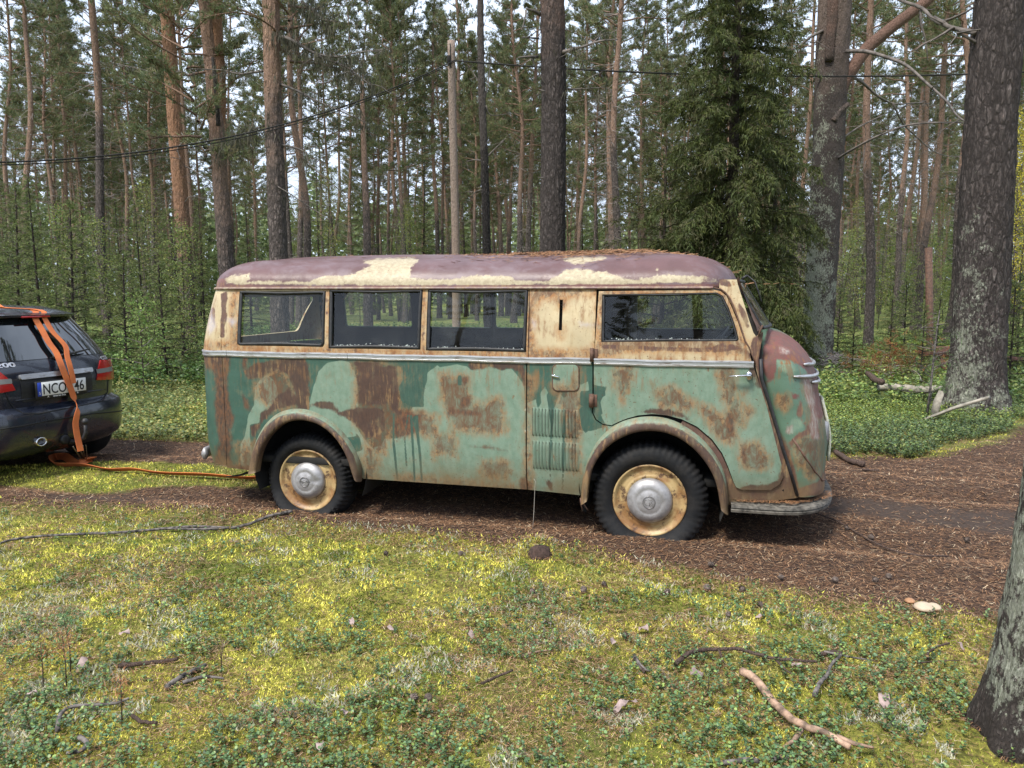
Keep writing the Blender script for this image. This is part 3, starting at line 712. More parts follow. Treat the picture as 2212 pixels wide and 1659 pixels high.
m.tube([tuple(BL(S_side(u, z) - EW * -.012)[0]) for u, z in dr], .034, 6, True, (1, .35)); m.build('nose_gap_shade', M_rubber, van)  # dark strip standing in for the shaded gap along the nose edge

# roof
def roof_z(s, w_):
    ins = max(0.001, .80 - math.hypot(s - min(max(s, -.08), 2.2), w_ - .87))
    if ins < .40: return 1.688 + .215 * math.sin(math.acos(1 - ins / .4)) ** .92
    return 1.903 + .04 * (1 - (1 - (ins - .4) / .4) ** 2)
def roof_outline(n_s=60, n_c=16):
    pts = []
    for u in np.linspace(2.70, -.62, n_s): pts.append((u, side_sw(u, 1.685)[1]))
    for u in np.linspace(-.64, -1.11, 14)[1:]: pts.append(side_sw(u, 1.685))
    pts = [(s_, w_) for s_, w_ in pts]; rear_w = np.linspace(pts[-1][1] + .05, WID / 2, 10)
    for w_ in rear_w: pts.append((pts[-1][0], w_))
    near_front = []
    for g in np.linspace(0, 90, 20):
        c_, s_ = math.cos(R(g)), math.sin(R(g)); e = 2 / 2.5
        near_front.append((2.70 + .30 * (s_ ** e), .87 - .80 * (c_ ** e)))
    half = near_front[::-1] + pts[1:]                  # from front centre round the near side to the rear centre
    far = [(s_, WID - w_) for s_, w_ in half[::-1]][1:-1]
    return half + far
ro = np.array(roof_outline()); n = len(ro)
d = np.roll(ro, -1, 0) - np.roll(ro, 1, 0); nm = np.stack([d[:, 1], -d[:, 0]], 1); nm /= np.linalg.norm(nm, axis=1)[:, None]
cen_ = np.array([1.0, .87])
if ((cen_ - ro) * nm).sum() < 0: nm = -nm
V = []; rings = []
spn = np.stack([np.clip(ro[:, 0], -.08, 2.2), np.full(n, .87)], 1); dirs = spn - ro; dirs /= np.linalg.norm(dirs, axis=1)[:, None]
D_, HH = .40, .215
for t in list(np.linspace(0, 1, 13)):
    g = t * math.pi / 2; ins = D_ * (1 - math.cos(g)) ** 1.0; z = 1.688 + HH * math.sin(g) ** .92
    q = ro + dirs * ins; rings.append((q, z))
q0 = rings[-1][0]; sp = spn
for t in np.linspace(0, 1, 8)[1:]:
    q = q0 * (1 - t) + sp * t; rings.append((q, 1.903 + .04 * (1 - (1 - t) ** 2)))
for q, z in rings:
    for x, y in q:
        dip = .010 * math.sin(x * 2.1 + .7) * math.sin(y * 2.4) if z > 1.8 else 0
        V.append((x, y, z + dip + .012 * math.exp(-((x - 2.35) / .5) ** 2) * (z > 1.85)))
Fc = [];
for j in range(len(rings) - 1):
    for i in range(n): i2 = (i + 1) % n; Fc.append((j * n + i, j * n + i2, (j + 1) * n + i2, (j + 1) * n + i))
Vw = np.array([bus(*v) for v in V]); px = project(Vw)
RF_cream = [Z(1, [(330, 400), (400, 370), (560, 350), (600, 330), (580, 430), (720, 430), (1200, 430), (1280, 400), (1400, 370), (1600, 360), (1760, 310), (1850, 270), (1700, 240), (1900, 200), (2300, 190), (2300, 240), (2200, 290), (2220, 470), (700, 462), (350, 448)]),
            Z(2, [(-20, 200), (60, 230), (-20, 260), (30, 300), (90, 320), (60, 380), (200, 405), (500, 400), (750, 375), (900, 370), (1100, 380), (1150, 420), (1500, 430), (1560, 380), (1640, 320), (1740, 305), (1900, 315), (1920, 400), (1960, 330), (2050, 340), (2130, 350), (2220, 390), (2220, 470), (-20, 470)]),
            Z(3, [(-40, 260), (90, 262), (100, 330), (180, 300), (230, 330), (620, 330), (660, 230), (650, 310), (1180, 325), (1190, 370), (600, 375), (-40, 390)]),
            Z(2, [(1600, 190), (1800, 180), (2100, 190), (1900, 240), (1700, 260)])]
RF_brown = [Z(1, [(215, 490), (230, 440), (300, 400), (370, 410), (330, 450), (500, 455), (560, 460), (600, 450), (700, 468), (2200, 472), (2200, 500), (215, 500)]),
            Z(2, [(-20, 462), (560, 466), (700, 460), (1300, 462), (1500, 470), (1580, 455), (1700, 470), (1800, 455), (2220, 450), (2220, 500), (-20, 500)]),
            Z(3, [(-40, 375), (600, 385), (1180, 378), (1200, 330), (1260, 350), (1290, 420), (-40, 420)])]
mesh('roof', V, [f[::-1] for f in Fc], M_roof, van, True, dict(cream=sd_union(px, RF_cream), brown=sd_union(px, RF_brown)))

# windscreen
def S_wind(v, t):
    """v 0..1 across, t 0 bottom .. 1 top"""
    w_ = .115 + v * (WID - .23); bow = 1 - abs(2 * v - 1) ** 2.2
    s_ = (3.13 + .10 * bow) * (1 - t) + (2.955 + .085 * bow) * t; z = 1.425 + .30 * t
    return bus(s_, w_ , z)
vs = [(v, t) for t in np.linspace(0, 1, 9) for v in np.linspace(0, 1, 25)]
V = [BL(S_wind(*q))[0] for q in vs]; Fc = [(j * 25 + i, j * 25 + i + 1, (j + 1) * 25 + i + 1, (j + 1) * 25 + i) for j in range(8) for i in range(24)]
ws = mesh('windscreen', V, Fc, M_glass, van)
m = MB()
bd = [(v, 0) for v in np.linspace(0, 1, 20)] + [(1, t) for t in np.linspace(0, 1, 6)[1:]] + [(v, 1) for v in np.linspace(1, 0, 20)[1:]] + [(0, t) for t in np.linspace(1, 0, 6)[1:]]
m.tube([tuple(BL(S_wind(*q))[0]) for q in bd], .012, 6, False)
m.tube([tuple(BL(S_wind(.5, t))[0]) for t in np.linspace(0, 1, 6)], .012, 6, False); m.build('windscreen_frame', M_rubber, ws)
m = MB()
pw = [BL(S_wind(.25, 1.02))[0] + np.array([.03, 0, .035]), BL(S_wind(.23, .9))[0] + np.array([.06, 0, .03]), BL(S_wind(.2, .55))[0] + np.array([.045, 0, 0])]
m.tube([tuple(BL(S_wind(.25, 1.06))[0]), tuple(pw[0])], .010, 6); m.tube([tuple(q) for q in pw], .005, 6); m.build('wiper', M_rubber, ws)
# closing pieces: pillar returns and cowl
m = MB(); V = []; Fc = []
for j, t in enumerate(np.linspace(0, 1.0, 8)):
    zz = 1.42 + .31 * t; s_, z_ = unproject(S_side, *[(1636, 716), (1632, 702), (1625, 686), (1619, 668), (1612, 650), (1606, 632), (1600, 614), (1596, 596)][j], 3.0, zz)
    a_ = BL(S_side(s_, z_))[0]; b_ = BL(S_wind(0, t))[0]; V += [a_, b_, (a_[0], WID - a_[1], a_[2]), (b_[0], WID - b_[1], b_[2])]
for j in range(7): k = j * 4; Fc += [(k, k + 1, k + 5, k + 4), (k + 2, k + 6, k + 7, k + 3)]
for h_ in (0, 1): m = MB(); m.add([V[4 * j + 2 * h_ + q] for j in range(8) for q in (0, 1)], [(2 * j, 2 * j + 1, 2 * j + 3, 2 * j + 2) for j in range(7)]); m.build('pillar_return', M_rustbare, van)

# nose
tab = {}
edge = [sw(x, y, .07) for x, y in [(1657.8, 712), (1647.8, 746), (1643.6, 777.4), (1646.4, 817), (1662, 862.7), (1676, 908), (1690.5, 959.4), (1704.7, 1004.9), (1722.2, 1072)]]
sil = [sw(x, y, .62) for x, y in [(1659.3, 710.5), (1685, 716), (1707.6, 729), (1724.7, 743), (1741.7, 763), (1753, 783), (1760, 806), (1767.4, 840), (1774.5, 885), (1780, 934), (1781, 999), (1778, 1033), (1763, 1066)]]
ez = np.array([e[1] for e in edge])[::-1]; eS = np.array([e[0] for e in edge])[::-1]
sz = np.array([e[1] for e in sil])[::-1]; sS = np.array([e[0] for e in sil])[::-1]
sz_top = sz.max(); zb, zt = .335, 1.435
def nose_pt(g, t):
    """g 0..180 from the near edge round the front to the far edge; t 0 bottom..1 top"""
    z = zb + (zt - zb) * t
    se = np.interp(z, ez, eS); sn = np.interp(z, sz, sS) + .015
    dome = max(0, (z - 1.12) / (zt - 1.12))
    b = (.80 if z > .6 else .80 - .03 * ((.6 - z) / .3)) * math.sqrt(max(0, 1 - (dome * .93) ** 2.6))
    A = max(sn - se, .02); e = 2 / 2.5
    c_, s_ = math.cos(R(g)), math.sin(R(g))
    s = se + A * (s_ ** e); w_ = .87 - b * (abs(c_) ** e) * (1 if c_ >= 0 else -1)
    # the crease of the wing low on the side and dents
    if z < .75: s -= .0
    d_ = .010 * math.sin(z * 11 + g * .05) * math.exp(-((g - 62) / 25) ** 2) * (z < 1.0)
    return bus(s - d_, w_, z)
NG, NT = 61, 56
V = [];
for j in range(NT):
    for i in range(NG): V.append(nose_pt(180.0 * i / (NG - 1), (j / (NT - 1)) ** 1.0))
V = np.array(V)
Fc = [(j * NG + i, j * NG + i + 1, (j + 1) * NG + i + 1, (j + 1) * NG + i) for j in range(NT - 1) for i in range(NG - 1)]
# top cap back to the cowl
b0 = (NT - 1) * NG; c0 = len(V); capc = [bus(3.08, .87 + (BL(v)[0][1] - .87) * 1.0, 1.425) for v in V[b0:b0 + NG]]
V = np.vstack([V, capc]); Fc += [(b0 + i, b0 + i + 1, c0 + i + 1, c0 + i) for i in range(NG - 1)]
# flange turning in along the side edges
k0 = len(V); fl = [];
for side_i in (0, NG - 1):
    for j in range(NT): p = BL(V[j * NG + side_i])[0]; fl.append(bus(p[0] - .005, p[1] + (.06 if side_i == 0 else -.06), p[2]))
V = np.vstack([V, fl])
for j in range(NT - 1):
    Fc.append((j * NG, (j + 1) * NG, k0 + j + 1, k0 + j)); Fc.append((j * NG + NG - 1, k0 + NT + j, k0 + NT + j + 1, (j + 1) * NG + NG - 1))
px = project(V)
N_maroon = [Z(7, [(385, 160), (480, 180), (640, 260), (760, 440), (820, 800), (790, 860), (740, 800), (735, 560), (700, 500), (640, 450), (560, 400), (460, 392), (445, 440), (440, 560), (400, 520), (400, 640), (370, 600), (340, 400)]), Z(7, [(570, 650), (630, 650), (630, 700), (580, 700)])]
N_pale = [Z(7, [(650, 530), (700, 530), (740, 700), (770, 860), (780, 1000), (720, 1000), (700, 900), (720, 800), (680, 700)]), Z(7, [(470, 290), (550, 330), (540, 360), (480, 350)]), Z(7, [(530, 900), (580, 880), (570, 960), (530, 960)])]
N_brown = [Z(7, [(640, 680), (660, 800), (640, 850), (700, 900), (720, 960), (600, 1010), (560, 1090), (540, 1040), (600, 970), (690, 920), (600, 820)]), Z(7, [(600, 1380), (780, 1320), (830, 1200), (850, 1420), (600, 1450)]), Z(7, [(340, 560), (380, 560), (420, 620), (400, 660)]), Z(7, [(460, 880), (520, 980), (560, 1100), (640, 1430), (560, 1430)])]
N_ochre = [Z(7, [(640, 520), (760, 520), (820, 860), (800, 1300), (700, 1320), (560, 1120), (600, 980), (720, 960), (680, 740)]), Z(7, [(430, 660), (560, 660), (540, 800), (470, 780)])]
N_mint = [Z(7, [(570, 850), (650, 850), (660, 900), (560, 970), (530, 930)]), Z(7, [(450, 400), (560, 410), (620, 470), (560, 520), (460, 460)]), Z(7, [(580, 1080), (680, 1060), (700, 1200), (620, 1180)])]
nose = mesh('nose', [BL(v)[0] for v in V], Fc, M_nose, van, True, dict(mint=sd_union(px, N_mint), ochre=sd_union(px, N_ochre), maroon=sd_union(px, N_maroon), pale=sd_union(px, N_pale), brown=sd_union(px, N_brown)))
# wing crease line, chrome whiskers, grille
tz = lambda z: (z - zb) / (zt - zb)
m = MB()
cr = [(8, .72), (16, .60), (26, .50), (40, .42), (56, .395), (75, .39), (105, .39), (124, .395), (140, .42), (154, .50), (164, .60), (172, .72)]
m.tube([tuple(BL(nose_pt(g, tz(z)))[0]) for g, z in cr], .008, 6); m.build('wing_crease', M_rustbare, nose)
def whisk(g0, g1, z0, z1, z2, r=.013):
    q = []
    for t in np.linspace(0, 1, 14):
        g = g0 + (g1 - g0) * t; z = z0 + (z1 - z0) * math.sin(t * math.pi) + (z2 - z0) * t; p = nose_pt(g, tz(z)); c_ = bus(3.2, .87, z); d_ = (p - c_); d_[2] = 0; d_ /= np.linalg.norm(d_)
        q.append(tuple(BL(p + d_ * .012)[0]))
    return q
zw = sw(1735, 808, .3)[1]
for k, (g0, dz) in enumerate(((24, .0), (42, .07), (47, -.05))):
    m = MB(); m.tube(whisk(g0, 180 - g0, zw + dz, zw + dz - .02, zw + dz), [.006] + [.013] * 12 + [.006], 8); m.build('chrome_whisker', M_alu, nose)
m = MB()
for g in np.linspace(68, 112, 9):
    m.tube([tuple(BL(nose_pt(g, tz(z)))[0] + np.array([.016, 0, 0])) for z in np.linspace(.50, .92, 8)], .011, 6)
m.build('grille_bars', simple('pale_grille_paint', (.55, .55, .44), .5, 0, .4, 14), nose)
for g in (66, 114):
    p = BL(nose_pt(g, tz(.70)))[0]; m = MB(); m.lathe([(.0, .012), (.05, .010), (.075, .004), (.08, -.01), (.09, -.03)], p, (1, -.25 if g < 90 else .25, 0), 20); m.build('headlight', M_cap, nose)
# step board and bumper round the nose
zbd = .262
pb = [ground(x, y, zbd) for x, y in ((1572, 1096), (1690, 1095), (1781, 1066), (1804, 1040))]
print('board', [np.round(BL(p)[0], 3) for p in pb])
def board(e_out, zz, th, name, mat, wo=-.03, sf=3.66):
    half = [(2.97, wo), (3.1, wo), (3.2, wo)]
    for g in np.linspace(0, 90, 22)[1:]:
        c_, s_ = math.cos(R(g)), math.sin(R(g)); e = 2 / 2.7; half.append((3.2 + (sf - 3.2) * s_ ** e, .87 - (.87 - wo) * c_ ** e))
    full = half + [(s_, WID - w_) for s_, w_ in half[::-1]][1:]
    inn = [(min(s_, 3.2) if False else s_ - .0, w_) for s_, w_ in full]
    c = np.array([3.0, .87]); inn = [(2.97 if i in (0, len(full) - 1) else s_ - .30 * (s_ - 2.97) / .7, .87 + (w_ - .87) * .72) for i, (s_, w_) in enumerate(full)]
    V = []; Fc = []; n = len(full)
    sec = [(0, 0), (.012, .004), (.016, th * .35), (.008, th * .45), (.008, th * .55), (.016, th * .65), (.012, th), (0, th + .003)]
    fa = np.array(full); dd = np.gradient(fa, axis=0); nn = np.stack([dd[:, 1], -dd[:, 0]], 1); nn /= np.linalg.norm(nn, axis=1)[:, None]
    for i in range(n):
        for o_, dz in sec: V.append((fa[i, 0] + nn[i, 0] * o_, fa[i, 1] + nn[i, 1] * o_, zz - dz))
        V.append((inn[i][0], inn[i][1], zz - th)); V.append((inn[i][0], inn[i][1], zz))
    k = len(sec) + 2
    for i in range(n - 1):
        for j in range(k): j2 = (j + 1) % k; Fc.append((i * k + j, i * k + j2, (i + 1) * k + j2, (i + 1) * k + j))
    return mesh(name, V, Fc, mat, van, True)
M_board = simple('lichened_step_metal', (.105, .095, .080), .7, .15, .7, 30, .6)
ob = board(0, .292, .046, 'front_bumper', M_board); ob.data.set_sharp_from_angle(angle=R(40))
m = MB()
for _ in range(900):     # needles lying on the step
    s_ = 3.0 + .62 * rnd.random(); w_ = .01 + .17 * rnd.random() + max(0, s_ - 3.35) * .9
    g = rnd.random() * 3.14; l = .02 + .03 * rnd.random(); d_ = Vector((math.cos(g), math.sin(g), .1)) * l; n_ = Vector((-math.sin(g), math.cos(g), 0)) * .0016; p = Vector((s_, w_, .303 + .008 * rnd.random()))
    m.add([p - n_, p + n_, p + d_ + n_, p + d_ - n_], [(0, 1, 2, 3)])
M_needle = simple('dry_needles', (.24, .12, .055), .8, 0, .6, 40)
o = m.build('needle_litter', M_needle, ob); o['kind'] = 'stuff'
m = MB()
for _ in range(1800):    # needles heaped along the roof
    s_ = rnd.gauss(1.95, .45) if rnd.random() < .8 else rnd.uniform(-.2, 2.8); w_ = rnd.gauss(.75, .18) if rnd.random() < .75 else rnd.uniform(.2, .8)
    zz = roof_z(s_, w_) - .004 + .012 * math.exp(-((s_ - 2.35) / .5) ** 2) + rnd.random() * (.016 if abs(s_ - 2.0) < .7 else .004)
    g = rnd.random() * 3.14; l = .03 + .05 * rnd.random(); d_ = Vector((math.cos(g), math.sin(g), .25 * rnd.random())) * l; n_ = Vector((-math.sin(g), math.cos(g), .4)) * .0022; p = Vector((s_, w_, zz + .004))
    m.add([p - n_, p + n_, p + d_ + n_, p + d_ - n_], [(0, 1, 2, 3)])
o = m.build('needle_litter', M_needle, van); o['kind'] = 'stuff'

# wheel arches
def arch(Po, Pi, name):
    po = [np.array(BL(S_side(*unproject(S_side, x, y, 1, .5)))[0]) for x, y in Po]
    S_o = S_flat(-.055); pi = []
    for x, y in Pi: u, z = unproject(S_o, x, y, 1, .5); pi.append(np.array([u, -.055, z]))
    def rs(A, n=48):
        A = np.array(A); L = np.r_[0, np.cumsum(np.linalg.norm(np.diff(A, axis=0), axis=1))]; t = np.linspace(0, L[-1], n)
        B = np.stack([np.interp(t, L, A[:, k]) for k in range(3)], 1)
        for _ in range(3): B[1:-1] = (B[:-2] + 2 * B[1:-1] + B[2:]) / 4
        return B
    po, pi = rs(po), rs(pi); V = []; Fc = []; K = 9
    for a_, b_ in zip(po, pi):
        d_ = b_ - a_
        for f, ww in ((0, .012), (.015, -.012), (.16, -.034), (.34, -.052), (.55, -.062), (.78, -.063), (.95, -.060), (1.0, -.050), (.97, .01)):
            p = a_ + d_ * f; p[1] = a_[1] * (1 - f) * 0 + ww + .0; V.append(p)
    n = len(po)
    for i in range(n - 1):
        for j in range(K - 1): a_ = i * K + j; Fc.append((a_, a_ + K, a_ + K + 1, a_ + 1))
    Fc.append(tuple(range(K - 1, -1, -1))); Fc.append(tuple((n - 1) * K + j for j in range(K)))
    pxx = project(np.array([bus(*v) for v in V]))
    # worn brown along the lower edge: distance of each point from the inner lip
    j_ = np.tile(np.arange(K), n); zz = np.array([v[2] for v in V])
    br = np.where(j_ >= 4, 9.0, np.where(j_ == 3, 2.0, -9.0)) + np.clip((.66 - zz) * 34, -5, 14)
    return mesh(name, V, Fc, M_green, van, True, dict(mint=np.where(j_ <= 2, 6., -6.) + np.clip((zz - .6) * 30, -8, 6), brown=br, ochre=np.full(len(V), -4.), rust=np.full(len(V), -3.), drip=np.full(len(V), -60.)))
arch(ARo_r, ARi_r, 'wheel_arch'); arch(ARo_f, ARi_f, 'wheel_arch')
for s0, r in ((-.05, .46), (2.46, .49)):
    V = []; Fc = []
    gg = np.linspace(-25, 205, 24)
    for g in gg:
        for w_ in (.02, .42): V.append((s0 + r * math.cos(R(g)), w_, .36 + r * math.sin(R(g))))
    for i in range(len(gg) - 1): Fc.append((2 * i, 2 * i + 1, 2 * i + 3, 2 * i + 2))
    b_ = len(V); V.append((s0, .42, .36)); Fc += [(2 * i + 1, b_, 2 * i + 3) for i in range(len(gg) - 1)]
    mesh('wheel_well', V, Fc, M_dark, van)
m = MB(); m.box((1.25, .87, .335), (1.6, 1.5, .12)); m.box((-.55, .9, .36), (.6, 1.3, .10)); m.box((3.1, .87, .36), (.5, 1.2, .14))
m.tube([(0, .2, .33), (0, 1.54, .33)], .045, 8); m.tube([(2.45, .2, .33), (2.45, 1.54, .33)], .045, 8); m.build('chassis', M_dark, van)
m = MB()
q = [sw(x, y, .12) for x, y in Z(4, [(360, 1025), (480, 1015), (560, 990), (620, 975), (700, 990), (800, 1000)])]
m.tube([(s_, .12 + .02 * i, z_) for i, (s_, z_) in enumerate(q)], [.006, .014, .02, .022, .024, .024], 7, True, (1.6, .5)); m.build('hanging_bracket', M_dark, van)
m = MB(); q = sw(1240, 1180, -.02)
b1 = [sw(x, y, .0) for x, y in Z(6, [(185, 1060), (185, 1110), (200, 1190)])]; m.tube([(s_, -.02, z_) for s_, z_ in b1], [.008, .007, .003], 5)
b1 = [sw(x, y, .0) for x, y in Z(6, [(195, 1100), (225, 1140), (260, 1190)])]; m.tube([(s_, -.02, z_) for s_, z_ in b1], [.007, .006, .003], 5); m.build('torn_wing_end', M_rustbare, van)
# rear bumper end
s_, z_ = sw(451, 978, .25); m = MB()
m.tube([(s_ - .00, .20, z_), (s_ - .035, .26, z_), (s_ - .06, .40, z_), (s_ - .07, .87, z_), (s_ - .06, 1.34, z_), (s_, 1.54, z_)], .045, 12, True, (.6, 1)); m.build('rear_bumper', M_cap, van)

# hinges, handle
for (x, y0, y1, r) in ((1278.5, 752, 781, .014), (1277.5, 851, 880, .017)):
    m = MB(); a_ = sw(x, y0, -.015); b_ = sw(x, y1, -.015)
    m.tube([(a_[0], -.016, a_[1]), (b_[0], -.016, b_[1])], r, 10); m.box(((a_[0] + b_[0]) / 2 + .012, -.004, (a_[1] + b_[1]) / 2), (.05, .012, abs(a_[1] - b_[1]) * .9)); m.build('hinge', M_rustbare, door)
m = MB()
hp = [(sw(x, y, -.05)) for x, y in Z(3, [(1268, 1171), (1340, 1168), (1420, 1166), (1462, 1168)])]
m.tube([(s_, -.050 + (.02 if i == 3 else 0), z_) for i, (s_, z_) in enumerate(hp)], [.0045, .008, .012, .011], 10, True, (1.1, .7))
s_, z_ = sw(*Z(3, [(1441, 1170)])[0], -.02); m.tube([(s_, .0, z_), (s_, -.045, z_)], .012, 10)
hd = m.build('handle', M_chrome, door)
m = MB(); m.lathe([(.0, .014), (.018, .013), (.026, .006), (.028, 0)], (s_, -.004, z_), (0, -1, 0), 20, lambda p, j, k: Vector((s_ + (p.x - s_) * .75, p.y, z_ + (p.z - z_) * 1.1))); m.build('escutcheon', M_chrome, door)
m = MB(); s4 = sw(*Z(2, [(1545, 1392)])[0], -.012); m.box((s4[0], -.014, s4[1]), (.05, .010, .012), Matrix.Rotation(R(15), 3, 'Y')); m.build('flap_latch', M_chrome, flap)
m = MB()
for y in np.linspace(640, 900, 9):
    s_, z_ = sw(*Z(2, [(1600 - (y - 615) * .04, y)])[0], .05); m.box((s_, .075, z_), (.014, .01, .010))
s_, z_ = sw(*Z(2, [(1601, 770)])[0], .05); m.box((s_, .085, z_), (.03, .008, .34)); m.build('slot_insert', M_dark, van)
m = MB()
mp_ = [sw(x, y, .02) for x, y in Z(3, [(1520, 830), (1535, 780), (1555, 735)])]; m.tube([(s_, .02, z_) for s_, z_ in mp_], [.012, .02, .016], 8, True, (1, .4)); m.build('mirror_bracket', M_rustbare, van)

# wheels
def wheel(cx, cy, w_out, Rt, Rr, Rc, width, tread_n, side='near', tilt=0.0, emblem=None):
    """hub centre seen at cx, cy (on plane w_out)"""
    if cx is None: s0, z0 = cy
    else: s0, z0 = sw(cx, cy, w_out)
    sg = 1 if side == 'near' else -1
    wh = bpy.data.objects.new('wheel', None); C.objects.link(wh); wh.parent = van; wh.location = (s0, w_out, z0); wh.rotation_euler = (0, 0, tilt)
    def ring(prof, n, fn=None):
        V = []; Fc = []
        for j, (r, y) in enumerate(prof):
            for k in range(n):
                g = 2 * math.pi * k / n; p = [r * math.cos(g), y * sg, r * math.sin(g)]
                V.append(fn(p, j, k, g, r) if fn else p)
        for j in range(len(prof) - 1):
            for k in range(n):
                k2 = (k + 1) % n; f = (j * n + k, (j + 1) * n + k, (j + 1) * n + k2, j * n + k2); Fc.append(f if sg > 0 else f[::-1])
        return V, Fc
    lip = Rr + .004
    prof = [(lip - .012, .03), (lip, .004), (lip + .010, -.012), (lip + (Rt - lip) * .3, -.026), (lip + (Rt - lip) * .55, -.026), (lip + (Rt - lip) * .78, -.014),
            (Rt - .016, .004), (Rt - .013, .008), (Rt, .022), (Rt + .003, width * .33), (Rt + .003, width * .66), (Rt, width - .02), (Rt - .02, width), (lip + .02, width + .01), (lip - .012, width - .03)]
    nseg = tread_n * 4
    def f(p, j, k, g, r):
        ph = k % 4
        if 5 <= j <= 11 and ph >= 2: q = (r - (.010 if j >= 8 else .006)) / r; p = [p[0] * q, p[1] + .002 * sg, p[2] * q]
        zz = p[2] + z0
        if zz < .004:                                    # flat tyre spreads on the ground
            p[2] = .004 - z0 + .01 * (zz - .004)
        low = max(0, (.16 - (p[2] + z0)) / .16); mid = 1 - abs(j - 4) / 6 if j <= 9 else (1 - abs(j - 12) / 3 if j >= 10 else 0)
        sgn = -1 if j <= 7 else 1
        p[1] += sg * sgn * .050 * low * max(0, mid)
        # sagging sidewall line
        p[1] += sg * (-.004) * math.sin(g * 3 + 1) * (1 if j in (3, 4, 5) else 0)
        return p
    V, Fc = ring(prof, nseg, f)
    o = mesh('tyre', V, Fc, M_tyre, wh); o.data.set_sharp_from_angle(angle=R(50))
    rp_ = [(Rr + .004, .010), (Rr + .006, -.004), (Rr, -.009), (Rr - .010, -.003), (Rr - .018, .008), (Rr - .030, .014), (Rr - .044, .016), (Rr - .052, .012), (Rr - .058, .014), (Rr - .072, .008), (Rc + .012, .004), (Rc, .012), (Rc * .5, .02), (.0, .02)]
    V, Fc = ring(rp_, 64); ri = mesh('rim', V, Fc, M_rim, wh)
    hc = [(Rc + .004, .012), (Rc + .003, -.004), (Rc, -.012), (Rc * .93, -.024), (Rc * .8, -.036), (Rc * .62, -.046), (Rc * .60, -.044), (Rc * .5, -.050), (Rc * .25, -.056), (.0, -.058)]
    V, Fc = ring(hc, 48, lambda p, j, k, g, r: [p[0], p[1] + (.007 * sg * math.exp(-((g - .1) / .35) ** 2 - ((r - Rc * .72) / .035) ** 2) + .006 * sg * math.exp(-((g - 1.6) / .5) ** 2 - ((r - Rc * .4) / .03) ** 2)) * (emblem == 'wing'), p[2]])
    cap = mesh('hubcap', V, Fc, M_cap, ri)
    if emblem:
        m = MB(); yb = -.0565
        def circ(r, rr=.0030, g0=0, g1=360, cx_=0, cz_=0):
            q = [(cx_ + r * math.cos(R(g)), yb + .25 * r * r, cz_ + r * math.sin(R(g))) for g in np.linspace(g0, g1, 40)]; m.tube(q, rr, 5, False)
        if emblem == 'wing':
            circ(.036); circ(.028, .0014); circ(.016, .0014)
            for dz in (-.004, .0, .004): m.tube([(-.046 + abs(dz), yb, dz), (.046 - abs(dz), yb, dz + .002)], .0016, 5)
            m.tube([(-.02, yb - .001, -.008), (.02, yb - .001, .010)], .0025, 5)
        else:
            circ(.040); circ(.033, .0014, 100, 440); circ(.020, .0022, 30, 330, -.008, 0); circ(.011, .0020, -100, 120, .010, .009); circ(.012, .0020, -120, 100, .010, -.010)
            m.tube([(.006, yb, .024), (.006, yb, -.024)], .0022, 5); m.tube([(-.004, yb, .050), (.004, yb, .036)], .0025, 5)
        m.build('emblem', M_capd, cap)
    return wh
w_r = wheel(665.5, 1037.5, .065, .345, .229, .134, .17, 58, emblem='wing')
w_f = wheel(1403.0, 1081, .02, .383, .240, .147, .19, 54, emblem='letters')
wheel(None, (w_r.location[0], w_r.location[2]), WID - .065, .335, .222, .13, .17, 40, side='far')
wheel(None, (w_f.location[0], w_f.location[2]), WID - .02, .368, .232, .143, .19, 40, side='far')
print('wheels', w_r.location, w_f.location)
# ================================================================== ground
def vnoise(x, y, sc, seed=0, oct=1):
    x = np.asarray(x, float) * sc; y = np.asarray(y, float) * sc; r = np.zeros(np.broadcast(x, y).shape); amp = 1.0; tot = 0
    for o in range(oct):
        g = np.random.default_rng(seed + o * 17).random((257, 257)); X = x * 2 ** o + 91.3 * o + 1000; Y = y * 2 ** o + 37.7 * o + 1000
        xi = np.floor(X).astype(int); yi = np.floor(Y).astype(int); fx = X - xi; fy = Y - yi; fx = fx * fx * (3 - 2 * fx); fy = fy * fy * (3 - 2 * fy)
        a = g[xi % 256, yi % 256]; b = g[(xi + 1) % 256, yi % 256]; c = g[xi % 256, (yi + 1) % 256]; d = g[(xi + 1) % 256, (yi + 1) % 256]
        r += amp * ((a * (1 - fx) + b * fx) * (1 - fy) + (c * (1 - fx) + d * fx) * fy); tot += amp; amp *= .5
    return r / tot
gp_ = lambda pts: np.array([ground(x, y)[:2] for x, y in pts])
ROAD = gp_([(-700, 1085), (0, 1092), (200, 1102), (400, 1112), (560, 1124), (700, 1142), (900, 1160), (1100, 1180), (1250, 1192), (1400, 1222), (1600, 1262), (1800, 1300), (2000, 1318), (2212, 1345), (2900, 1420), (3000, 930), (2212, 915), (2150, 955), (2000, 985), (1800, 990), (1500, 985), (1200, 975), (800, 962), (440, 955), (250, 948), (0, 940), (-700, 930)])
STRIP = gp_([(-500, 1015), (60, 1012), (200, 1004), (440, 1012), (560, 1028), (700, 1050), (780, 1072), (700, 1078), (560, 1066), (440, 1058), (300, 1064), (180, 1068), (0, 1050), (-500, 1058)])
MUD = [gp_([(80, 1076), (250, 1071), (370, 1078), (300, 1092), (120, 1090)]), gp_([(1700, 1085), (1900, 1088), (2212, 1118), (2600, 1150), (2600, 1200), (2160, 1168), (1950, 1135), (1760, 1112)])]
MOUND = ground(1160, 1190)[:2]
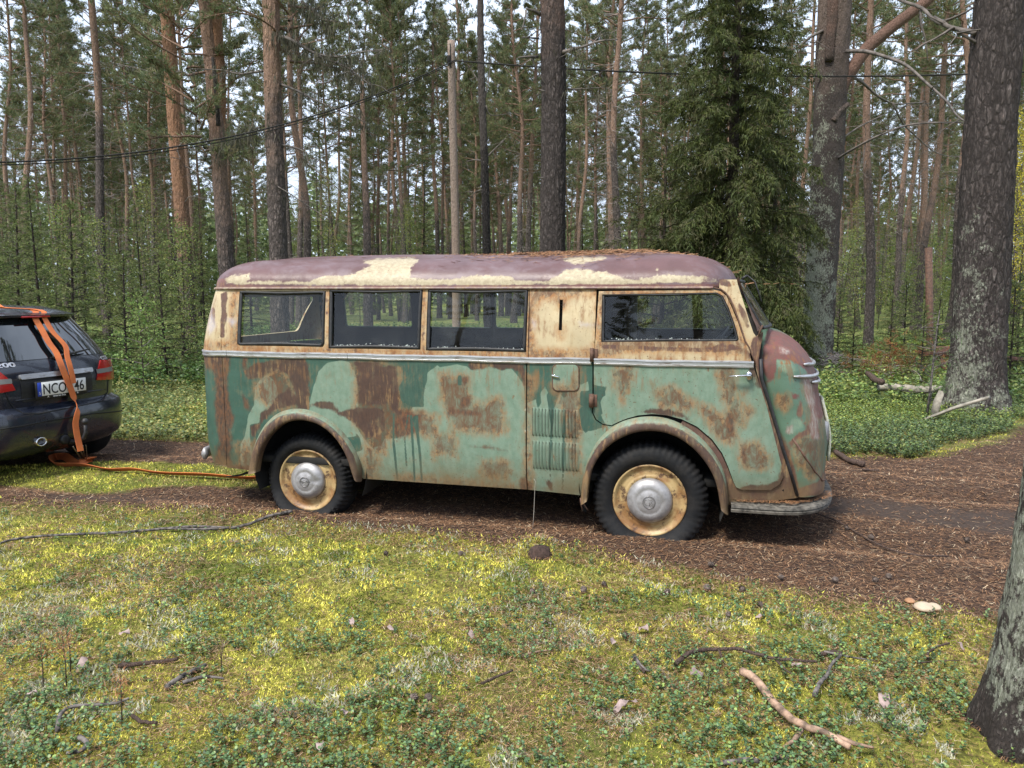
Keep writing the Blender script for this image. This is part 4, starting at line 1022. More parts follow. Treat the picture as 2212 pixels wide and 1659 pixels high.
def gh(x, y):
    x = np.asarray(x, float); y = np.asarray(y, float)
    n1 = vnoise(x, y, .9, 3, 2) - .5; n2 = vnoise(x, y, 4.2, 5, 2) - .5; n3 = vnoise(x, y, .12, 9) - .5
    # quiet where the van, the car and the track are
    dr = (y - (5.6 - .2436 * (x + 1.46))) ; quiet = 1 / (1 + np.exp(-(np.abs(dr) - 1.15) * 5))
    far = np.clip((y - 12) / 25, 0, 1)
    n5 = vnoise(x, y, 9.0, 15, 2) - .5
    z = quiet * (n1 * .07 + n2 * .034 + n5 * .030 * (y < 9)) + n3 * far * .9 + (1 - quiet) * n2 * .006
    wv = (x + 1.4645) * .2368 + (y - 5.5721) * .9715; edge = np.clip((wv + .42) / .30, 0, 1) * np.clip((2.35 - wv) / .35, 0, 1); edge = edge * edge * (3 - 2 * edge)
    z = z + edge * (.038 + n2 * .02) * (1 - np.exp(-((wv - .13) / .15) ** 2) - np.exp(-((wv - 1.62) / .15) ** 2)) * (np.abs(x) < 12)
    z = z + .075 * np.exp(-((x - MOUND[0]) ** 2 + ((y - MOUND[1]) * 1.0) ** 2) / .022)
    return z
def fields(x, y):
    """road, strip, mud signed distances in metres (positive inside)"""
    Q = np.stack([x, y], 1); r = sdist(Q, ROAD); s = sdist(Q, STRIP); m = np.maximum(sdist(Q, MUD[0]), sdist(Q, MUD[1])); return r, s, m
def axis(lim, fine, lo, hi, g):
    a = [lo]
    while a[-1] < hi: a.append(a[-1] + fine)
    st = fine; up = [a[-1]]
    while up[-1] < lim[1]: st *= g; up.append(up[-1] + st)
    st = fine; dn = [lo]
    while dn[-1] > lim[0]: st *= g; dn.append(dn[-1] - st)
    return np.array(dn[::-1][:-1] + a + up[1:])
gx = axis((-260, 260), .035, -4.2, 4.6, 1.07); gy = axis((-120, 420), .035, 2.0, 7.2, 1.07)
X, Y = np.meshgrid(gx, gy); xx, yy = X.ravel(), Y.ravel(); zz = gh(xx, yy)
near = (np.abs(xx) < 25) & (yy > -5) & (yy < 25)
rd = np.full(len(xx), -9.0); sr_ = np.full(len(xx), -9.0); md = np.full(len(xx), -9.0)
rd[near], sr_[near], md[near] = fields(xx[near], yy[near])
nxg = len(gx); ii = np.arange(len(xx)).reshape(len(gy), nxg)
quads = np.stack([ii[:-1, :-1], ii[:-1, 1:], ii[1:, 1:], ii[1:, :-1]], -1).reshape(-1, 4)
a = N('forest_floor'); co = a.coord()
n1 = a.noise(3.2, 8, .7, co); n2 = a.noise(26, 6, .7, co); n3 = a.noise(90, 4, .7, co); nl = a.noise(.55, 5, .6, co)
road = a.ramp(a.math('ADD', a.attr('road'), a.math('MULTIPLY', a.math('SUBTRACT', n1, .5), .55)), -.10, .10)
strip = a.ramp(a.math('ADD', a.attr('strip'), a.math('MULTIPLY', a.math('SUBTRACT', n1, .5), .3)), -.06, .08)
mud = a.ramp(a.math('ADD', a.attr('mud'), a.math('MULTIPLY', a.math('SUBTRACT', n1, .5), .8)), -.10, .12)
patch = a.ramp(a.math('ADD', n1, a.math('MULTIPLY', a.math('SUBTRACT', nl, .5), .5)), .56, .66)
ndl = a.noise(1, 3, .6, a.coord('Object', (30, 160, 30))); ndl2 = a.noise(1, 3, .6, a.coord('Object', (150, 34, 30)))
strk = a.ramp(a.math('MAXIMUM', ndl, ndl2), .56, .68)
lit = a.mix(strk, a.mix(a.ramp(n2, .35, .65), (.028, .018, .014), (.085, .051, .036)), (.25, .145, .085))
moss = a.mix(a.ramp(n2, .3, .7), (.06, .065, .016), (.38, .35, .07)); moss = a.mix(a.ramp(nl, .42, .62), moss, a.mix(n2, (.04, .055, .012), (.20, .23, .04)))  # dark end puts shade into the gaps beneath the blades
moss = a.mix(a.ramp(n3, .5, .75, 0, .5), moss, (.07, .06, .02))
strw = a.mix(strk, (.13, .085, .045), (.42, .30, .16))
g_ = a.mix(a.math('MULTIPLY', patch, .7), moss, strw)
far = a.mix(a.ramp(n1, .35, .65), (.08, .12, .04), (.19, .21, .06)); far = a.mix(a.ramp(nl, .5, .7), far, (.30, .27, .09))
geo = a.n('NewGeometry'); sep = a.n('SeparateXYZ'); a.l(geo.outputs['Position'], sep.inputs[0])
g_ = a.mix(a.ramp(sep.outputs[1], 6.5, 10), g_, far)
g_ = a.mix(road, g_, lit); g_ = a.mix(strip, g_, moss)
g_ = a.mix(a.math('MULTIPLY', mud, .85), g_, a.mix(n2, (.045, .032, .026), (.085, .063, .052)))
a.set(col=g_, rough=.9, spec=.2).bump(a.math('ADD', n2, a.math('MULTIPLY', n3, .6)), .8, .03)
M_ground = a.m
gnd = tris_mesh('ground', np.stack([xx, yy, zz], 1), 0, M_ground, k=4, idx=quads, smooth=True)
for nm_, v in (('road', rd), ('strip', sr_), ('mud', md)):
    at = gnd.data.attributes.new(nm_, 'FLOAT', 'POINT'); at.data.foreach_set('value', v.astype(np.float32))
gnd['kind'] = 'structure'

# ------------------------------------------------------------------ ground cover (uncountable)
M_moss = tinted('moss_tint', .8, .25, .2); M_leaf = tinted('leaf_tint', .45, .25, .45); M_dry = tinted('dry_tint', .8, .1, .2)
def sample(n, y0, y1, p=1.3, margin=.9):
    u = rng.random(n); q = 1 - p
    y = (y0 ** q + u * (y1 ** q - y0 ** q)) ** (1 / q); x = (rng.random(n) * 2 - 1) * (y * .68 + margin); return x, y
def pick(x, y, n_pal, pal, seed, sc=2.0, jit=.25):
    pal = np.array(pal); t = vnoise(x, y, sc, seed, 3); t = np.clip((t - .3) / .4, 0, .999) * (len(pal) - 1) + rng.normal(0, jit, len(x)); t = np.clip(t, 0, len(pal) - 1.001)
    i = t.astype(int); f = (t - i)[:, None]; return pal[i] * (1 - f) + pal[i + 1] * f
def blades(x, y, z, h, wd, lean, col, dark=.55):
    n = len(x); g = rng.random(n) * 2 * np.pi; l = rng.normal(0, 1, (n, 2)) * lean[:, None]
    b = np.stack([np.cos(g) * wd, np.sin(g) * wd, np.zeros(n)], 1); base = np.stack([x, y, z], 1); tip = base + np.stack([l[:, 0], l[:, 1], h], 1)
    V = np.stack([base - b, base + b, tip], 1).reshape(-1, 3); c = np.repeat(col, 3, 0).reshape(n, 3, 3).copy(); return V, c.reshape(-1, 3)
# moss
x, y = sample(520000, 2.0, 11, 1.6)
r, s, m_ = fields(x, y)
pt = vnoise(x, y, 3.2, 61, 3) + (vnoise(x, y, .55, 62, 2) - .5) * .5
keep = (np.where(r > 0, 0, 1) * ((pt < .56) | (rng.random(len(x)) < .4)) + (s > .02)) * (m_ < 0) > 0
keep |= (r > -.15) & (r < .12) & (rng.random(len(x)) < .25)
keep &= rng.random(len(x)) < .96
x, y = x[keep], y[keep]; n = len(x)
col = pick(x, y, 0, [(.12, .15, .03), (.26, .30, .05), (.56, .55, .085), (.82, .74, .17), (.68, .62, .11), (.28, .33, .06), (.48, .42, .14)], 71, 2.8, .55)
col *= rng.uniform(.30, 1.65, (n, 1))  # wide random brightness paints highlights and dark gaps into the blades
sc_ = np.clip(y / 3.2, .8, 1.5)
V, c = blades(x, y, gh(x, y) - .003, rng.uniform(.005, .017, n) * sc_, rng.uniform(.0022, .0046, n) * sc_, np.full(n, .008) * sc_, col)
o = tris_mesh('moss', V, 0, M_moss, col=c); tag(o, 'yellow green moss carpet in front of the van and beside the track', 'moss', kind='stuff')
# pale lichen tufts
x, y = sample(150000, 2.0, 6.3, 1.7); r, s, m_ = fields(x, y)
pt = vnoise(x, y, 4.6, 81, 3) + .10 * (vnoise(x, y, .8, 82, 2) - .5) + .03 * (r > -.5); keep = (pt > .63) & (r < .10) & (x < 1.6); x, y = x[keep], y[keep]; n = len(x)
col = np.array([(.56, .55, .42)]) * rng.uniform(.5, 1.2, (n, 1))
V, c = blades(x, y, gh(x, y), rng.uniform(.010, .026, n), rng.uniform(.0025, .006, n), np.full(n, .012), col)
o = tris_mesh('reindeer_lichen', V, 0, M_moss, col=c); tag(o, 'pale grey green reindeer lichen tufts in the moss', 'lichen', kind='stuff')
# needles and straw: thin slivers lying down
def slivers(x, y, z, L, wd, col, tilt=.15):
    n = len(x); g = rng.random(n) * 2 * np.pi; d = np.stack([np.cos(g) * L, np.sin(g) * L, rng.normal(0, tilt, n) * L], 1); p = np.stack([-np.sin(g) * wd, np.cos(g) * wd, np.zeros(n)], 1)
    b = np.stack([x, y, z], 1); V = np.stack([b - d / 2 - p, b - d / 2 + p, b + d / 2 + p, b + d / 2 - p], 1).reshape(-1, 3); return V, np.repeat(col, 4, 0)
x, y = sample(330000, 2.0, 11, 1.4, 1.5); r, s, m_ = fields(x, y)
pl_ = vnoise(x, y, 2.2, 63, 3); keep = ((r > -.25) | (rng.random(len(x)) < np.where(pl_ > .54, .75, .18))) & ((m_ < 0) | (rng.random(len(x)) < .25)) & ((s < 0) | (rng.random(len(x)) < .3)); x, y, r = x[keep], y[keep], r[keep]; n = len(x)
pal = np.array([(.29, .155, .082), (.17, .092, .055), (.46, .29, .17), (.085, .052, .038), (.55, .43, .29)])
col = pal[rng.choice(5, n, p=[.32, .28, .14, .20, .06])] * rng.uniform(.55, 1.25, (n, 1))
sc_ = np.clip(y / 3.6, .7, 1.8)
V, c = slivers(x, y, gh(x, y) + .004 + (r < 0) * .010 + rng.random(n) * .006, rng.uniform(.014, .042, n) * sc_ ** .5, rng.uniform(.0007, .0014, n) * sc_, col)
o = tris_mesh('needle_litter', V, 0, M_dry, col=c, k=4); tag(o, 'brown and orange pine needles covering the track around the van', 'needles', kind='stuff')
# lingonberry and other leafy ground plants
def leaves(P0, D, U, L, W, col, k=6):
    """hexagonal leaves: base point, direction, width direction"""
    S = np.cross(D, U); S /= np.maximum(np.linalg.norm(S, axis=1), 1e-6)[:, None]; L = L[:, None]; W = W[:, None]
    if k == 6: pts = [P0, P0 + D * L * .35 + S * W, P0 + D * L * .75 + S * W * .85, P0 + D * L, P0 + D * L * .75 - S * W * .85, P0 + D * L * .35 - S * W]
    elif k == 4: pts = [P0, P0 + D * L * .5 + S * W, P0 + D * L, P0 + D * L * .5 - S * W]
    else: pts = [P0 - S * W, P0 + S * W, P0 + D * L]
    return np.stack(pts, 1).reshape(-1, 3), np.repeat(col, len(pts), 0)
def unit(v): return v / np.maximum(np.linalg.norm(v, axis=1), 1e-9)[:, None]
def plants(x, y, hmin, hmax, nl, Lmin, Lmax, pal, name, label, cat, k=6, stems=True, wr=.42, spread=.35):
    n = len(x); H = rng.uniform(hmin, hmax, n); z = gh(x, y); top = np.stack([rng.normal(0, .35, n) * H, rng.normal(0, .35, n) * H, H], 1)
    base = np.stack([x, y, z], 1); idx = np.repeat(np.arange(n), nl); t = np.tile(np.linspace(.25, 1, nl), n) + rng.normal(0, .05, n * nl)
    P0 = base[idx] + top[idx] * t[:, None]; g = np.tile(np.arange(nl) * 2.4, n) + rng.random(n)[idx] * 6.28
    up = rng.uniform(-.1, .9, len(idx)); D = unit(np.stack([np.cos(g), np.sin(g), up], 1)); U = unit(np.stack([rng.normal(0, spread, len(idx)), rng.normal(0, spread, len(idx)), np.ones(len(idx))], 1))
    L = rng.uniform(Lmin, Lmax, len(idx)); pal = np.array(pal); c = pal[rng.choice(len(pal), len(idx))] * rng.uniform(.6, 1.3, (len(idx), 1)) * rng.uniform(.8, 1.15, n)[idx][:, None]
    V, c = leaves(P0, D, U, L, L * wr, c, k)
    return V, c, base, top
def plant_mesh(V, c, base, top, name, label, cat, k, mat=None):
    o = tris_mesh(name, V, 0, mat or M_leaf, col=c, k=k); tag(o, label, cat, kind='stuff')
    n = len(base); s = np.zeros_like(base); s[:, 0] = .0012; q = np.stack([base - s, base + s, base + top], 1).reshape(-1, 3)
    st = tris_mesh('stems', q, 0, M_dry, parent=o, col=np.tile([.16, .09, .05], (n * 3, 1)), k=3); st['kind'] = 'stuff'
    return o
x, y = sample(30000, 2.0, 6.3, 1.8, .8); r, s, m_ = fields(x, y)
dens = vnoise(x, y, 2.3, 33, 4) + .055 * np.clip((x * .8 - (y - 3.3)) / 2.2, -1, 1) + .02 * np.clip((3.1 - y), 0, 1) + .03 * np.clip(-x - 1.6, 0, 1) + .02 * (r > -.5)
keep = (rng.random(len(x)) < np.clip((dens - .48) / .20, .10, .55)) & (r < .05 - .25 * rng.random(len(x))); x, y = x[keep], y[keep]
LG = [(.11, .20, .08), (.16, .26, .10), (.07, .13, .05), (.24, .33, .09), (.13, .22, .11), (.18, .26, .07), (.09, .17, .07), (.28, .18, .07)]
V, c, b, t = plants(x, y, .022, .075, 11, .007, .0155, LG, '', '', '')
plant_mesh(V, c, b, t, 'lingonberry_plants', 'small glossy lingonberry plants growing through the moss', 'plants', 6)
# beyond the track: low berry shrubs
def shrubs(n, x0, x1, y0, y1, hmin, hmax, nl, L0, L1, pal, name, label, thr, seed, k=4):
    y = y0 + (y1 - y0) * rng.random(n) ** 1.25; x = x0 + (x1 - x0) * rng.random(n); dn = vnoise(x, y, .6, seed, 3); keep = dn > thr
    r, s, m_ = fields(x, y); keep &= (r < .0 + .6 * (dn - .5)); x, y = x[keep], y[keep]
    V, c, b, t = plants(x, y, hmin, hmax, nl, L0, L1, pal, '', '', '', k); tnt = np.repeat(pick(b[:, 0], b[:, 1], 0, [(.8, .8, .8), (1, 1, 1), (1.35, 1.25, .8)], seed + 5, .5), nl * k, 0)
    return plant_mesh(V, c * tnt, b, t, name, label, 'shrubs', k)
SH = [(.12, .20, .07), (.09, .15, .06), (.20, .28, .08), (.12, .18, .10), (.26, .30, .10)]
shrubs(17000, 1.6, 9, 6.9, 11.5, .05, .17, 14, .014, .030, SH, 'berry_shrubs', 'dense green berry shrubs between the van nose and the big pine', .20, 41)
shrubs(15000, 0, 22, 11, 26, .10, .34, 12, .035, .07, [(.17, .26, .07), (.22, .32, .08), (.11, .18, .06), (.30, .34, .09)], 'far_berry_shrubs', 'bright green shrub layer under the trees on the right', .22, 42)
shrubs(13000, -14, 1.5, 8.2, 14, .05, .20, 12, .02, .045, [(.16, .23, .07), (.25, .28, .09), (.11, .17, .06), (.36, .33, .11)], 'grassy_shrubs', 'mixed grass and low green shrubs behind the track on the left', .26, 43)
shrubs(13000, -24, 1, 13, 30, .12, .45, 12, .04, .09, [(.09, .17, .04), (.13, .21, .05), (.07, .13, .04)], 'undergrowth', 'green undergrowth at the foot of the trees on the left', .22, 44)
# ================================================================== trees
def bark(name, low, high, trans, scale=1.0, lichen=.0, contrast=1.0):
    a = N(name); co = a.coord(); sep = a.n('SeparateXYZ'); t = a.n('TexCoord'); a.l(t.outputs['Object'], sep.inputs[0])
    cv = a.coord('Object', (17 * scale, 17 * scale, 6.5 * scale))
    dv = a.n('MixRGB'); dv.inputs[0].default_value = .42; a.l(cv, dv.inputs[1]); x = a.n('TexNoise'); x.inputs['Scale'].default_value = 1.6; x.inputs['Detail'].default_value = 6; a.l(cv, x.inputs[0]); a.l(x.outputs['Color'], dv.inputs[2])
    plate = a.ramp(a.voro(1.5, dv.outputs[0], 'DISTANCE_TO_EDGE'), .0, .26)
    ridge = a.math('MULTIPLY', a.math('ABSOLUTE', a.math('SUBTRACT', a.noise(1, 7, .62, a.coord('Object', (15 * scale, 15 * scale, 2.2 * scale)), .4), .5)), 5.0, clamp=True)
    fine = a.noise(1, 8, .74, a.coord('Object', (46 * scale, 46 * scale, 17 * scale))); flake = a.noise(1, 5, .7, a.coord('Object', (22 * scale, 22 * scale, 30 * scale)))
    oi = a.n('ObjectInfo'); zz = a.math('ADD', sep.outputs[2], a.math('MULTIPLY', a.math('SUBTRACT', oi.outputs['Random'], .5), 3.0)); zz = a.math('ADD', zz, a.math('MULTIPLY', a.math('SUBTRACT', a.noise(1.3, 6, .65, co), .5), 7.0))
    up = a.ramp(zz, trans - 1.6, trans + 1.6); v1 = a.ramp(fine, .30, .70)
    base = a.mix(up, a.mix(v1, tuple(c * .60 for c in low), tuple(c * 1.45 for c in low)), a.mix(v1, tuple(c * .66 for c in high), tuple(min(1, c * 1.35) for c in high)))
    base = a.mix(a.math('MULTIPLY', a.ramp(flake, .56, .66), .45), base, (low[0] * 1.9, low[1] * 1.5, low[2] * 1.35))
    crk = a.math('SUBTRACT', 1.0, a.math('MULTIPLY', a.math('POWER', plate, .6), a.math('POWER', ridge, .5)))
    crk = a.math('MULTIPLY', crk, a.ramp(up, 0, 1, 1.0 * contrast, .6 * contrast), clamp=True)
    c = a.mix(crk, base, tuple(x * .20 for x in low))
    if lichen:
        li = a.math('ADD', a.attr('lichen'), a.math('MULTIPLY', a.math('SUBTRACT', a.math('ADD', a.math('MULTIPLY', a.noise(1, 9, .78, a.coord('Object', (30, 30, 20))), .6), a.math('MULTIPLY', a.noise(3.0, 4, .6, co), .4)), .5), 4.5)); li = a.ramp(li, -.04, .10)
        c = a.mix(a.math('MULTIPLY', li, a.math('SUBTRACT', 1.0, a.math('MULTIPLY', crk, .75))), c, a.mix(a.ramp(fine, .35, .65), (.26, .29, .20), (.64, .66, .54)))
    a.set(col=c, rough=.9, spec=.12).bump(a.math('ADD', a.math('MULTIPLY', a.math('MULTIPLY', plate, ridge), 1.0), a.math('MULTIPLY', fine, .6)), 1.0, .05 / scale)
    return a.m
M_bark = bark('pine_bark', (.27, .225, .205), (.47, .30, .215), 5.0, 1.0)
M_barkh = bark('old_pine_bark', (.175, .147, .138), (.30, .185, .14), 8.5, .9, 1.0)
M_barkb = bark('lichened_pine_bark', (.16, .136, .128), (.23, .18, .155), 8.0, 1.3, 1.0)
M_barkl = bark('pale_lichen_bark', (.135, .112, .102), (.20, .15, .125), 8.0, 1.8, 1.0, .7)
M_barkm = bark('limb_bark', (.15, .12, .105), (.25, .15, .115), 6.0, 1.6, 0, .8)
M_barkc = bark('crusted_lichen_bark', (.12, .10, .09), (.2, .15, .125), 8.0, 2.4, 1.0, .9)
M_barko = bark('orange_pine_bark', (.21, .165, .14), (.46, .25, .15), 2.0, .9, .0, .8)
M_barks = bark('spruce_bark', (.14, .115, .10), (.17, .13, .11), 5, 1.3)
M_barkd = bark('dead_tree_bark', (.085, .075, .072), (.14, .12, .11), 6, 1.2)
M_twig = simple('dead_twigs', (.21, .18, .165), .9, 0, .5, 8)
M_twigd = simple('dark_dead_wood', (.115, .098, .088), .9, 0, .5, 8)
M_needles = tinted('pine_needles', .6, .32, .3)

def trunk_mesh(h, r0, r1, seed, nseg=40, nring=14, flare=.25, disp=.04, sway=.12, lich=None, spread=None):
    q = random.Random(seed); ph = [q.random() * 6 for _ in range(6)]; V = []; Fc = []; L = []
    zs = [h * (i / nseg) ** 1.25 for i in range(nseg + 1)]
    for z in zs:
        t = z / h; r = r0 + (r1 - r0) * t ** .9; r *= 1 + flare * math.exp(-z / .28)
        cx = sway * (math.sin(z * .35 + ph[0]) - math.sin(ph[0])) * .5 + sway * .25 * math.sin(z * .9 + ph[1]) * min(1, z); cy = sway * (math.sin(z * .3 + ph[2]) - math.sin(ph[2])) * .5
        for k in range(nring):
            g = 2 * math.pi * k / nring
            n_ = noise.noise(Vector((math.cos(g) * 1.7, math.sin(g) * 1.7, z * 1.1 + seed))); n2_ = noise.noise(Vector((math.cos(g) * 5, math.sin(g) * 5, z * 5 + seed)))
            root = .35 * flare * math.exp(-z / .16) * math.cos(g * 5 + ph[3])
            rr = r * (1 + disp * n_ + disp * .5 * n2_ + root); V.append((cx + rr * math.cos(g), cy + rr * math.sin(g), z - .12 * (z == 0)))
            L.append(lich(z, g) if lich else -1.0)
    for i in range(nseg):
        for k in range(nring): k2 = (k + 1) % nring; Fc.append((i * nring + k, i * nring + k2, (i + 1) * nring + k2, (i + 1) * nring + k))
    Fc.append(tuple(nseg * nring + k for k in range(nring)))
    def axis_(z): return Vector((sway * (math.sin(z * .35 + ph[0]) - math.sin(ph[0])) * .5 + sway * .25 * math.sin(z * .9 + ph[1]) * min(1, z), sway * (math.sin(z * .3 + ph[2]) - math.sin(ph[2])) * .5, z))
    return V, Fc, L, axis_
def mk(name, V, Fc, mat, parent=None, L=None): return mesh(name, V, Fc, mat, parent, True, dict(lichen=L) if L else None)
def bend_path(p, d, L, n, droop, wig, q):
    pts = [Vector(p)]; d = Vector(d).normalized()
    for i in range(n):
        d = (d + Vector((q.uniform(-wig, wig), q.uniform(-wig, wig), q.uniform(-wig, wig) - droop / n))).normalized(); pts.append(pts[-1] + d * (L / n))
    return pts
def tufts(P0, D, n_per, L0, L1, W, spread, pal, jit=.3):
    """needle tufts: at each point a spray of thin triangles round its direction"""
    P0 = np.array(P0); D = unit(np.array(D)); n = len(P0); idx = np.repeat(np.arange(n), n_per)
    d = unit(D[idx] + rng.normal(0, spread, (len(idx), 3))); U = unit(rng.normal(0, 1, (len(idx), 3))); L = rng.uniform(L0, L1, len(idx))
    pal = np.array(pal); c = pal[rng.choice(len(pal), n)][idx] * rng.uniform(1 - jit, 1 + jit, (len(idx), 1))
    p = P0[idx] + rng.normal(0, .02, (len(idx), 3)); return leaves(p, d, U, L, np.full(len(idx), W), c, 3)
PINE = [(.145, .175, .078), (.11, .14, .065), (.18, .195, .09), (.22, .215, .10), (.175, .155, .085), (.125, .165, .085)]
SPRUCE = [(.066, .080, .020), (.046, .058, .018), (.092, .108, .028), (.080, .078, .032)]
def pine_tree(seed, h, c0, Rc, nbr, r0, deadn, W=.011, tp=7, twn=7, parts=True, L0=.08, L1=.17):
    q = random.Random(seed); V, Fc, L, ax = trunk_mesh(h, r0, .03, seed, 30, 9, .2, .05, .35)
    br = MB(); P0 = []; D = []
    for i in range(nbr):
        t = (i + q.random()) / nbr; z = c0 + (h - c0) * t ** .95; g = i * 2.399 + q.uniform(-.5, .5)
        bl = Rc * (1 - .75 * t) * q.uniform(.6, 1.1) * (.55 + .45 * min(1, (t + .12) * 3)); el = q.uniform(-.05, .45) + .5 * t
        pts = bend_path(ax(z), (math.cos(g), math.sin(g), el), bl, 6, -.15, .22, q); br.tube(pts, [.030 * (1 - t * .5) * (1 - .8 * k / 6) + .003 for k in range(7)], 4, False)
        for k in range(twn):
            f = .35 + .65 * (k + q.random()) / twn; a_ = int(f * 6) if f < 1 else 5; a_ = min(a_, 5); p = pts[a_].lerp(pts[a_ + 1], f * 6 - a_); d0 = (pts[a_ + 1] - pts[a_]).normalized()
            tl = bl * q.uniform(.18, .38); dd = (d0 + Vector((q.uniform(-1, 1), q.uniform(-1, 1), q.uniform(-.2, .6)))).normalized(); tw = bend_path(p, dd, tl, 3, -.3, .2, q)
            br.tube(tw, [.009, .007, .005, .003], 3, False)
            for j in range(1, 4):
                for _ in range(3): P0.append(tw[j] + Vector((q.gauss(0, .07), q.gauss(0, .07), q.gauss(0, .05)))); D.append((tw[j] - tw[j - 1]).normalized() + Vector((0, 0, .3)))
    dm = MB()
    for i in range(deadn):
        z = c0 * q.uniform(.18, 1.12); g = q.random() * 6.28; l = q.uniform(.3, 1.5) * (z / c0); pts = bend_path(ax(z), (math.cos(g), math.sin(g), q.uniform(-.3, .25)), l, 4, q.uniform(-.2, .5), .25, q)
        dm.tube(pts, [.014, .010, .007, .005, .003], 3, False)
        for k in range(3):
            p = pts[q.randint(1, 4)]; dm.tube(bend_path(p, (q.uniform(-1, 1), q.uniform(-1, 1), q.uniform(-.7, .4)), q.uniform(.15, .5), 2, .2, .3, q), [.005, .004, .002], 3, False)
    Vt, c = tufts(P0, D, tp, L0, L1, W, .62, PINE)
    e = empty('pine_tree'); mk('trunk', V, Fc, M_bark, e, L); br.build('branches', M_bark, e); dm.build('dead_branches', M_twig, e)
    tris_mesh('crown', Vt, 0, M_needles, e, c, 3); return e
def spruce_tree(seed, h, Rb, nbr, r0, W=.010, dens=1.0, pal=SPRUCE, droop=.5, z0=.06, L0=.05, L1=.11, name='spruce_tree', tp=5, base_pow=.8, hang=.0):
    q = random.Random(seed); V, Fc, L, ax = trunk_mesh(h, r0, .015, seed, 20, 8, .2, .05, .06)
    br = MB(); P0 = []; D = []
    for i in range(nbr):
        t = ((i + q.random()) / nbr); z = h * (z0 + (1 - z0) * t); g = i * 2.399 + q.uniform(-.4, .4)
        bl = Rb * (1 - t) ** base_pow * q.uniform(.65, 1.1) + .08; pts = bend_path(ax(z), (math.cos(g), math.sin(g), .15 + .5 * t), bl, 6, droop * (1 - t), .12, q)
        br.tube(pts, [.020 * (1 - t) * (1 - .85 * k / 6) + .003 for k in range(7)], 3, False)
        nt_ = max(3, int(bl * 13 * dens))
        for k in range(nt_):
            f = .12 + .88 * (k + q.random()) / nt_; a_ = min(5, int(f * 6)); p = pts[a_].lerp(pts[a_ + 1], f * 6 - a_); d0 = (pts[a_ + 1] - pts[a_]).normalized(); sd = d0.cross(Vector((0, 0, 1))).normalized() * (1 if k % 2 else -1)
            tl = bl * q.uniform(.12, .30) * (1.15 - f * .5) + .05; dd = (d0 * .6 + sd * q.uniform(.4, 1) + Vector((0, 0, -q.uniform(.1, .9) * droop))).normalized(); nn = max(2, int(tl / .075))
            for j in range(nn): P0.append(p + dd * (tl * (j + .5) / nn) + Vector((0, 0, -.12 * tl * (j / nn) ** 2 * 3 * droop))); D.append(dd + Vector((0, 0, -.1 - hang)))
            P0.append(p); D.append(d0)
    Vt, c = tufts(P0, D, tp, L0, L1, W, .45, pal)
    e = empty(name); mk('trunk', V, Fc, M_barks, e, L); br.build('branches', M_barks, e); tris_mesh('crown', Vt, 0, M_needles, e, c, 3); return e
def leafy_tree(seed, h, Rb, n_l, pal, name='young_birch', r0=.03, L0=.03, L1=.06, mat=None):
    q = random.Random(seed); V, Fc, L, ax = trunk_mesh(h, r0, .006, seed, 16, 7, .2, .04, .25); br = MB(); P0 = []
    nb = int(h * 7)
    for i in range(nb):
        t = .15 + .85 * (i + q.random()) / nb; z = h * t * .98; g = i * 2.399 + q.uniform(-.6, .6); bl = Rb * math.sin(min(1, (1 - t) * 1.4 + .12) * 1.5) * q.uniform(.6, 1.1)
        pts = bend_path(ax(z), (math.cos(g), math.sin(g), .7), bl, 5, .3, .25, q); br.tube(pts, [.010, .008, .006, .005, .003, .002], 3, False)
        for _ in range(int(n_l / nb)): f = q.random() ** .6; a_ = min(4, int(f * 5)); p = pts[a_].lerp(pts[a_ + 1], f * 5 - a_); P0.append(p + Vector((q.gauss(0, .14), q.gauss(0, .14), q.gauss(0, .12))) * Rb)
    P0 = np.array(P0); n = len(P0); c = np.array(pal)[rng.choice(len(pal), n)] * rng.uniform(.7, 1.3, (n, 1))
    Ls = rng.uniform(L0, L1, n); Vt, c = leaves(P0, unit(rng.normal(0, 1, (n, 3))), unit(rng.normal(0, 1, (n, 3))), Ls, Ls * .4, c, 4)
    e = empty(name); mk('trunk', V, Fc, mat or M_barks, e, L); br.build('branches', M_twig, e); tris_mesh('crown', Vt, 0, M_needles, e, c, 4); return e

PT = [pine_tree(11, 19, 9.5, 2.2, 62, .16, 90), pine_tree(23, 17, 8.0, 2.4, 62, .16, 90), pine_tree(37, 20, 11.5, 2.0, 62, .16, 100), pine_tree(51, 14, 6.0, 2.0, 56, .15, 60),
      pine_tree(77, 21, 9.5, 2.2, 62, .16, 100)]
SPG = [(.125, .165, .052), (.09, .125, .042), (.18, .215, .068), (.15, .155, .068)]
SP = [spruce_tree(5, 6.5, 1.35, 80, .06, pal=SPG), spruce_tree(6, 4.2, 1.1, 60, .045, dens=1.1, pal=SPG), spruce_tree(8, 2.6, .8, 44, .03, dens=1.2, L0=.04, L1=.08, pal=SPG), spruce_tree(9, 10, 1.7, 100, .09, dens=.8, pal=SPG)]
LF = [leafy_tree(3, 7, 1.1, 4200, [(.17, .22, .06), (.23, .26, .07), (.12, .17, .05), (.32, .31, .08)]), leafy_tree(4, 4.5, .9, 3000, [(.13, .19, .055), (.18, .23, .065), (.25, .26, .07)]),
      leafy_tree(12, 8, 1.2, 3800, [(.52, .42, .03), (.45, .38, .04), (.35, .34, .05)], 'yellow_aspen'), leafy_tree(14, 1.6, .6, 900, [(.14, .23, .06), (.20, .27, .07)], 'willow_bush', .012, .025, .05)]
used = set()
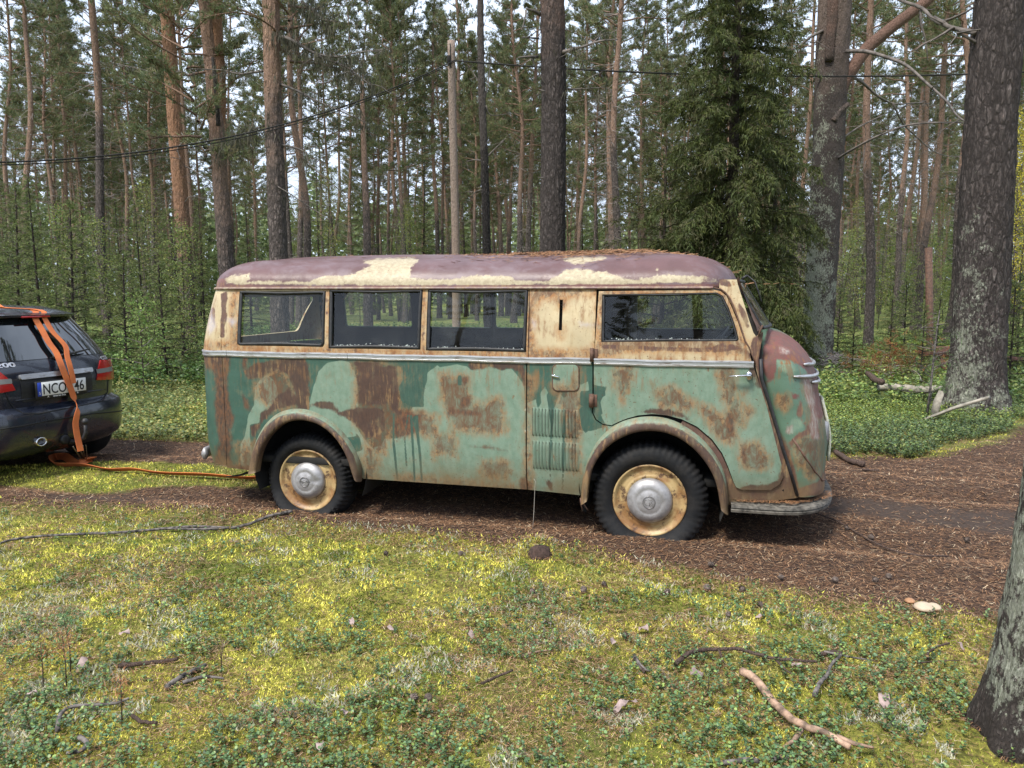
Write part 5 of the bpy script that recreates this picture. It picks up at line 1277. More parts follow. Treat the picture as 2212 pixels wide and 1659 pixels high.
def place(src, loc, sc=1.0, rz=None, girth=1.0, lean=(0, 0), label=None, cat=None, group=None):
    if src.name not in used: used.add(src.name); o = src
    else: o = copy_tree(src)
    o.location = loc; o.scale = (sc, sc, sc); o.rotation_euler = (-lean[1], lean[0], rnd.random() * 6.28 if rz is None else rz)
    if lean != (0, 0):
        M = Euler((-lean[1], lean[0], 0)).to_matrix() @ Euler((0, 0, o.rotation_euler[2])).to_matrix(); o.rotation_euler = M.to_euler()
    for ch in o.children:
        if ch.name.startswith('trunk'): ch.scale = (girth, girth, 1)
    return tag(o, label, cat, group)
def G(x, y): return Vector((x, y, float(gh(np.array([x]), np.array([y]))[0]) - .03))
def from_px(xt, xb, Zd, yb=480):
    a_ = at_depth(xt, 0, Zd); b_ = at_depth(xb, yb, Zd); k = (a_[0] - b_[0]) / (a_[2] - b_[2]); return b_[0] - k * b_[2], math.atan(k)

# ---- individually observed pines: (x at the top edge, x lower down, apparent width, words)
OBS = [(28, 55, 15, 'brown'), (18, 34, 12, 'grey'), (85, 130, 11, 'orange leaning'), (95, 134, 7, 'thin'), (150, 172, 8, 'thin'), (166, 210, 19, 'leaning'), (196, 209, 12, 'straight'),
       (230, 252, 8, 'slim'), (243, 268, 11, 'slim'), (262, 280, 6, 'thin'), (312, 333, 10, 'slim'), (330, 342, 7, 'thin'), (402, 412, 12, 'grey'), (420, 428, 8, 'thin'), (500, 505, 9, 'orange'),
       (606, 622, 13, 'grey'), (630, 640, 13, 'grey'), (649, 660, 18, 'brown'), (718, 724, 9, 'grey'), (748, 757, 8, 'slim'), (777, 784, 7, 'thin'), (816, 826, 6, 'thin'), (857, 870, 12, 'orange'), (871, 892, 11, 'orange'),
       (838, 842, 6, 'thin'), (895, 907, 7, 'thin'), (919, 918, 8, 'slim'), (942, 947, 11, 'orange'), (961, 966, 8, 'slim'), (1006, 1008, 8, 'slim'), (1015, 1018, 7, 'thin'), (1025, 1032, 6, 'thin'),
       (1074, 1070, 8, 'orange'), (1095, 1098, 8, 'slim'), (1105, 1108, 14, 'orange'), (1123, 1121, 9, 'slim'), (1152, 1152, 6, 'thin'), (1231, 1228, 7, 'orange'), (1249, 1247, 6, 'thin'), (1293, 1288, 10, 'brown'),
       (1303, 1302, 6, 'thin'), (1337, 1333, 15, 'brown'), (1369, 1341, 17, 'grey leaning'), (1324, 1322, 9, 'slim'), (1402, 1388, 10, 'brown'), (1416, 1412, 8, 'slim'), (1440, 1436, 6, 'thin'), (1494, 1489, 9, 'orange'),
       (1684, 1686, 10, 'orange'), (1716, 1703, 10, 'orange'), (1730, 1722, 8, 'slim'), (1812, 1806, 8, 'grey'), (1860, 1842, 9, 'leaning'), (1884, 1864, 10, 'leaning'), (1913, 1889, 20, 'lichen spotted'), (1905, 1899, 7, 'thin'),
       (1972, 1940, 13, 'leaning'), (1990, 1960, 12, 'leaning'), (1986, 1972, 6, 'thin'), (2026, 1996, 16, 'leaning'), (2031, 2016, 7, 'thin'), (2080, 2056, 19, 'thick'), (2096, 2078, 9, 'slim'), (2216, 2196, 10, 'grey')]
LM = {'thin': 'very thin distant pine', 'slim': 'slim straight pine', 'orange': 'slender orange barked pine', 'grey': 'grey barked pine', 'brown': 'brown barked pine', 'leaning': 'pine leaning right', 'orange leaning': 'orange barked pine leaning right',
      'straight': 'straight pine', 'grey leaning': 'grey pine crossing its neighbour', 'lichen spotted': 'thick pine with lichened lower trunk', 'thick': 'stout pine with orange upper bark'}
WHERE = ((-99, 120, 'above the dark car'), (120, 230, 'right of the dark car'), (230, 350, 'left of the tall orange pine'), (350, 520, 'near the forked pine'), (520, 680, 'above the first van window'), (680, 850, 'behind the rear half of the roof'), (850, 985, 'just left of the utility pole'),
         (985, 1165, 'just right of the utility pole'), (1165, 1330, 'right of the thick grey pine'), (1330, 1480, 'left of the drooping spruce'), (1480, 1760, 'behind the drooping spruce'), (1760, 1900, 'right of the forking lichened pine'), (1900, 2050, 'between the two big pines'), (2050, 2400, 'next to the biggest pine'))
def where(x):
    for a_, b_, t in WHERE:
        if a_ <= x < b_: return t
ordn = ['first', 'second', 'third', 'fourth', 'fifth', 'sixth', 'seventh', 'eighth', 'ninth', 'tenth', 'eleventh', 'twelfth']
cntw = {}
obs_xy = []
for i, (xt, xb, wd, wds) in enumerate(sorted(OBS, key=lambda q: q[1])):
    Zd = min(62, 440.0 / wd * (.92 + .16 * ((i * 37) % 10) / 10)); x, ln = from_px(xt, xb, Zd); wz = where(xb); cntw[wz] = cntw.get(wz, 0) + 1
    k = cntw[wz]; src = PT[[0, 2, 1, 4, 2, 0, 4, 3][i % 8]] if wd > 9 else PT[[1, 0, 3, 2, 4][i % 5]]
    sc = rnd.uniform(.88, 1.1); g = (wd / F * Zd / 2) / (.155 * sc) * 1.05
    place(src, G(x, Zd), sc, None, g, (ln, rnd.uniform(-.02, .02)), '%s %s, %s from left there' % (LM[wds], wz, ordn[k - 1]), 'pine', 'pines of the forest'); obs_xy.append((x, Zd))

# ---- scattered trees farther back
def free(x, y, d=1.2): return all((x - a_) ** 2 + (y - b_) ** 2 > d * d for a_, b_ in obs_xy)
def clear_road(x, y): return y - (5.6 - .2436 * (x + 1.46)) > 5
n_far = 0
while n_far < 235:
    y = 34 + 58 * rnd.random() ** .9; x = (rnd.random() * 2 - 1) * (y * .72 + 4)
    if not free(x, y, 1.5): continue
    obs_xy.append((x, y)); n_far += 1
    o = place(PT[rnd.randint(0, 4)], G(x, y), rnd.uniform(.8, 1.12), None, rnd.uniform(.6, 1.0), (rnd.gauss(0, .02), rnd.gauss(0, .02)), 'distant pine among many others deep in the forest', 'pine', 'distant pines deep in the forest')
GN = [('young spruce with dense green branches', 'young spruces')]
gcount = {}
def green(src, x, y, sc, lab, cat, grp):
    if grp in ('spruces in the left thicket', 'leafy saplings left of the van', 'birch saplings in the background', 'tall spruces deep in the forest', 'spruce seedlings on the right', 'yellow aspens at the right edge'):
        px_ = float(project(np.array([x, y, 1.6]))[0]); wz = where(px_) or 'at the edge'; kk = (lab, wz); gcount[kk] = gcount.get(kk, 0) + 1; dd = 'nearer' if y < 16 else 'farther'
        lab = '%s, %s, %s one' % (lab, wz, ordn[min(11, gcount[kk] - 1)])
    place(src, G(x, y), sc, None, 1, (rnd.gauss(0, .03), rnd.gauss(0, .03)), lab, cat, grp); obs_xy.append((x, y))
# left understorey, seen between the car roof and the trunks
for k, (px_, Zd, si, sc) in enumerate([(-20, 12.5, 1, .9), (30, 16, 1, 1.1), (85, 15, 0, .72), (150, 14.5, 1, .95), (262, 14.5, 2, 1.1), (310, 18, 0, .7), (352, 14, 2, 1.0), (395, 17, 1, 1.0), (60, 22, 0, .9), (180, 24, 0, .9), (440, 24, 0, .8), (540, 26, 0, .85), (-60, 17, 0, .9), (15, 30, 3, .7), (234, 32, 3, .65)]):
    x = at_depth(px_, 632, Zd)[0]; green(SP[si], x, Zd, sc * .84, 'young green thicket spruce', 'spruce', 'spruces in the left thicket')
for k, (px_, Zd, si, sc) in enumerate([(300, 12.6, 3, 1.0), (380, 16, 1, .7), (230, 19, 1, .8), (120, 20, 1, .9), (330, 22, 0, .7)]):
    x = at_depth(px_, 632, Zd)[0]; green(LF[si], x, Zd, sc, 'light green leafy sapling', 'sapling', 'leafy saplings left of the van')
for k, (px_, Zd, si, sc) in enumerate([(700, 34, 0, 1.2), (745, 30, 0, 1.0), (640, 38, 0, 1.1), (820, 42, 0, 1.3), (860, 36, 0, 1.0), (580, 32, 0, 1.1), (930, 46, 0, 1.2), (1060, 44, 0, 1.1), (1140, 38, 0, 1.0), (1250, 45, 0, 1.2), (1320, 40, 0, 1.1), (1400, 46, 0, 1.3), (1480, 40, 0, 1.1), (1180, 52, 0, 1.3), (980, 55, 0, 1.3),
                                       (1820, 30, 1, 1.1), (1850, 36, 0, 1.1), (1900, 40, 0, 1.2), (1930, 33, 1, 1.1), (1975, 44, 0, 1.2), (2000, 34, 1, 1.2), (2040, 40, 0, 1.1), (1780, 42, 0, 1.2), (1960, 26, 1, .8), (1885, 24, 1, .7), (2030, 25, 1, .7), (1720, 34, 0, 1), (1640, 38, 0, 1.1)]):
    x = at_depth(px_, 632, Zd)[0]; green(LF[si], x, Zd, sc * .82, 'pale green distant birch', 'birch', 'birch saplings in the background') if k % 2 == 0 or px_ > 1700 else None
for k, (px_, Zd, sc) in enumerate([(790, 40, 1.0), (885, 38, .9), (915, 44, 1.0), (1005, 42, .9), (1300, 50, 1.1), (1150, 60, 1.1), (1460, 44, 1.0), (1420, 52, 1.0), (690, 48, 1.1), (610, 44, 1), (1030, 60, 1.2), (1260, 60, 1.1)]):
    x = at_depth(px_, 632, Zd)[0]; green(SP[3], x, Zd, sc, 'tall dark distant spruce', 'spruce', 'tall spruces deep in the forest')
for k, (px_, Zd, sc) in enumerate([(2192, 24, .9), (2206, 21, .85), (2215, 27, .95)]):
    x = at_depth(px_, 632, Zd)[0]; green(LF[2], x, Zd, sc, 'bright yellow autumn aspen', 'aspen', 'yellow aspens at the right edge')
for k in range(44):
    y = 30 + 60 * rnd.random(); x = (rnd.random() * 2 - 1) * (y * .72 + 3)
    if not free(x, y, 1.0): continue
    if rnd.random() < .5: green(LF[0] if rnd.random() < .6 else LF[1], x, y, rnd.uniform(.6, 1.05), 'small broadleaf tree in the mixed green background', 'broadleaf', 'small broadleaf trees in the background')
    else: green(SP[0] if rnd.random() < .6 else SP[3], x, y, rnd.uniform(.6, 1.05), 'green background spruce filling the gaps between trunks', 'spruce', 'background spruces between trunks')
for k, (px_, Zd, sc) in enumerate([(1850, 15, .7), (1930, 17, .8), (2000, 14, .7), (2195, 13, .9), (1960, 20, 1.0), (2030, 18, .8), (1815, 20, .9), (2210, 16, 1)]):
    x = at_depth(px_, 632, Zd)[0]; green(SP[2], x, Zd, sc * .8, 'small spruce seedling in the shrubs', 'spruce', 'spruce seedlings on the right')
# far wood
n = 90000; ang = rng.uniform(-.72, .72, n); dist = rng.uniform(95, 135, n); hh_ = rng.random(n) ** .8 * (9 + 9 * vnoise(ang * 60, dist * 0, 1.0, 5, 2)); P0 = np.stack([np.sin(ang) * dist, np.cos(ang) * dist, hh_], 1)
c = np.array([(.17, .23, .09), (.22, .27, .11), (.12, .16, .07)])[rng.choice(3, n)]
Vt, c = leaves(P0, unit(rng.normal(0, 1, (n, 3))), unit(rng.normal(0, 1, (n, 3))), rng.uniform(.5, 1.0, n), rng.uniform(.15, .3, n), c, 4)
tag(tris_mesh('far_wood', Vt, 0, M_needles, None, c, 4), 'far green wood closing the view behind the trunks', 'wood', kind='stuff')

# ------------------------------------------------------------------ the big trunks near the van
def hero(name, xt, xb, yb, Zd, w_top, w_bot, h, mat, seed, label, lich=None, flare=.3, disp=.06, crown=None, cz=11, cs=1.0, nring=64, nseg=300, furrow=1.0):
    x, ln = from_px(xt, xb, Zd, yb); e = empty('pine_tree', G(x, Zd), 0, label, 'pine')
    # radius along the height from the measured widths
    rb = w_bot / F * Zd / 2; zt_ = at_depth(xt, 0, Zd)[2]; zb_ = at_depth(xb, yb, Zd)[2]; rt = w_top / F * Zd / 2; k = (rt - rb) / (zt_ - zb_); r0 = rb - k * zb_; r1 = max(.05, r0 + k * h)
    V, Fc, L, ax = trunk_mesh(h, r0, r1, seed, nseg, nring, flare, disp, .05, lich)
    for i, v in enumerate(V):      # furrowed plates
        g_ = math.atan2(v[1], v[0]); l_ = math.hypot(v[0], v[1]) or 1; rr_ = l_
        n_ = abs(noise.noise(Vector((math.cos(g_) * rr_ * 17, math.sin(g_) * rr_ * 17, v[2] * 4.2 + seed)))) * .030 + noise.noise(Vector((math.cos(g_) * rr_ * 34, math.sin(g_) * rr_ * 34, v[2] * 17))) * .010
        k_ = 1 + n_ * furrow / l_; V[i] = (v[0] * k_, v[1] * k_, v[2])
    mk('trunk', V, Fc, mat, e, L); e.rotation_euler = (0, ln, 0)
    if crown is not None:
        for ch in PT[crown].children:
            if not ch.name.startswith('trunk') and not ch.name.startswith('dead'): c_ = ch.copy(); C.objects.link(c_); c_.parent = e; c_.location = (0, 0, h - 19 * cs - .5); c_.scale = (cs, cs, cs)
    return e, (lambda z: r0 + k * z)
def lz(a_, b_, sidebias=0): return lambda z, g: a_ - b_ * z + sidebias * math.cos(g - 3.6)
T1, _ = hero('t', 2166, 2115, 737, 10.6, 93, 103, 19, M_barkh, 101, 'huge rough grey brown pine at the right edge, thickest trunk of all', lz(-.12, .17, .25), .55, .06, 0)
T2, r2 = hero('t', 1806, 1766, 737, 17.7, 63, 60, 17, M_barkl, 102, 'lichen covered pine with a forking limb behind the van nose', lz(.12, .10, .25), .3, .06, 2)
T4, r4 = hero('t', 1189, 1193, 533, 15, 48, 53, 18, M_barkh, 103, 'thick grey scaly pine rising above the middle of the van roof', lambda z, g: -1.2, .25, .06, 2)
TA1, rA = hero('t', 355, 394, 520, 21, 26, 29, 18, M_barko, 104, 'tall pine with bright orange bark left of the van', None, .2, .06, 0)
TA2, rB = hero('t', 438, 488, 560, 18, 27, 31, 18, M_bark, 105, 'forked pine with black wound, rising behind the rear roof corner', lambda z, g: -1.3, .2, .06, 3)
TA3, rC = hero('t', 581, 600, 560, 17, 33, 37, 18, M_bark, 106, 'thick brown pine standing above the first van window', None, .25, .06, 1)
TD, _ = hero('t', 1041, 1052, 533, 24, 12, 17, 12, M_barkd, 107, 'dead dark pine with bare upturned branches near the utility pole', None, .15, .08)
x, ln = from_px(798, 797, 25, 500); SN = empty('broken_snag', G(x, 25), 0, 'broken off pine snag ending in a splintered top below the cable', 'snag')
V, Fc, L, ax = trunk_mesh(8.2, .17, .06, 108, 40, 14, .2, .07, .05); mk('trunk', V, Fc, M_bark, SN, L)
# T3, the leaning trunk at the right edge close to the camera
b3 = ground(2200, 1590); dx3 = at_depth(2290, 940, b3[1]); k3 = (dx3[0] - b3[0]) / dx3[2]
T3 = empty('pine_tree', (b3[0] + .04, b3[1], -.03), 0, 'pale lichen covered leaning trunk at the lower right corner', 'pine'); V, Fc, L, ax = trunk_mesh(15, .135, .07, 109, 220, 64, .45, .07, .02, lambda z, g: .14 - .7 * math.exp(-z / .12))
for i, v in enumerate(V):
    n_ = noise.noise(Vector(v) * 9) * .010 + noise.noise(Vector((v[0] * 40, v[1] * 40, v[2] * 22))) * .006; l_ = math.hypot(v[0], v[1]) or 1; V[i] = (v[0] * (1 + n_ / l_), v[1] * (1 + n_ / l_), v[2])
mk('trunk', V, Fc, M_barkc, T3, L); T3.rotation_euler = (0, math.atan(k3) * .98, 0)
for ch in PT[0].children:
    if ch.name.startswith(('crown', 'branches')): c_ = ch.copy(); C.objects.link(c_); c_.parent = T3; c_.location = (0, 0, 2.5); c_.scale = (.6, .6, .6)

def limb(parent, pts_px, Zd, rad, name='limb', mat=None, n=8, dy=None):
    """limb through measured directions at the tree's own depth, curving towards or away from the viewer by dy"""
    P_ = [];
    for i, (x, y) in enumerate(pts_px): f = i / max(1, len(pts_px) - 1); P_.append(Vector(at_depth(x, y, Zd + (dy or 0) * f)))
    M = (Matrix.Translation(parent.location) @ parent.rotation_euler.to_matrix().to_4x4()).inverted(); P_ = [M @ p for p in P_]
    q = [P_[0]]
    for i in range(len(P_) - 1):
        a_, b_ = P_[i], P_[i + 1]; t0 = (P_[i + 1] - P_[max(i - 1, 0)]) * .5; t1 = (P_[min(i + 2, len(P_) - 1)] - P_[i]) * .5
        for s in (.33, .66, 1.0): h00 = 2 * s ** 3 - 3 * s ** 2 + 1; h10 = s ** 3 - 2 * s ** 2 + s; h01 = -2 * s ** 3 + 3 * s ** 2; h11 = s ** 3 - s ** 2; q.append(a_ * h00 + t0 * h10 + b_ * h01 + t1 * h11)
    m = MB(); rr = [rad[0] + (rad[1] - rad[0]) * k / (len(q) - 1) for k in range(len(q))]; m.tube(q, rr, n); return m.build(name, mat or M_bark, parent)
zz4 = lambda pts: [((2200 + x / 1.659) / 1.3563, y / 1.659 / 1.3563) for x, y in pts]
zz3 = lambda pts: [((1400 + x / 2.074) / 1.3563, y / 2.074 / 1.3563) for x, y in pts]
zz2 = lambda pts: [((700 + x / 2.074) / 1.3563, y / 2.074 / 1.3563) for x, y in pts]
zz1 = lambda pts: [(x / 1.844 / 1.3563, y / 1.844 / 1.3563) for x, y in pts]
limb(T2, zz4([(420, 560), (440, 430), (490, 340), (560, 240), (640, 170), (740, 90), (850, 10), (900, -40)]), 17.6, [.155, .105], mat=M_barkm, n=12)
limb(T2, zz4([(380, 300), (385, 200), (395, 100), (400, -60)]), 17.4, [.10, .12], mat=M_barkm)
limb(T2, zz4([(400, 590), (430, 545), (475, 505)]), 17.4, [.09, .05], 'stub_branch')
def dead(parent, pts, Zd, r0, r1=.008, dy=0, subs=6, mat=None, hang=0):
    o = limb(parent, pts, Zd, [r0, r1], 'dead_branch', mat or M_twigd, 5, dy); m = MB(); vs_ = [v.co.copy() for v in o.data.vertices]; q = rnd
    m.add(vs_, [tuple(p.vertices) for p in o.data.polygons])
    for _ in range(subs):
        p = vs_[q.randint(len(vs_) // 4, len(vs_) - 1)]; m.tube(bend_path(p, (q.uniform(-1, 1), q.uniform(-.6, .6), q.uniform(-.8, .5)), q.uniform(.25, .8), 4, .2, .35, q), [r1 * 1.3, r1, r1 * .8, r1 * .6, r1 * .4], 3, False)
    if subs:
        bpy.data.objects.remove(o); o = m.build('dead_branch', mat or M_twigd, parent)
    if hang:
        P0 = [vs_[q.randint(0, len(vs_) - 1)] + Vector((q.gauss(0, .2), q.gauss(0, .2), q.gauss(-.05, .12))) for _ in range(hang)]
        Vt, c = tufts(P0, [(0, 0, -1)] * len(P0), 5, .08, .30, .008, .22, [(.085, .080, .055), (.12, .11, .075), (.06, .06, .04)]); hl = tris_mesh('hanging_lichen', Vt, 0, M_needles, o, c, 3); hl['kind'] = 'stuff'
    return o
dead(T2, zz4([(465, 250), (560, 250), (680, 285), (760, 320), (850, 400), (950, 490), (1000, 560), (1060, 600)]), 17.3, .045, .012, -4)
dead(T2, zz4([(480, 370), (540, 400), (620, 470), (700, 505), (800, 500), (870, 505)]), 17.5, .04, .008, 1)
dead(T2, zz4([(690, 500), (740, 600), (800, 660), (880, 730), (960, 760), (1040, 755)]), 17.6, .022, .006, 1)
dead(T2, zz4([(425, 770), (480, 735), (600, 670), (740, 615), (860, 598), (1060, 595)]), 17.4, .03, .012, -3)
dead(T2, zz4([(440, 675), (520, 620), (620, 570), (720, 525), (850, 490)]), 17.5, .024, .008, 1)
dead(T2, zz4([(335, 370), (280, 355), (190, 335)]), 17.5, .03, .008, 0)
dead(T2, zz4([(350, 150), (290, 180), (220, 235), (180, 240)]), 17.5, .04, .008, 0)
dead(T1, zz4([(1090, 160), (1040, 150), (960, 130), (880, 90), (830, 40), (720, 0), (680, -30)]), 10.6, .035, .02, 1, 8)
dead(T1, zz4([(1100, 210), (1050, 180), (1000, 160)]), 10.6, .025, .012, 0, 2)
dead(T1, zz4([(1300, 100), (1330, 60), (1400, 40)]), 10.6, .03, .01, 0, 3)
dead(T4, zz3([(375, 90), (340, 65), (295, 55)]), 15, .035, .02, -.3, 1)
dead(T4, zz3([(370, 232), (320, 230), (270, 226)]), 15, .02, .012, -.3, 1)
dead(T4, zz3([(365, 345), (300, 345), (245, 350)]), 15, .03, .014, -.3, 2)
dead(T4, zz3([(490, 325), (560, 305), (640, 285), (740, 250), (850, 240)]), 14.9, .04, .01, -.4, 5, hang=30)
dead(T4, zz3([(520, 538), (600, 542), (700, 535), (780, 532)]), 15, .018, .006, 0, 4, hang=20)
dead(T4, zz3([(405, 555), (370, 543)]), 14.8, .018, .012, 0, 0); dead(T4, zz3([(400, 1080), (365, 1078)]), 14.8, .015, .008, 0, 0)
dead(T4, zz3([(512, 95), (550, 92)]), 15, .018, .010, 0, 0)
dead(TA3, zz2([(235, 225), (300, 235), (400, 290), (480, 330), (600, 345), (720, 320), (880, 300)]), 17, .045, .008, -.8, 9, hang=170)
dead(TA3, zz2([(240, 235), (350, 260), (500, 350), (640, 400), (740, 470), (800, 520)]), 17, .035, .01, -.8, 9, hang=200)
dead(TA3, zz2([(250, 510), (360, 555), (460, 610), (560, 650), (720, 720), (770, 750)]), 17, .03, .007, -.5, 8, hang=60)
dead(TA3, zz2([(250, 880), (330, 895), (410, 930), (430, 1000), (560, 1110), (700, 1240)]), 17, .025, .006, -.6, 9, hang=40)
dead(TA3, zz2([(380, 10), (450, 60), (520, 120), (600, 130)]), 17, .03, .008, -.6, 6, hang=170)
dead(TA3, zz2([(160, 430), (80, 440), (0, 450), (-110, 425), (-300, 420)]), 17, .03, .01, .3, 6, hang=30)
dead(TA3, zz2([(165, 760), (60, 800), (-40, 860), (-120, 930)]), 17, .02, .006, .3, 8, hang=170)
dead(TA3, zz2([(175, 1100), (230, 1130), (330, 1190), (480, 1290), (560, 1340)]), 17, .018, .006, -.5, 6, hang=30)
dead(TA1, zz1([(935, 395), (985, 390), (1040, 420), (1100, 440)]), 21, .04, .015, -.2, 3)
dead(TA1, zz1([(925, 125), (990, 150), (1075, 205)]), 21, .035, .015, -.2, 3); dead(TA1, zz1([(915, 20), (990, 20), (1060, 40)]), 21, .03, .012, -.2, 3)
dead(TA1, zz1([(870, 410), (800, 385), (700, 360), (600, 340)]), 21, .03, .008, .2, 7, hang=20)
dead(TA1, zz1([(960, 700), (1000, 750), (960, 800), (975, 860)]), 21, .022, .008, -.3, 4)
dead(TA1, zz1([(985, 890), (1060, 930), (1130, 980), (1140, 1040)]), 21, .018, .006, -.3, 6)
dead(TA1, zz1([(940, 1120), (1000, 1090), (1030, 1060), (1130, 1080)]), 21, .016, .006, -.3, 5)
limb(TA2, zz1([(1165, 760), (1185, 560), (1180, 350), (1165, 150), (1170, -60)]), 18.1, [.15, .135], 'second_stem', M_barko, 14)
limb(TA2, zz1([(1180, 680), (1172, 560), (1160, 420), (1148, 310)]), 17.72, [.05, .03], 'black_wound', M_barkd, 6)
for pts in (zz2([(1500, 960), (1560, 900), (1620, 840)]), zz2([(1490, 620), (1520, 470), (1530, 330)]), zz2([(1490, 980), (1430, 970), (1380, 985)]), zz2([(1495, 560), (1440, 470), (1400, 400)]), zz2([(1500, 640), (1530, 700), (1640, 690)]), zz2([(1490, 1150), (1440, 1165), (1410, 1200)]), zz2([(1495, 330), (1470, 230), (1500, 120)])):
    dead(TD, pts, 24, .03, .008, .2, 4)
# the drooping spruce behind the cab
x15 = at_depth(1572, 632, 14.5)[0]
HS = spruce_tree(303, 12.5, 1.95, 230, .14, .0095, 2.1, SPRUCE + [(.075, .10, .03)], 1.15, .10, .05, .13, 'spruce_tree', 6, 1.0, .9)
HS.location = G(x15, 14.5); tag(HS, 'large dark spruce with drooping branches behind the van cab', 'spruce')
HS2 = spruce_tree(304, 6.0, 1.15, 60, .10, .009, 1.0, SPRUCE, .9, .12, .05, .12, 'spruce_tree', 5, .62, .4); HS2.location = G(at_depth(1668, 632, 16.5)[0], 16.5); tag(HS2, 'narrower dark spruce just right of the large drooping spruce', 'spruce')
HS3 = spruce_tree(305, 4.6, 1.9, 60, .06, .008, 1.2, SPRUCE, .8, .12, .05, .11, 'spruce_tree', 5, .6, .3); HS3.location = G(at_depth(1432, 632, 15.2)[0], 15.2); tag(HS3, 'low dark spruce bough mass left of the large drooping spruce, above the cab roof', 'spruce')
# pines standing behind the camera, mirrored in the van windows and the car's rear glass
for k, (x, y, i) in enumerate([(-4, -16, 2), (2, -18, 4), (9, -18, 1), (14, -12, 3), (5, -24, 0), (-8, -20, 3), (17, -4, 2), (0, -14, 1), (7, -12, 3), (-11, -17, 0), (11, -9, 0), (-16, -20, 4), (-3, -23, 1)]):
    place(PT[i], G(x, y), rnd.uniform(.8, 1.0), None, 1, (0, 0), 'pine behind the viewer, seen only mirrored in window glass', 'pine', 'pines mirrored in the windows')
for k, (x, y) in enumerate([(-1, -17), (6, -15), (-12, -19), (11, -13), (-6, -18), (3, -20)]):
    place(SP[3], G(x, y), .8, None, 1, (0, 0), 'spruce behind the viewer, seen only mirrored in window glass', 'spruce', 'spruces mirrored in the windows')
# templates never placed are removed
for src in PT + SP + LF:
    if src.name not in used:
        for ch in list(src.children): bpy.data.objects.remove(ch)
        bpy.data.objects.remove(src)
# ================================================================== utility pole and cable
Zp = 17.5; xp = at_depth(985, 632, Zp)[0]; ztop = at_depth(984, 90, Zp)[2]
pole = empty('utility_pole', G(xp, Zp), 0, 'weathered bare wooden utility pole behind the van', 'pole')
M_pole = bark('pole_wood', (.36, .27, .215), (.33, .26, .22), 5, 2.2, 0, .35)
V, Fc, L, ax = trunk_mesh(ztop + .03, .098, .083, 55, 30, 14, 0, .02, .04); mk('shaft', V, Fc, M_pole, pole, L); pole.rotation_euler = (0, -.006, 0)
m = MB(); m.box((-.07, -.10, at_depth(978, 130, Zp)[2]), (.07, .10, .16)); m.tube([(-.03, -.105, ztop - .05), (-.03, -.100, ztop - .55)], .008, 5); m.build('cable_clamp', M_dark, pole)
A_ = Vector(at_depth(981, 131, Zp - .12)); B_ = Vector(at_depth(-120, 352, 12.0)); D_l = Vector(at_depth(2400, 146, 17.0)); m = MB()
def cable(a_, b_, sag, n=40): return [a_.lerp(b_, t) - Vector((0, 0, sag * 4 * t * (1 - t))) for t in np.linspace(0, 1, n)]
m.tube(cable(A_, B_, .55) , .014, 5); m.tube([p + Vector((0, 0, -.035)) for p in cable(A_, B_, .57)], .008, 4)
o = m.build('overhead_cable', M_dark); tag(o, 'black overhead cable sloping down to the left from the pole', 'cable')
m = MB(); m.tube(cable(A_, D_l, .25), .018, 5); o = m.build('overhead_cable', M_dark); tag(o, 'black overhead cable running level to the right from the pole', 'cable')

# ================================================================== the car
TC = R(70); CA = np.array([math.cos(TC), math.sin(TC), 0.]); CH = np.array([-math.sin(TC), math.cos(TC), 0.])
Gw = ground(*Z(8, [(830, 1458)])[0]); CO = Gw - CH * .52
def cflat(f): return lambda v, z: CO + CA * v + CH * f + np.array([0, 0, z])
vL = unproject(cflat(.06), *Z(8, [(200, 890)])[0], 0, .8)[0]; vR = unproject(cflat(.06), *Z(8, [(820, 815)])[0], 0, .8)[0]
CO = CO + CA * (vL + vR) / 2; print('car wheel v', (Gw - CO) @ CA, 'lights', vL, vR)
HWT = [(.20, .80), (.30, .83), (.42, .84), (.60, .84), (.64, .815), (.80, .83), (.95, .825), (1.05, .79), (1.25, .71), (1.42, .62), (1.47, .585), (1.52, .50)]
FRT = [(.20, .22), (.27, .06), (.34, .01), (.55, .0), (.62, .02), (.66, .10), (.85, .09), (1.0, .12), (1.05, .15), (1.25, .28), (1.42, .40), (1.46, .38), (1.52, .62)]
def hw(z): return float(np.interp(z, *zip(*HWT)))
def fr_(z): return float(np.interp(z, *zip(*FRT)))
def S_car(v, z):
    h_ = hw(z); q = min(abs(v) / h_, .9995); f = fr_(z) + .42 * (1 - (1 - q ** 3.4) ** (1 / 2.2))
    return CO + CA * v + CH * f + np.array([0, 0, z])
car_local = lambda V: np.stack([(np.atleast_2d(V) - CO) @ CA, (np.atleast_2d(V) - CO) @ CH, (np.atleast_2d(V) - CO)[:, 2]], 1)
car = empty('dark_car', tuple(CO), TC, 'dark blue compact car with an orange strap over its rear window', 'car')
a = N('dark_blue_car_paint'); co = a.coord(); a.set(col=a.mix(a.ramp(a.noise(5, 8, .7, co), .45, .75, 0, .35), (.012, .015, .026), (.06, .055, .05)), rough=a.ramp(a.noise(3, 5, .6, co), .4, .7, .18, .40), spec=.6, coat=.6); M_carp = a.m
M_black = simple('black_plastic', (.012, .012, .013), .55, 0, .4, 40)
M_red = N('tail_light_red'); M_red.set(col=(.38, .012, .012), rough=.15, coat=.6); M_red.bump(M_red.noise(60, 2, .5, M_red.coord()), .2, .004); M_red = M_red.m
M_grayl = N('tail_light_smoked'); M_grayl.set(col=(.20, .20, .19), rough=.18, coat=.5); M_grayl = M_grayl.m
M_cglass = N('dark_car_glass'); M_cglass.set(col=(.006, .008, .010), rough=.03, spec=1.0, coat=1.0); M_cglass = M_cglass.m
def cl_(P): return car_local(P)
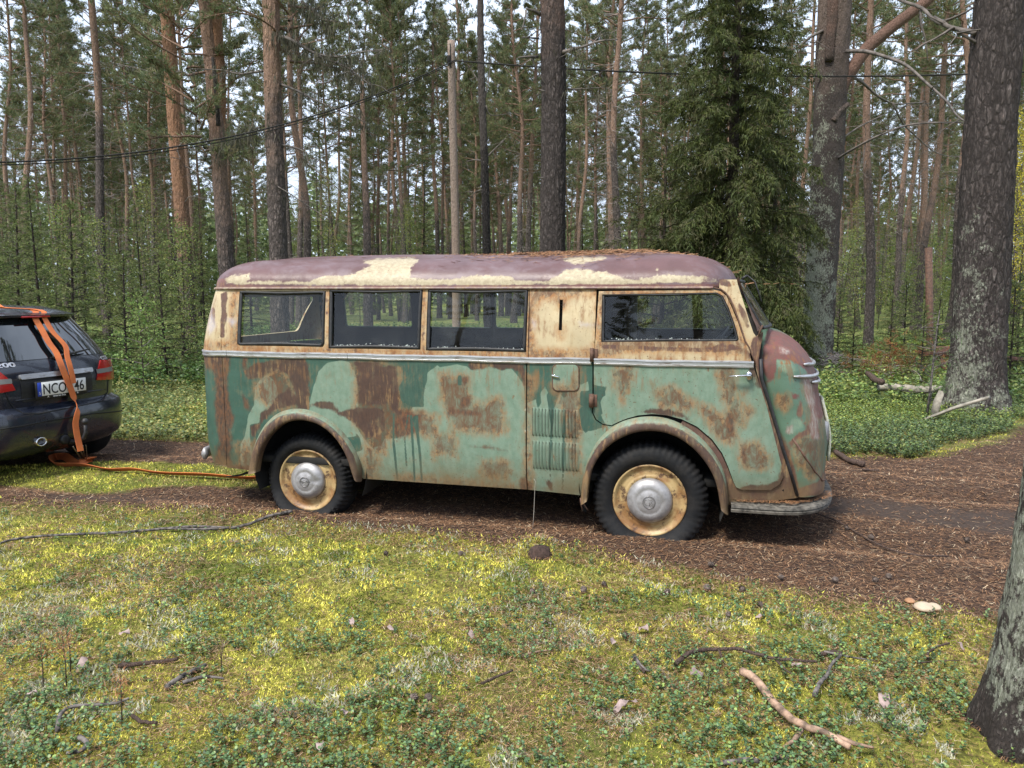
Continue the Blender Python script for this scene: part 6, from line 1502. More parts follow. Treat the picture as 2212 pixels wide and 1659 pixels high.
V = []; Fc = []; zs = [.20, .24, .30, .38, .46, .54, .60, .62, .64, .66, .72, .80, .88, .95, 1.0, 1.05, 1.12, 1.2, 1.3, 1.38, 1.42, 1.46, 1.49, 1.52]
Lc = 3.75
for z in zs:
    h_ = hw(z); rear = [(h_ * .9995 * math.sin(t), ) for t in np.linspace(-math.pi / 2, math.pi / 2, 33)]
    front_f = Lc if z < .75 else Lc - 1.15 * min(1, (z - .75) / .12) ** .7 if z < .9 else Lc - 1.15 - (z - .9) * 1.3
    ring = [cl_(S_car(v[0], z))[0] for v in rear]
    side_f = np.linspace(ring[-1][1], front_f - .35, 14)[1:]
    rs_ = [(h_, f, z) for f in side_f]; nose_ = [(h_ - h_ * (1 - math.cos(t)), front_f - .35 + .35 * math.sin(t), z) for t in np.linspace(0, math.pi / 2, 8)[1:]]
    rr = [tuple(p) for p in ring] + rs_ + nose_; lft = [(-p[0], p[1], p[2]) for p in (rs_ + nose_)[::-1]][1:]; rr = rr + lft; V += rr; nr = len(rr)
for j in range(len(zs) - 1):
    for i in range(nr): i2 = (i + 1) % nr; Fc.append((j * nr + i, j * nr + i2, (j + 1) * nr + i2, (j + 1) * nr + i))
tp = (len(zs) - 1) * nr; c_ = len(V); V.append((0, 1.6, 1.555)); Fc += [(tp + i, tp + (i + 1) % nr, c_) for i in range(nr)]
bc = len(V); V.append((0, 1.6, .20)); Fc += [((i + 1) % nr, i, bc) for i in range(nr)]
cb = mesh('car_body', V, Fc, M_carp, car); cb.data.set_sharp_from_angle(angle=R(40))
CP = lambda pts, z0=.9: [unproject(S_car, x, y, 0.0, z0) for x, y in pts]
cpan = lambda name, pts, mat, off, par=car, fl=.01, st=.03, holes=(): panel(name, S_car, pts, holes, st, mat, par, fl, off, local=cl_)
gr = CP(Z(8, [(375, 258), (560, 272), (640, 335), (835, 522), (640, 545), (200, 562), (60, 572)]), 1.2)
gz0, gz1 = 1.06, 1.42
gl_out = [(-.70, gz0), (.70, gz0 + .0), (.66, 1.12), (.585, 1.36), (.555, gz1), (-.555, gz1), (-.585, 1.36), (-.66, 1.12)]
rg_ = cpan('rear_glass', gl_out, M_cglass, .006, st=.05)
m = MB(); sp_ = [(v, 1.455) for v in np.linspace(-.60, .60, 25)]
Vv = [];
for v, z in sp_:
    p = cl_(S_car(v, 1.43))[0]; Vv += [(p[0], p[1] - .075, p[2] + .020), (p[0], p[1] - .07, p[2] + .003), (p[0], p[1] + .05, p[2] + .0), (p[0], p[1] + .16, p[2] + .055)]
Ff = [(i * 4 + j, i * 4 + 4 + j, i * 4 + 4 + (j + 1) % 4, i * 4 + (j + 1) % 4) for i in range(24) for j in range(4)] + [(3, 2, 1, 0), (96, 97, 98, 99)]
m.add(Vv, Ff); m.build('roof_spoiler', M_carp, car, sharp=35)
m = MB(); m.box((0, cl_(S_car(0, 1.43))[0][1] - .072, 1.432), (.28, .015, .016)); m.build('brake_light_bar', M_red, car)
tlr = CP(Z(8, [(850, 655), (935, 648), (955, 720), (966, 808), (818, 824), (828, 740)]), .95)
for sgn in (-1, 1):
    tl = tlr if sgn > 0 else [(-v, z) for v, z in tlr]
    t_ = cpan('tail_light', tl if sgn > 0 else tl[::-1], M_red, .010)
    zc_ = sum(p[1] for p in tl) / len(tl); vs_ = sorted(p[0] for p in tl); v0, v1 = vs_[0] + .015, vs_[-1] - .02
    cpan('smoked_strip', rrect(v0, zc_ - .012, v1, zc_ + .030, .008), M_grayl, .013, t_, .004)
bar = CP(Z(8, [(240, 768), (770, 724), (776, 762), (238, 812)]), .95); vb = max(abs(bar[0][0]), abs(bar[1][0])); zb1 = (bar[0][1] + bar[1][1]) / 2; zb2 = (bar[2][1] + bar[3][1]) / 2
cpan('chrome_bar', rrect(-vb, min(zb1, zb2), vb, max(zb1, zb2), .014), M_alu, .028, fl=.03)
pq = CP(Z(8, [(318, 840), (712, 806), (738, 905), (345, 950)]), .85); print('plate', pq, 'bar', bar)
pv = .245; pz = sum(p[1] for p in pq) / 4; ph_ = .060
cpan('plate_recess', rrect(-.36, pz - .10, .36, min(zb1, zb2) + .01, .03), M_black, .003, fl=.004)
pm = MB(); pf = cl_(S_car(0, pz))[0][1] - .03; pm.box((0, pf, pz - .008), (pv * 2 + .03, .016, ph_ * 2 + .035)); plate = pm.build('number_plate', M_black, car)
M_white = simple('plate_white', (.72, .72, .70), .4, 0, .05, 10); M_pblue = simple('plate_blue', (.02, .06, .42), .4, 0, .1, 10); M_ink = simple('plate_ink', (.012, .012, .012), .5, 0, .1, 10)
m = MB(); m.box((.018, pf - .010, pz), (pv * 2 - .036, .004, ph_ * 2)); m.build('plate_face', M_white, plate)
m = MB(); m.box((-pv + .018, pf - .010, pz), (.036, .0042, ph_ * 2)); m.build('blue_band', M_pblue, plate)
def text(name, s, size, v0, z0, mat, parent, f=None, wmax=None, off=.004, ext=.001, bold=0.0):
    cu = bpy.data.curves.new(name, 'FONT'); cu.body = s; cu.size = size; cu.extrude = ext; cu.offset = bold; cu.resolution_u = 4
    t = bpy.data.objects.new(name, cu); C.objects.link(t); dg = bpy.context.evaluated_depsgraph_get(); me = bpy.data.meshes.new_from_object(t.evaluated_get(dg)); bpy.data.objects.remove(t)
    xs = [v.co.x for v in me.vertices]; w_ = max(xs) - min(xs); k = (wmax / w_) if wmax else 1.0; x0 = min(xs)
    for v in me.vertices:
        X = v0 + (v.co.x - x0) * k; Zz = z0 + v.co.y; ff = (f if f is not None else cl_(S_car(X, Zz))[0][1] - off) - v.co.z; v.co = (X, ff, Zz)
    me.materials.clear(); o = link(name, me, mat, parent, False); return o
text('plate_lettering', 'NCO 146', .128, -pv + .052, pz - .047, M_ink, plate, pf - .0125, pv * 2 - .075, bold=.0012)
text('country_letter', 'S', .035, -pv + .010, pz - .045, M_white, plate, pf - .0125)
text('frame_lettering', 'www.ho     .se', .030, -.10, pz - ph_ - .021, M_white, plate, pf - .009, .22)
for v_ in (-.155, .145): text('frame_mark', 'A', .026, v_, pz - ph_ - .020, M_white, plate, pf - .009)
bz = unproject(S_car, *Z(8, [(50, 697)])[0], -.5, .95); text('badge_lettering', 'B 200', .052, bz[0] - .17, bz[1] - .018, M_alu, car, None, .24, .006, .003, .0012)
bz = unproject(S_car, *Z(8, [(852, 634)])[0], .4, 1.0); bz1 = unproject(S_car, *Z(8, [(905, 632)])[0], .4, 1.0); text('badge_lettering', 'CDI', .046, bz[0], bz[1] - .02, M_alu, car, None, bz1[0] - bz[0], .006, .003, .0012)
def cline(name, pts, r, mat, off=.004, z0=.8, par=car):
    m = MB(); q = densify_open([np.array(p) for p in CP(pts, z0)], .05); m.tube([tuple(cl_(S_car(v, z) - CH * off)[0]) for v, z in q], r, 5); return m.build(name, mat, par)
def densify_open(P_, st):
    Q = []
    for a_, b_ in zip(P_[:-1], P_[1:]):
        m_ = max(1, int(np.linalg.norm(b_ - a_) / st)); Q += [a_ + (b_ - a_) * k / m_ for k in range(m_)]
    return Q + [P_[-1]]
M_gap = simple('panel_gap', (.003, .003, .003), .8, 0, .2, 10)
cline('tailgate_gap', Z(8, [(40, 920), (70, 1000), (130, 1075), (200, 1110), (330, 1112), (700, 1040), (880, 1000), (915, 930), (920, 820)]), .005, M_gap, .001)
cline('bumper_groove', Z(8, [(0, 1245), (400, 1175), (800, 1108), (1055, 1065)]), .006, M_gap, .001, .5)
cline('chrome_crease', Z(8, [(130, 1000), (400, 965), (700, 925), (900, 905)]), .005, M_carp, .002)
m = MB(); q = [cl_(S_car(v, 1.07) - CH * .03)[0] for v in (.0, .1, .2, .3, .40)]; m.tube([tuple(p + np.array([0, 0, .0 + .012 * i])) for i, p in enumerate(q)], [.022, .014, .012, .009, .006], 6); m.build('rear_wiper', M_black, car)
# exhaust, towing ball, socket, wheels
ex = unproject(cflat(.03), *Z(8, [(332, 1348)])[0], -.3, .4); m = MB(); ec = Vector((ex[0], .0, ex[1])); 
pr = [(.030, .25), (.030, .0), (.036, -.012), (.040, 0), (.040, .25)]; m.lathe([(r_, h_) for r_, h_ in pr], ec, (0, 1, 0), 20, lambda p, j, k: Vector((ec.x + (p.x - ec.x) * 1.35, p.y, p.z))); m.build('exhaust_tip', M_chrome, car)
bl_ = unproject(cflat(-.12), *Z(8, [(725, 1178)])[0], 0, .5); m = MB(); bx_, bz_ = bl_; m.lathe([(.001, .030), (.016, .026), (.026, .012), (.030, .0), (.026, -.014), (.015, -.024), (.014, -.05)], (bx_, -.12, bz_), (0, 0, 1), 16)
m.tube([(bx_, -.12, bz_ - .02), (bx_, -.12, bz_ - .10), (bx_ - .005, -.10, bz_ - .15), (bx_ - .03, -.04, bz_ - .18), (bx_ - .06, .05, bz_ - .19), (bx_ - .07, .2, bz_ - .18)], [.015, .017, .02, .02, .022, .022], 10); m.build('towing_ball', M_rubber, car)
sk = unproject(cflat(.02), *Z(8, [(548, 1332)])[0], 0, .4); m = MB(); m.lathe([(.0, .035), (.03, .035), (.042, .028), (.045, .0), (.03, -.03)], (sk[0], .03, sk[1]), (0, -1, .1), 18); m.build('tow_socket', M_black, car)
def cwheel(v, f):
    wh = bpy.data.objects.new('wheel', None); C.objects.link(wh); wh.parent = car; wh.location = (v, f, .305); sg = 1 if v > 0 else -1
    m = MB(); prof = [(.19, .02), (.21, .0), (.26, -.012), (.295, .0), (.306, .03), (.308, .09), (.306, .15), (.295, .185), (.25, .195), (.19, .18)]
    m.lathe([(r_, -h_ * 1) for r_, h_ in prof], (sg * .10, 0, 0), (sg, 0, 0), 40); m.build('tyre', M_tyre, wh)
    m = MB(); m.lathe([(.20, -.02), (.19, -.03), (.17, -.05), (.06, -.045), (.0, -.03)], (sg * .10, 0, 0), (sg, 0, 0), 30); m.lathe([(.195, -.17), (.17, -.12), (.15, -.06)], (sg * .10, 0, 0), (sg, 0, 0), 30); m.build('rim', M_alu, wh)
wv = .70
for v in (-wv, wv): cwheel(v, .66); cwheel(v, 3.0)
for (f0, f1) in ((1.0, 1.75), (1.82, 2.45)):
    for sg in (-1, 1):
        m = MB(); vv = []
        for f, z in ((f0 - .05, 1.0), (f1, 1.0), (f1 - .02, 1.40), (f0 + .12, 1.40)): vv.append((sg * (hw(z) + .004), f, z))
        m.add(vv, [(0, 1, 2, 3)]); m.build('side_window', M_cglass, car)

# ---- orange strap
a = N('orange_webbing'); co = a.coord(); wv_ = a.n('TexWave'); wv_.inputs['Scale'].default_value = 260; a.l(co, wv_.inputs[0])
a.set(col=a.mix(a.ramp(a.noise(6, 5, .6, co), .35, .7), (.66, .19, .06), (.50, .14, .055)), rough=.75, spec=.2).bump(wv_.outputs['Fac'], .15, .001); M_strap = a.m
def ribbon(name, C_, Wd, width, mat, th=.003, parent=None):
    C_ = [Vector(c) for c in C_]; Wd = [Vector(w_).normalized() for w_ in Wd]; V = []; Fc = []; n = len(C_)
    for i, (c, w_) in enumerate(zip(C_, Wd)):
        t = (C_[min(i + 1, n - 1)] - C_[max(i - 1, 0)]).normalized(); nn = t.cross(w_).normalized() * th / 2; w_ = w_ * width / 2; V += [c - w_ - nn, c + w_ - nn, c + w_ + nn, c - w_ + nn]
    for i in range(n - 1):
        for j in range(4): j2 = (j + 1) % 4; Fc.append((i * 4 + j, i * 4 + j2, i * 4 + 4 + j2, i * 4 + 4 + j))
    Fc += [(3, 2, 1, 0), tuple((n - 1) * 4 + j for j in range(4))]
    o = mesh(name, V, Fc, mat, parent); o.data.set_sharp_from_angle(angle=R(40)); return o
def spline(P_, k=4):
    P_ = [np.array(p, float) for p in P_]; q = [P_[0]]
    for i in range(len(P_) - 1):
        a_, b_ = P_[i], P_[i + 1]; t0 = (b_ - P_[max(i - 1, 0)]) * .5; t1 = (P_[min(i + 2, len(P_) - 1)] - a_) * .5
        for s in np.linspace(0, 1, k + 1)[1:]: q.append(a_ * (2 * s ** 3 - 3 * s ** 2 + 1) + t0 * (s ** 3 - 2 * s ** 2 + s) + b_ * (-2 * s ** 3 + 3 * s ** 2) + t1 * (s ** 3 - s ** 2))
    return q
strap = empty('orange_strap', tuple(ground(*Z(8, [(730, 1560)])[0])), 0, 'orange ratchet strap hanging from the car roof and trailing to the van wheel', 'strap')
sl = Vector(strap.location)
def on_car(pts, off, z0): return [S_car(*unproject(S_car, x, y, -.2, z0)) - CH * off for x, y in pts]
ra = ground(*Z(8, [(725, 1550)])[0])
rise = on_car(Z(8, [(236, 225), (262, 300), (320, 400), (375, 500), (440, 590), (480, 690), (520, 790), (562, 890), (585, 960), (605, 1010), (620, 1090)]), .058, 1.2)
roofp = [CO + CA * v + CH * f + np.array([0, 0, z]) for v, f, z in ((-.95, 1.30, 1.60), (-.72, 1.05, 1.60), (-.45, .80, 1.575), (-.30, .52, 1.52))]
low = []
for (x, y), f in zip(Z(8, [(645, 1190), (655, 1280), (672, 1360), (688, 1430)]), (-.06, -.08, -.10, -.12)): low.append(cflat(f)(*unproject(cflat(f), x, y, 0, .4)))
Cc = spline(roofp[2:] + rise + low, 4); nC = len(Cc)
twist = [0 if i < nC * .70 else min(1, (i - nC * .70) / 6) for i in range(nC)]
Wd = [CA * 1.0 + np.array([0, 0, .10]) if i < nC * .62 else (CA * (1 - .0) + CH * (.9 if .62 < i / nC < .72 else .1)) for i in range(nC)]
Wd = [CA + CH * (1.6 * math.exp(-((i / nC - .69) / .035) ** 2)) for i in range(nC)]
wid = .062
ribbon('strap_band', [Vector(c) - sl for c in Cc], Wd, wid, M_strap, .004, strap)
r2_ = on_car(Z(8, [(300, 228), (340, 300), (405, 410), (480, 490), (520, 545), (530, 620), (555, 710), (575, 790), (585, 850)]), .062, 1.2)
Cc = spline([CO + CA * v + CH * f + np.array([0, 0, z]) for v, f, z in ((-.40, .85, 1.60), (-.22, .52, 1.525))] + r2_, 4)
ribbon('strap_band', [Vector(c) - sl for c in Cc], [CA + CH * .1] * len(Cc), wid * .92, M_strap, .004, strap)
rl = [CO + CA * v + CH * f + np.array([0, 0, z]) for v, f, z in ((-.98, .98, 1.56), (-.78, .86, 1.68), (-.62, .78, 1.665), (-.56, .74, 1.60), (-.66, .74, 1.575), (-.72, .80, 1.62), (-.5, .70, 1.635), (-.30, .58, 1.56), (-.18, .50, 1.535))]
Cc = spline(rl, 4); ribbon('strap_band', [Vector(c) - sl for c in Cc], [CH + np.array([0, 0, .5])] * len(Cc), wid * 1.15, M_strap, .004, strap)
gpts = Z(8, [(735, 1545), (795, 1535), (770, 1522), (700, 1560), (640, 1555), (560, 1512), (480, 1502), (442, 1530), (460, 1565), (560, 1580), (760, 1592), (950, 1612), (1150, 1632)]) + [(340, 1029), (420, 1034), (500, 1039), (560, 1040), (605, 1038)]
Cc = [ground(x, y, .034) for x, y in gpts]; Cc = [c + np.array([0, 0, float(gh(c[0:1], c[1:2])[0])]) for c in Cc]; Cc = spline(Cc, 5)
Cc = [c + np.array([0, 0, .006 * math.sin(i * .55)]) for i, c in enumerate(Cc)]
Wd = []
for i in range(len(Cc)):
    t = Cc[min(i + 1, len(Cc) - 1)] - Cc[max(i - 1, 0)]; t /= np.linalg.norm(t); nrm = np.cross(t, [0, 0, 1]); Wd.append(nrm + np.array([0, 0, .9 * math.exp(-((i - 32) / 9.) ** 2) + .62]))
ribbon('strap_tail', [Vector(c) - sl for c in Cc], Wd, .075, M_strap, .004, strap)
m = MB(); q0_ = Vector(ra) - sl + Vector((0, 0, .02)); up1 = Vector(cflat(-.10)(*unproject(cflat(-.10), *Z(8, [(640, 1390)])[0], 0, .3))) - sl; up2 = Vector(cflat(-.10)(*unproject(cflat(-.10), *Z(8, [(708, 1385)])[0], 0, .3))) - sl
for u_, dx in ((up1, -.02), (up1, .02), (up2, .0), (up2, .03)): dv = Vector(CA) * dx; m.tube([q0_ + dv, q0_.lerp(u_, .5) + dv + Vector((0, 0, .01)), u_ + dv], [.014, .012, .007], 4, True, (.35, 1.2))
m.lathe([(.0, .035), (.026, .034), (.026, -.034), (.0, -.035)], q0_, Vector(CA), 14); m.build('ratchet', simple('worn_ratchet_steel', (.30, .25, .19), .4, .7, .5, 40), strap)
m = MB(); an = CO + CA * (-.50) + CH * .95; m.tube([tuple(an + np.array([0, 0, 1.54])), tuple(an - CH * .05 + np.array([0, 0, 1.82]))], [.006, .003], 5); o = m.build('antenna', M_black); o.parent = car; o.matrix_parent_inverse = (Matrix.Translation(car.location) @ Euler((0, 0, TC)).to_matrix().to_4x4()).inverted()

# ================================================================== small things on the ground
M_stick = bark('stick_bark', (.17, .12, .10), (.3, .2, .15), 50, 3.0, 0, .6); M_peeled = simple('peeled_branch_wood', (.27, .175, .12), .75, 0, .65, 22, .9); M_mossst = simple('grey_lichened_stick', (.095, .082, .075), .9, 0, .9, 34, .8)
def stick(pts, r0, r1, label, mat, name='fallen_branch', z=.02, subs=(), cat='branch', lift=None):
    P_ = [ground(x, y, z + (lift[i] if lift else 0)) for i, (x, y) in enumerate(pts)]; P_ = [p + np.array([0, 0, float(gh(p[0:1], p[1:2])[0])]) for p in P_]
    q = spline(P_, 5); n = len(q); e = empty(name, tuple(P_[0]), 0, label, cat); b_ = Vector(e.location)
    m = MB(); m.tube([Vector(p) - b_ + Vector((0, rnd.gauss(0, r0 * .12), rnd.gauss(0, r0 * .12))) for p in q], [(r0 + (r1 - r0) * i / (n - 1)) * rnd.uniform(.97, 1.03) for i in range(n)], 8); m.build('stem', mat, e)
    for sp_ in subs:
        S_ = [ground(x, y, z) + np.array([0, 0, float(gh(ground(x, y)[0:1], ground(x, y)[1:2])[0])]) for x, y in sp_]; m = MB(); m.tube([Vector(p) - b_ for p in spline(S_, 4)], [r1 * .9] * 1 + list(np.linspace(r1 * .9, r1 * .4, (len(S_) - 1) * 4)), 6); m.build('side_twig', mat, e)
    return e
z6 = lambda pts: [((1800 + x / 1.843) / 1.3563, (1500 + y / 1.843) / 1.3563) for x, y in pts]
z7 = lambda pts: [(x / 1.843 / 1.3563, (1350 + y / 1.843) / 1.3563) for x, y in pts]
z8_ = lambda pts: [((1000 + x / 2.073) / 1.3563, (1450 + y / 2.073) / 1.3563) for x, y in pts]
z5 = lambda pts: [((2300 + x / 2.37) / 1.3563, (900 + y / 2.37) / 1.3563) for x, y in pts]
stick(z6([(690, 885), (760, 930), (850, 1020), (940, 1110), (1020, 1170), (1130, 1200), (1270, 1265)]), .018, .012, 'thick peeled reddish branch lying in the moss at lower right', M_peeled, z=.045, subs=[z6([(1010, 1180), (970, 1240), (915, 1280)]), z6([(1200, 1215), (1300, 1250), (1400, 1280)])])
stick(z6([(330, 825), (400, 780), (470, 755), (560, 748), (680, 765), (800, 795), (900, 820), (1090, 830)]), .011, .006, 'thin curved branch arching above the peeled branch', M_stick, z=.05, subs=[z6([(560, 750), (590, 820)]), z6([(870, 815), (930, 880), (970, 900)])])
stick(z6([(1080, 1010), (1110, 950), (1150, 900), (1170, 840), (1230, 780)]), .010, .006, 'short dark forked stick right of the peeled branch', M_mossst, z=.04, subs=[z6([(1130, 770), (1300, 790), (1400, 800)])])
stick(z6([(1690, 790), (1700, 740), (1760, 700), (1810, 690)]), .007, .004, 'small hooked twig near the leaning trunk', M_stick, z=.04, subs=[z6([(1640, 815), (1750, 795), (1880, 790)])])
stick(z6([(110, 790), (150, 850), (190, 870)]), .007, .005, 'short crossed twigs left of the curved branch', M_mossst, z=.03, subs=[z6([(100, 790), (160, 880)])])
stick(z6([(1100, 790), (1180, 770), (1240, 780)]), .012, .009, 'short brown stick half hidden in green plants', M_stick, z=.03)
stick(z7([(0, 445), (60, 425), (200, 405), (400, 395), (600, 388), (760, 378), (900, 365), (1060, 358), (1240, 362), (1340, 345), (1450, 320), (1580, 300)]), .008, .012, 'long thin black branch lying across the left foreground to the rear wheel', M_mossst, z=.025, subs=[z7([(1240, 362), (1100, 372), (900, 366)])])
stick(z7([(640, 1120), (800, 1110), (960, 1105)]), .012, .008, 'short thick stick lying in the left foreground moss', M_stick, z=.02)
stick(z7([(900, 1240), (1000, 1190), (1110, 1130)]), .012, .010, 'dark bark covered stick pointing right in the left foreground', M_mossst, z=.02, subs=[z7([(990, 1230), (1100, 1200), (1210, 1195)])])
stick(z7([(310, 1450), (330, 1370), (420, 1340), (600, 1320), (700, 1290)]), .009, .005, 'pale curved twig with lichen at lower left', M_mossst, z=.03)
stick(z7([(715, 1395), (770, 1435), (850, 1440)]), .008, .006, 'short pale stick end at the lower left', M_stick, z=.03)
stick(z7([(430, 1490), (470, 1530), (440, 1570), (360, 1580)]), .010, .006, 'small forked dead twig at the bottom left corner', M_mossst, z=.03)
stick(z8_([(1100, 975), (1190, 955), (1280, 935)]), .007, .003, 'light brown splinter in the middle foreground', M_peeled, z=.02)
stick(z8_([(850, 1140), (950, 1100), (1040, 1065)]), .006, .005, 'thin straight twig in the centre foreground', M_stick, z=.03)
stick(z8_([(1780, 980), (1840, 1090)]), .008, .006, 'short twig standing left of the curved branch', M_stick, z=.03)
stick(z6([(1060, 30), (1200, 80), (1370, 160), (1500, 205), (1640, 250), (1800, 245)]), .006, .006, 'long thin dark cable like root on the track in front of the van nose', M_stick, 'bare_root', z=.02)
stick(z6([(560, 1370), (650, 1360), (720, 1350), (780, 1370)]), .010, .008, 'grey stick at the bottom edge right of centre', M_mossst, z=.03)
stick(z6([(860, 1370), (910, 1345), (940, 1360)]), .008, .005, 'pale stick end at the bottom edge', M_mossst, z=.03)
stick(z5([(350, 1010), (420, 1060), (480, 1085), (550, 1095)]), .025, .03, 'reddish fallen branch on the litter behind the van nose', M_stick, z=.03)
stick(z5([(540, 1145), (600, 1140), (650, 1148)]), .012, .010, 'short stick on the needle litter right of the van nose', M_stick, z=.02)
stick(z5([(570, 455), (620, 500), (670, 525)]), .04, .05, 'broken log end among shrubs left of the pale log', M_stick, z=.35)
# pale rotting log and planks by the big pine
def log_thing(pts, r0, r1, label, mat, name, cat, zl): return stick(pts, r0, r1, label, mat, name, zl, (), cat)
M_oldwood = simple('silver_old_wood', (.25, .225, .185), .9, 0, .5, 9, .9)
log_thing(z5([(640, 560), (760, 560), (900, 575), (1010, 580), (1150, 560)]), .060, .050, 'pale rotting log lying left of the biggest pine', M_oldwood, 'rotten_log', 'log', .22)
e = empty('old_plank', tuple(ground(*z5([(1180, 720)])[0])), 0, 'weathered split plank leaning against the biggest pine base', 'plank'); b_ = Vector(e.location)
pA = Vector(ground(*z5([(920, 800)])[0], .04)); pB = Vector(at_depth(*z5([(1420, 625)])[0], 9.0)); m = MB(); m.tube([pA - b_, pA.lerp(pB, .5) - b_ + Vector((0, 0, .02)), pB - b_], [.045, .055, .045], 6, True, (1.4, .45)); m.build('board', M_oldwood, e)
pA = Vector(at_depth(*z5([(1030, 640)])[0], 9.6)); pB = Vector(at_depth(*z5([(1150, 640)])[0], 9.6)); e2 = empty('old_plank', (float(pA.x), float(pA.y), 0), 0, 'short pale broken board standing under the rotting log end', 'plank')
m = MB(); m.tube([Vector((.0, 0, 0)), Vector((.05, 0, .28)), Vector((.10, 0, .42))], [.06, .065, .05], 6, True, (1.3, .5)); m.build('board', M_oldwood, e2)
# small bare sapling in front of the big pine, rusty pipe, rusty scrap
x0, y0_, _z = ground(*z5([(980, 800)])[0]); sp = empty('bare_sapling', (float(x0), float(y0_), 0), 0, 'thin nearly bare sapling standing before the biggest pine', 'sapling'); m = MB()
tpz = at_depth(*z5([(1010, 20)])[0], y0_)[2]; m.tube([(0, 0, 0), (.03, 0, .5), (.06, 0, 1.2), (.08, 0, float(tpz))], [.017, .014, .010, .005], 7)
q = random.Random(5)
for k in range(26):
    z = .25 + (tpz - .25) * k / 26; m.tube(bend_path((.04, 0, z), (q.uniform(-1, 1), q.uniform(-.8, .8), q.uniform(-.1, .5)), q.uniform(.2, .6) * (1.1 - z / tpz * .6), 5, .1, .25, q), [.006, .005, .004, .003, .002, .0015], 4, False)
m.build('stem', M_mossst, sp)
P0 = [(.05 + q.gauss(0, .22), q.gauss(0, .2), q.uniform(.4, tpz * .8)) for _ in range(60)]; Vt, c = tufts(P0, [(q.uniform(-1, 1), q.uniform(-1, 1), .6) for _ in P0], 8, .04, .08, .003, .5, [(.12, .19, .07), (.10, .16, .06)]); tris_mesh('needle_sprays', Vt, 0, M_needles, sp, c, 3)
x0, y0_, _z = ground(2002, 735); pz_ = at_depth(1992, 535, 17)[2]; pp = empty('rusty_pipe', (float(at_depth(2009, 735, 17)[0]), 17, 0), 0, 'dark rusty pipe standing upright between the right hand pines', 'pipe'); m = MB()
m.tube([(0.06, 0, 0), (0, 0, .6), (-.16, 0, float(pz_))], [.07, .075, .075], 10); m.build('pipe_body', M_rustbare, pp)
sc_ = empty('scrap_beam', (float(at_depth(2060, 740, 15.5)[0]), 15.5, .25), 0, 'rusty steel beam scrap half hidden behind the biggest pine', 'scrap metal'); m = MB(); m.box((0, 0, .22), (1.3, .25, .20)); m.box((.95, .1, .10), (1.6, .2, .10), Matrix.Rotation(R(7), 3, 'Y')); m.tube([(-.3, 0, .15), (-.1, -.2, -.35)], .06, 8); m.build('beam', simple('dark_rusted_scrap', (.075, .035, .026), .85, 0, .5, 20, .5), sc_)
P0 = [(q.gauss(0, .45), q.gauss(0, .3), abs(q.gauss(.35, .2))) for _ in range(420)]; Vt, c = tufts(P0, [(q.uniform(-1, 1), q.uniform(-1, 1), .2) for _ in P0], 6, .06, .15, .006, .8, [(.28, .115, .045), (.20, .09, .04), (.16, .13, .05)]); bb = empty('brown_brush_pile', (float(at_depth(1940, 740, 14.5)[0]), 14.5, 0), 0, 'dead brown spruce brush heaped in front of the trunks on the right', 'brush')
tris_mesh('dead_needles', Vt, 0, M_needles, bb, c, 3); m = MB()
for k in range(30): m.tube(bend_path((q.gauss(0, .4), q.gauss(0, .3), .1), (q.uniform(-1, 1), q.uniform(-.5, .5), q.uniform(.1, 1)), q.uniform(.4, .9), 5, .8, .3, q), [.010, .009, .007, .005, .004, .003], 4, False)
m.build('dead_twigs', M_twig, bb)
m = MB()
for k in range(110): x_, y_ = ground(*z5([(330 + q.gauss(0, 70), 430 + q.gauss(0, 22))])[0])[:2]; g = q.random() * 3.14; l = q.uniform(.15, .6); m.tube([(x_ - math.cos(g) * l, y_ - math.sin(g) * l * .4, q.uniform(.03, .2)), (x_, y_, q.uniform(.08, .3)), (x_ + math.cos(g) * l, y_ + math.sin(g) * l * .4, q.uniform(.03, .2))], [.006, .012, .004], 4, False)
o = m.build('twig_heap', M_twig); tag(o, 'heap of dead twigs at the foot of the lichen covered pine', 'twigs', kind='stuff')

# cones, dead leaves, mushrooms, stones of the foreground
def cone_mesh():
    m = MB(); V = []; q = random.Random(2)
    m.lathe([(.001, -.018), (.010, -.015), (.0155, -.004), (.013, .008), (.006, .018), (.001, .021)], (0, 0, 0), (0, 0, 1), 10)
    for k in range(46):
        t = k / 46; g = k * 2.399; r = .0155 * math.sin(min(1, t * 1.1 + .12) * math.pi) ** .6 + .001; z = -.016 + .036 * t; d = Vector((math.cos(g), math.sin(g), .25)); s = Vector((-math.sin(g), math.cos(g), 0)) * .0042; p = Vector((0, 0, z)) + d * r
        m.add([p - s - Vector((0, 0, .002)), p + s - Vector((0, 0, .002)), p + d * .0055 + s * .6 + Vector((0, 0, .003)), p + d * .0055 - s * .6 + Vector((0, 0, .003))], [(0, 1, 2, 3)])
    return m
M_cone = simple('cone_brown', (.10, .075, .062), .8, 0, .5, 60)
c0 = cone_mesh().build('pine_cone', M_cone)
cones = [(1125, 1440, 1), (1165, 1460, 2), (1175, 1300, 2), (2, 2, 0)]
CN = [z8_([(530, 1270)])[0], z8_([(440, 1275)])[0], z8_([(725, 375)])[0], z8_([(1720, 890)])[0], z8_([(1665, 670)])[0], z8_([(1595, 560)])[0], z6([(1385, 170)])[0], z6([(1190, 385)])[0], z6([(1480, 368)])[0], z6([(1900, 190)])[0], z6([(1250, 130)])[0], z6([(790, 520)])[0], z6([(900, 370)])[0], z6([(500, 430)])[0], z6([(690, 435)])[0],
      z6([(285, 450)])[0], z6([(615, 590)])[0], z8_([(270, 375)])[0], z6([(520, 300)])[0], z6([(1410, 385)])[0], z8_([(1160, 600)])[0], z8_([(1470, 600)])[0]]
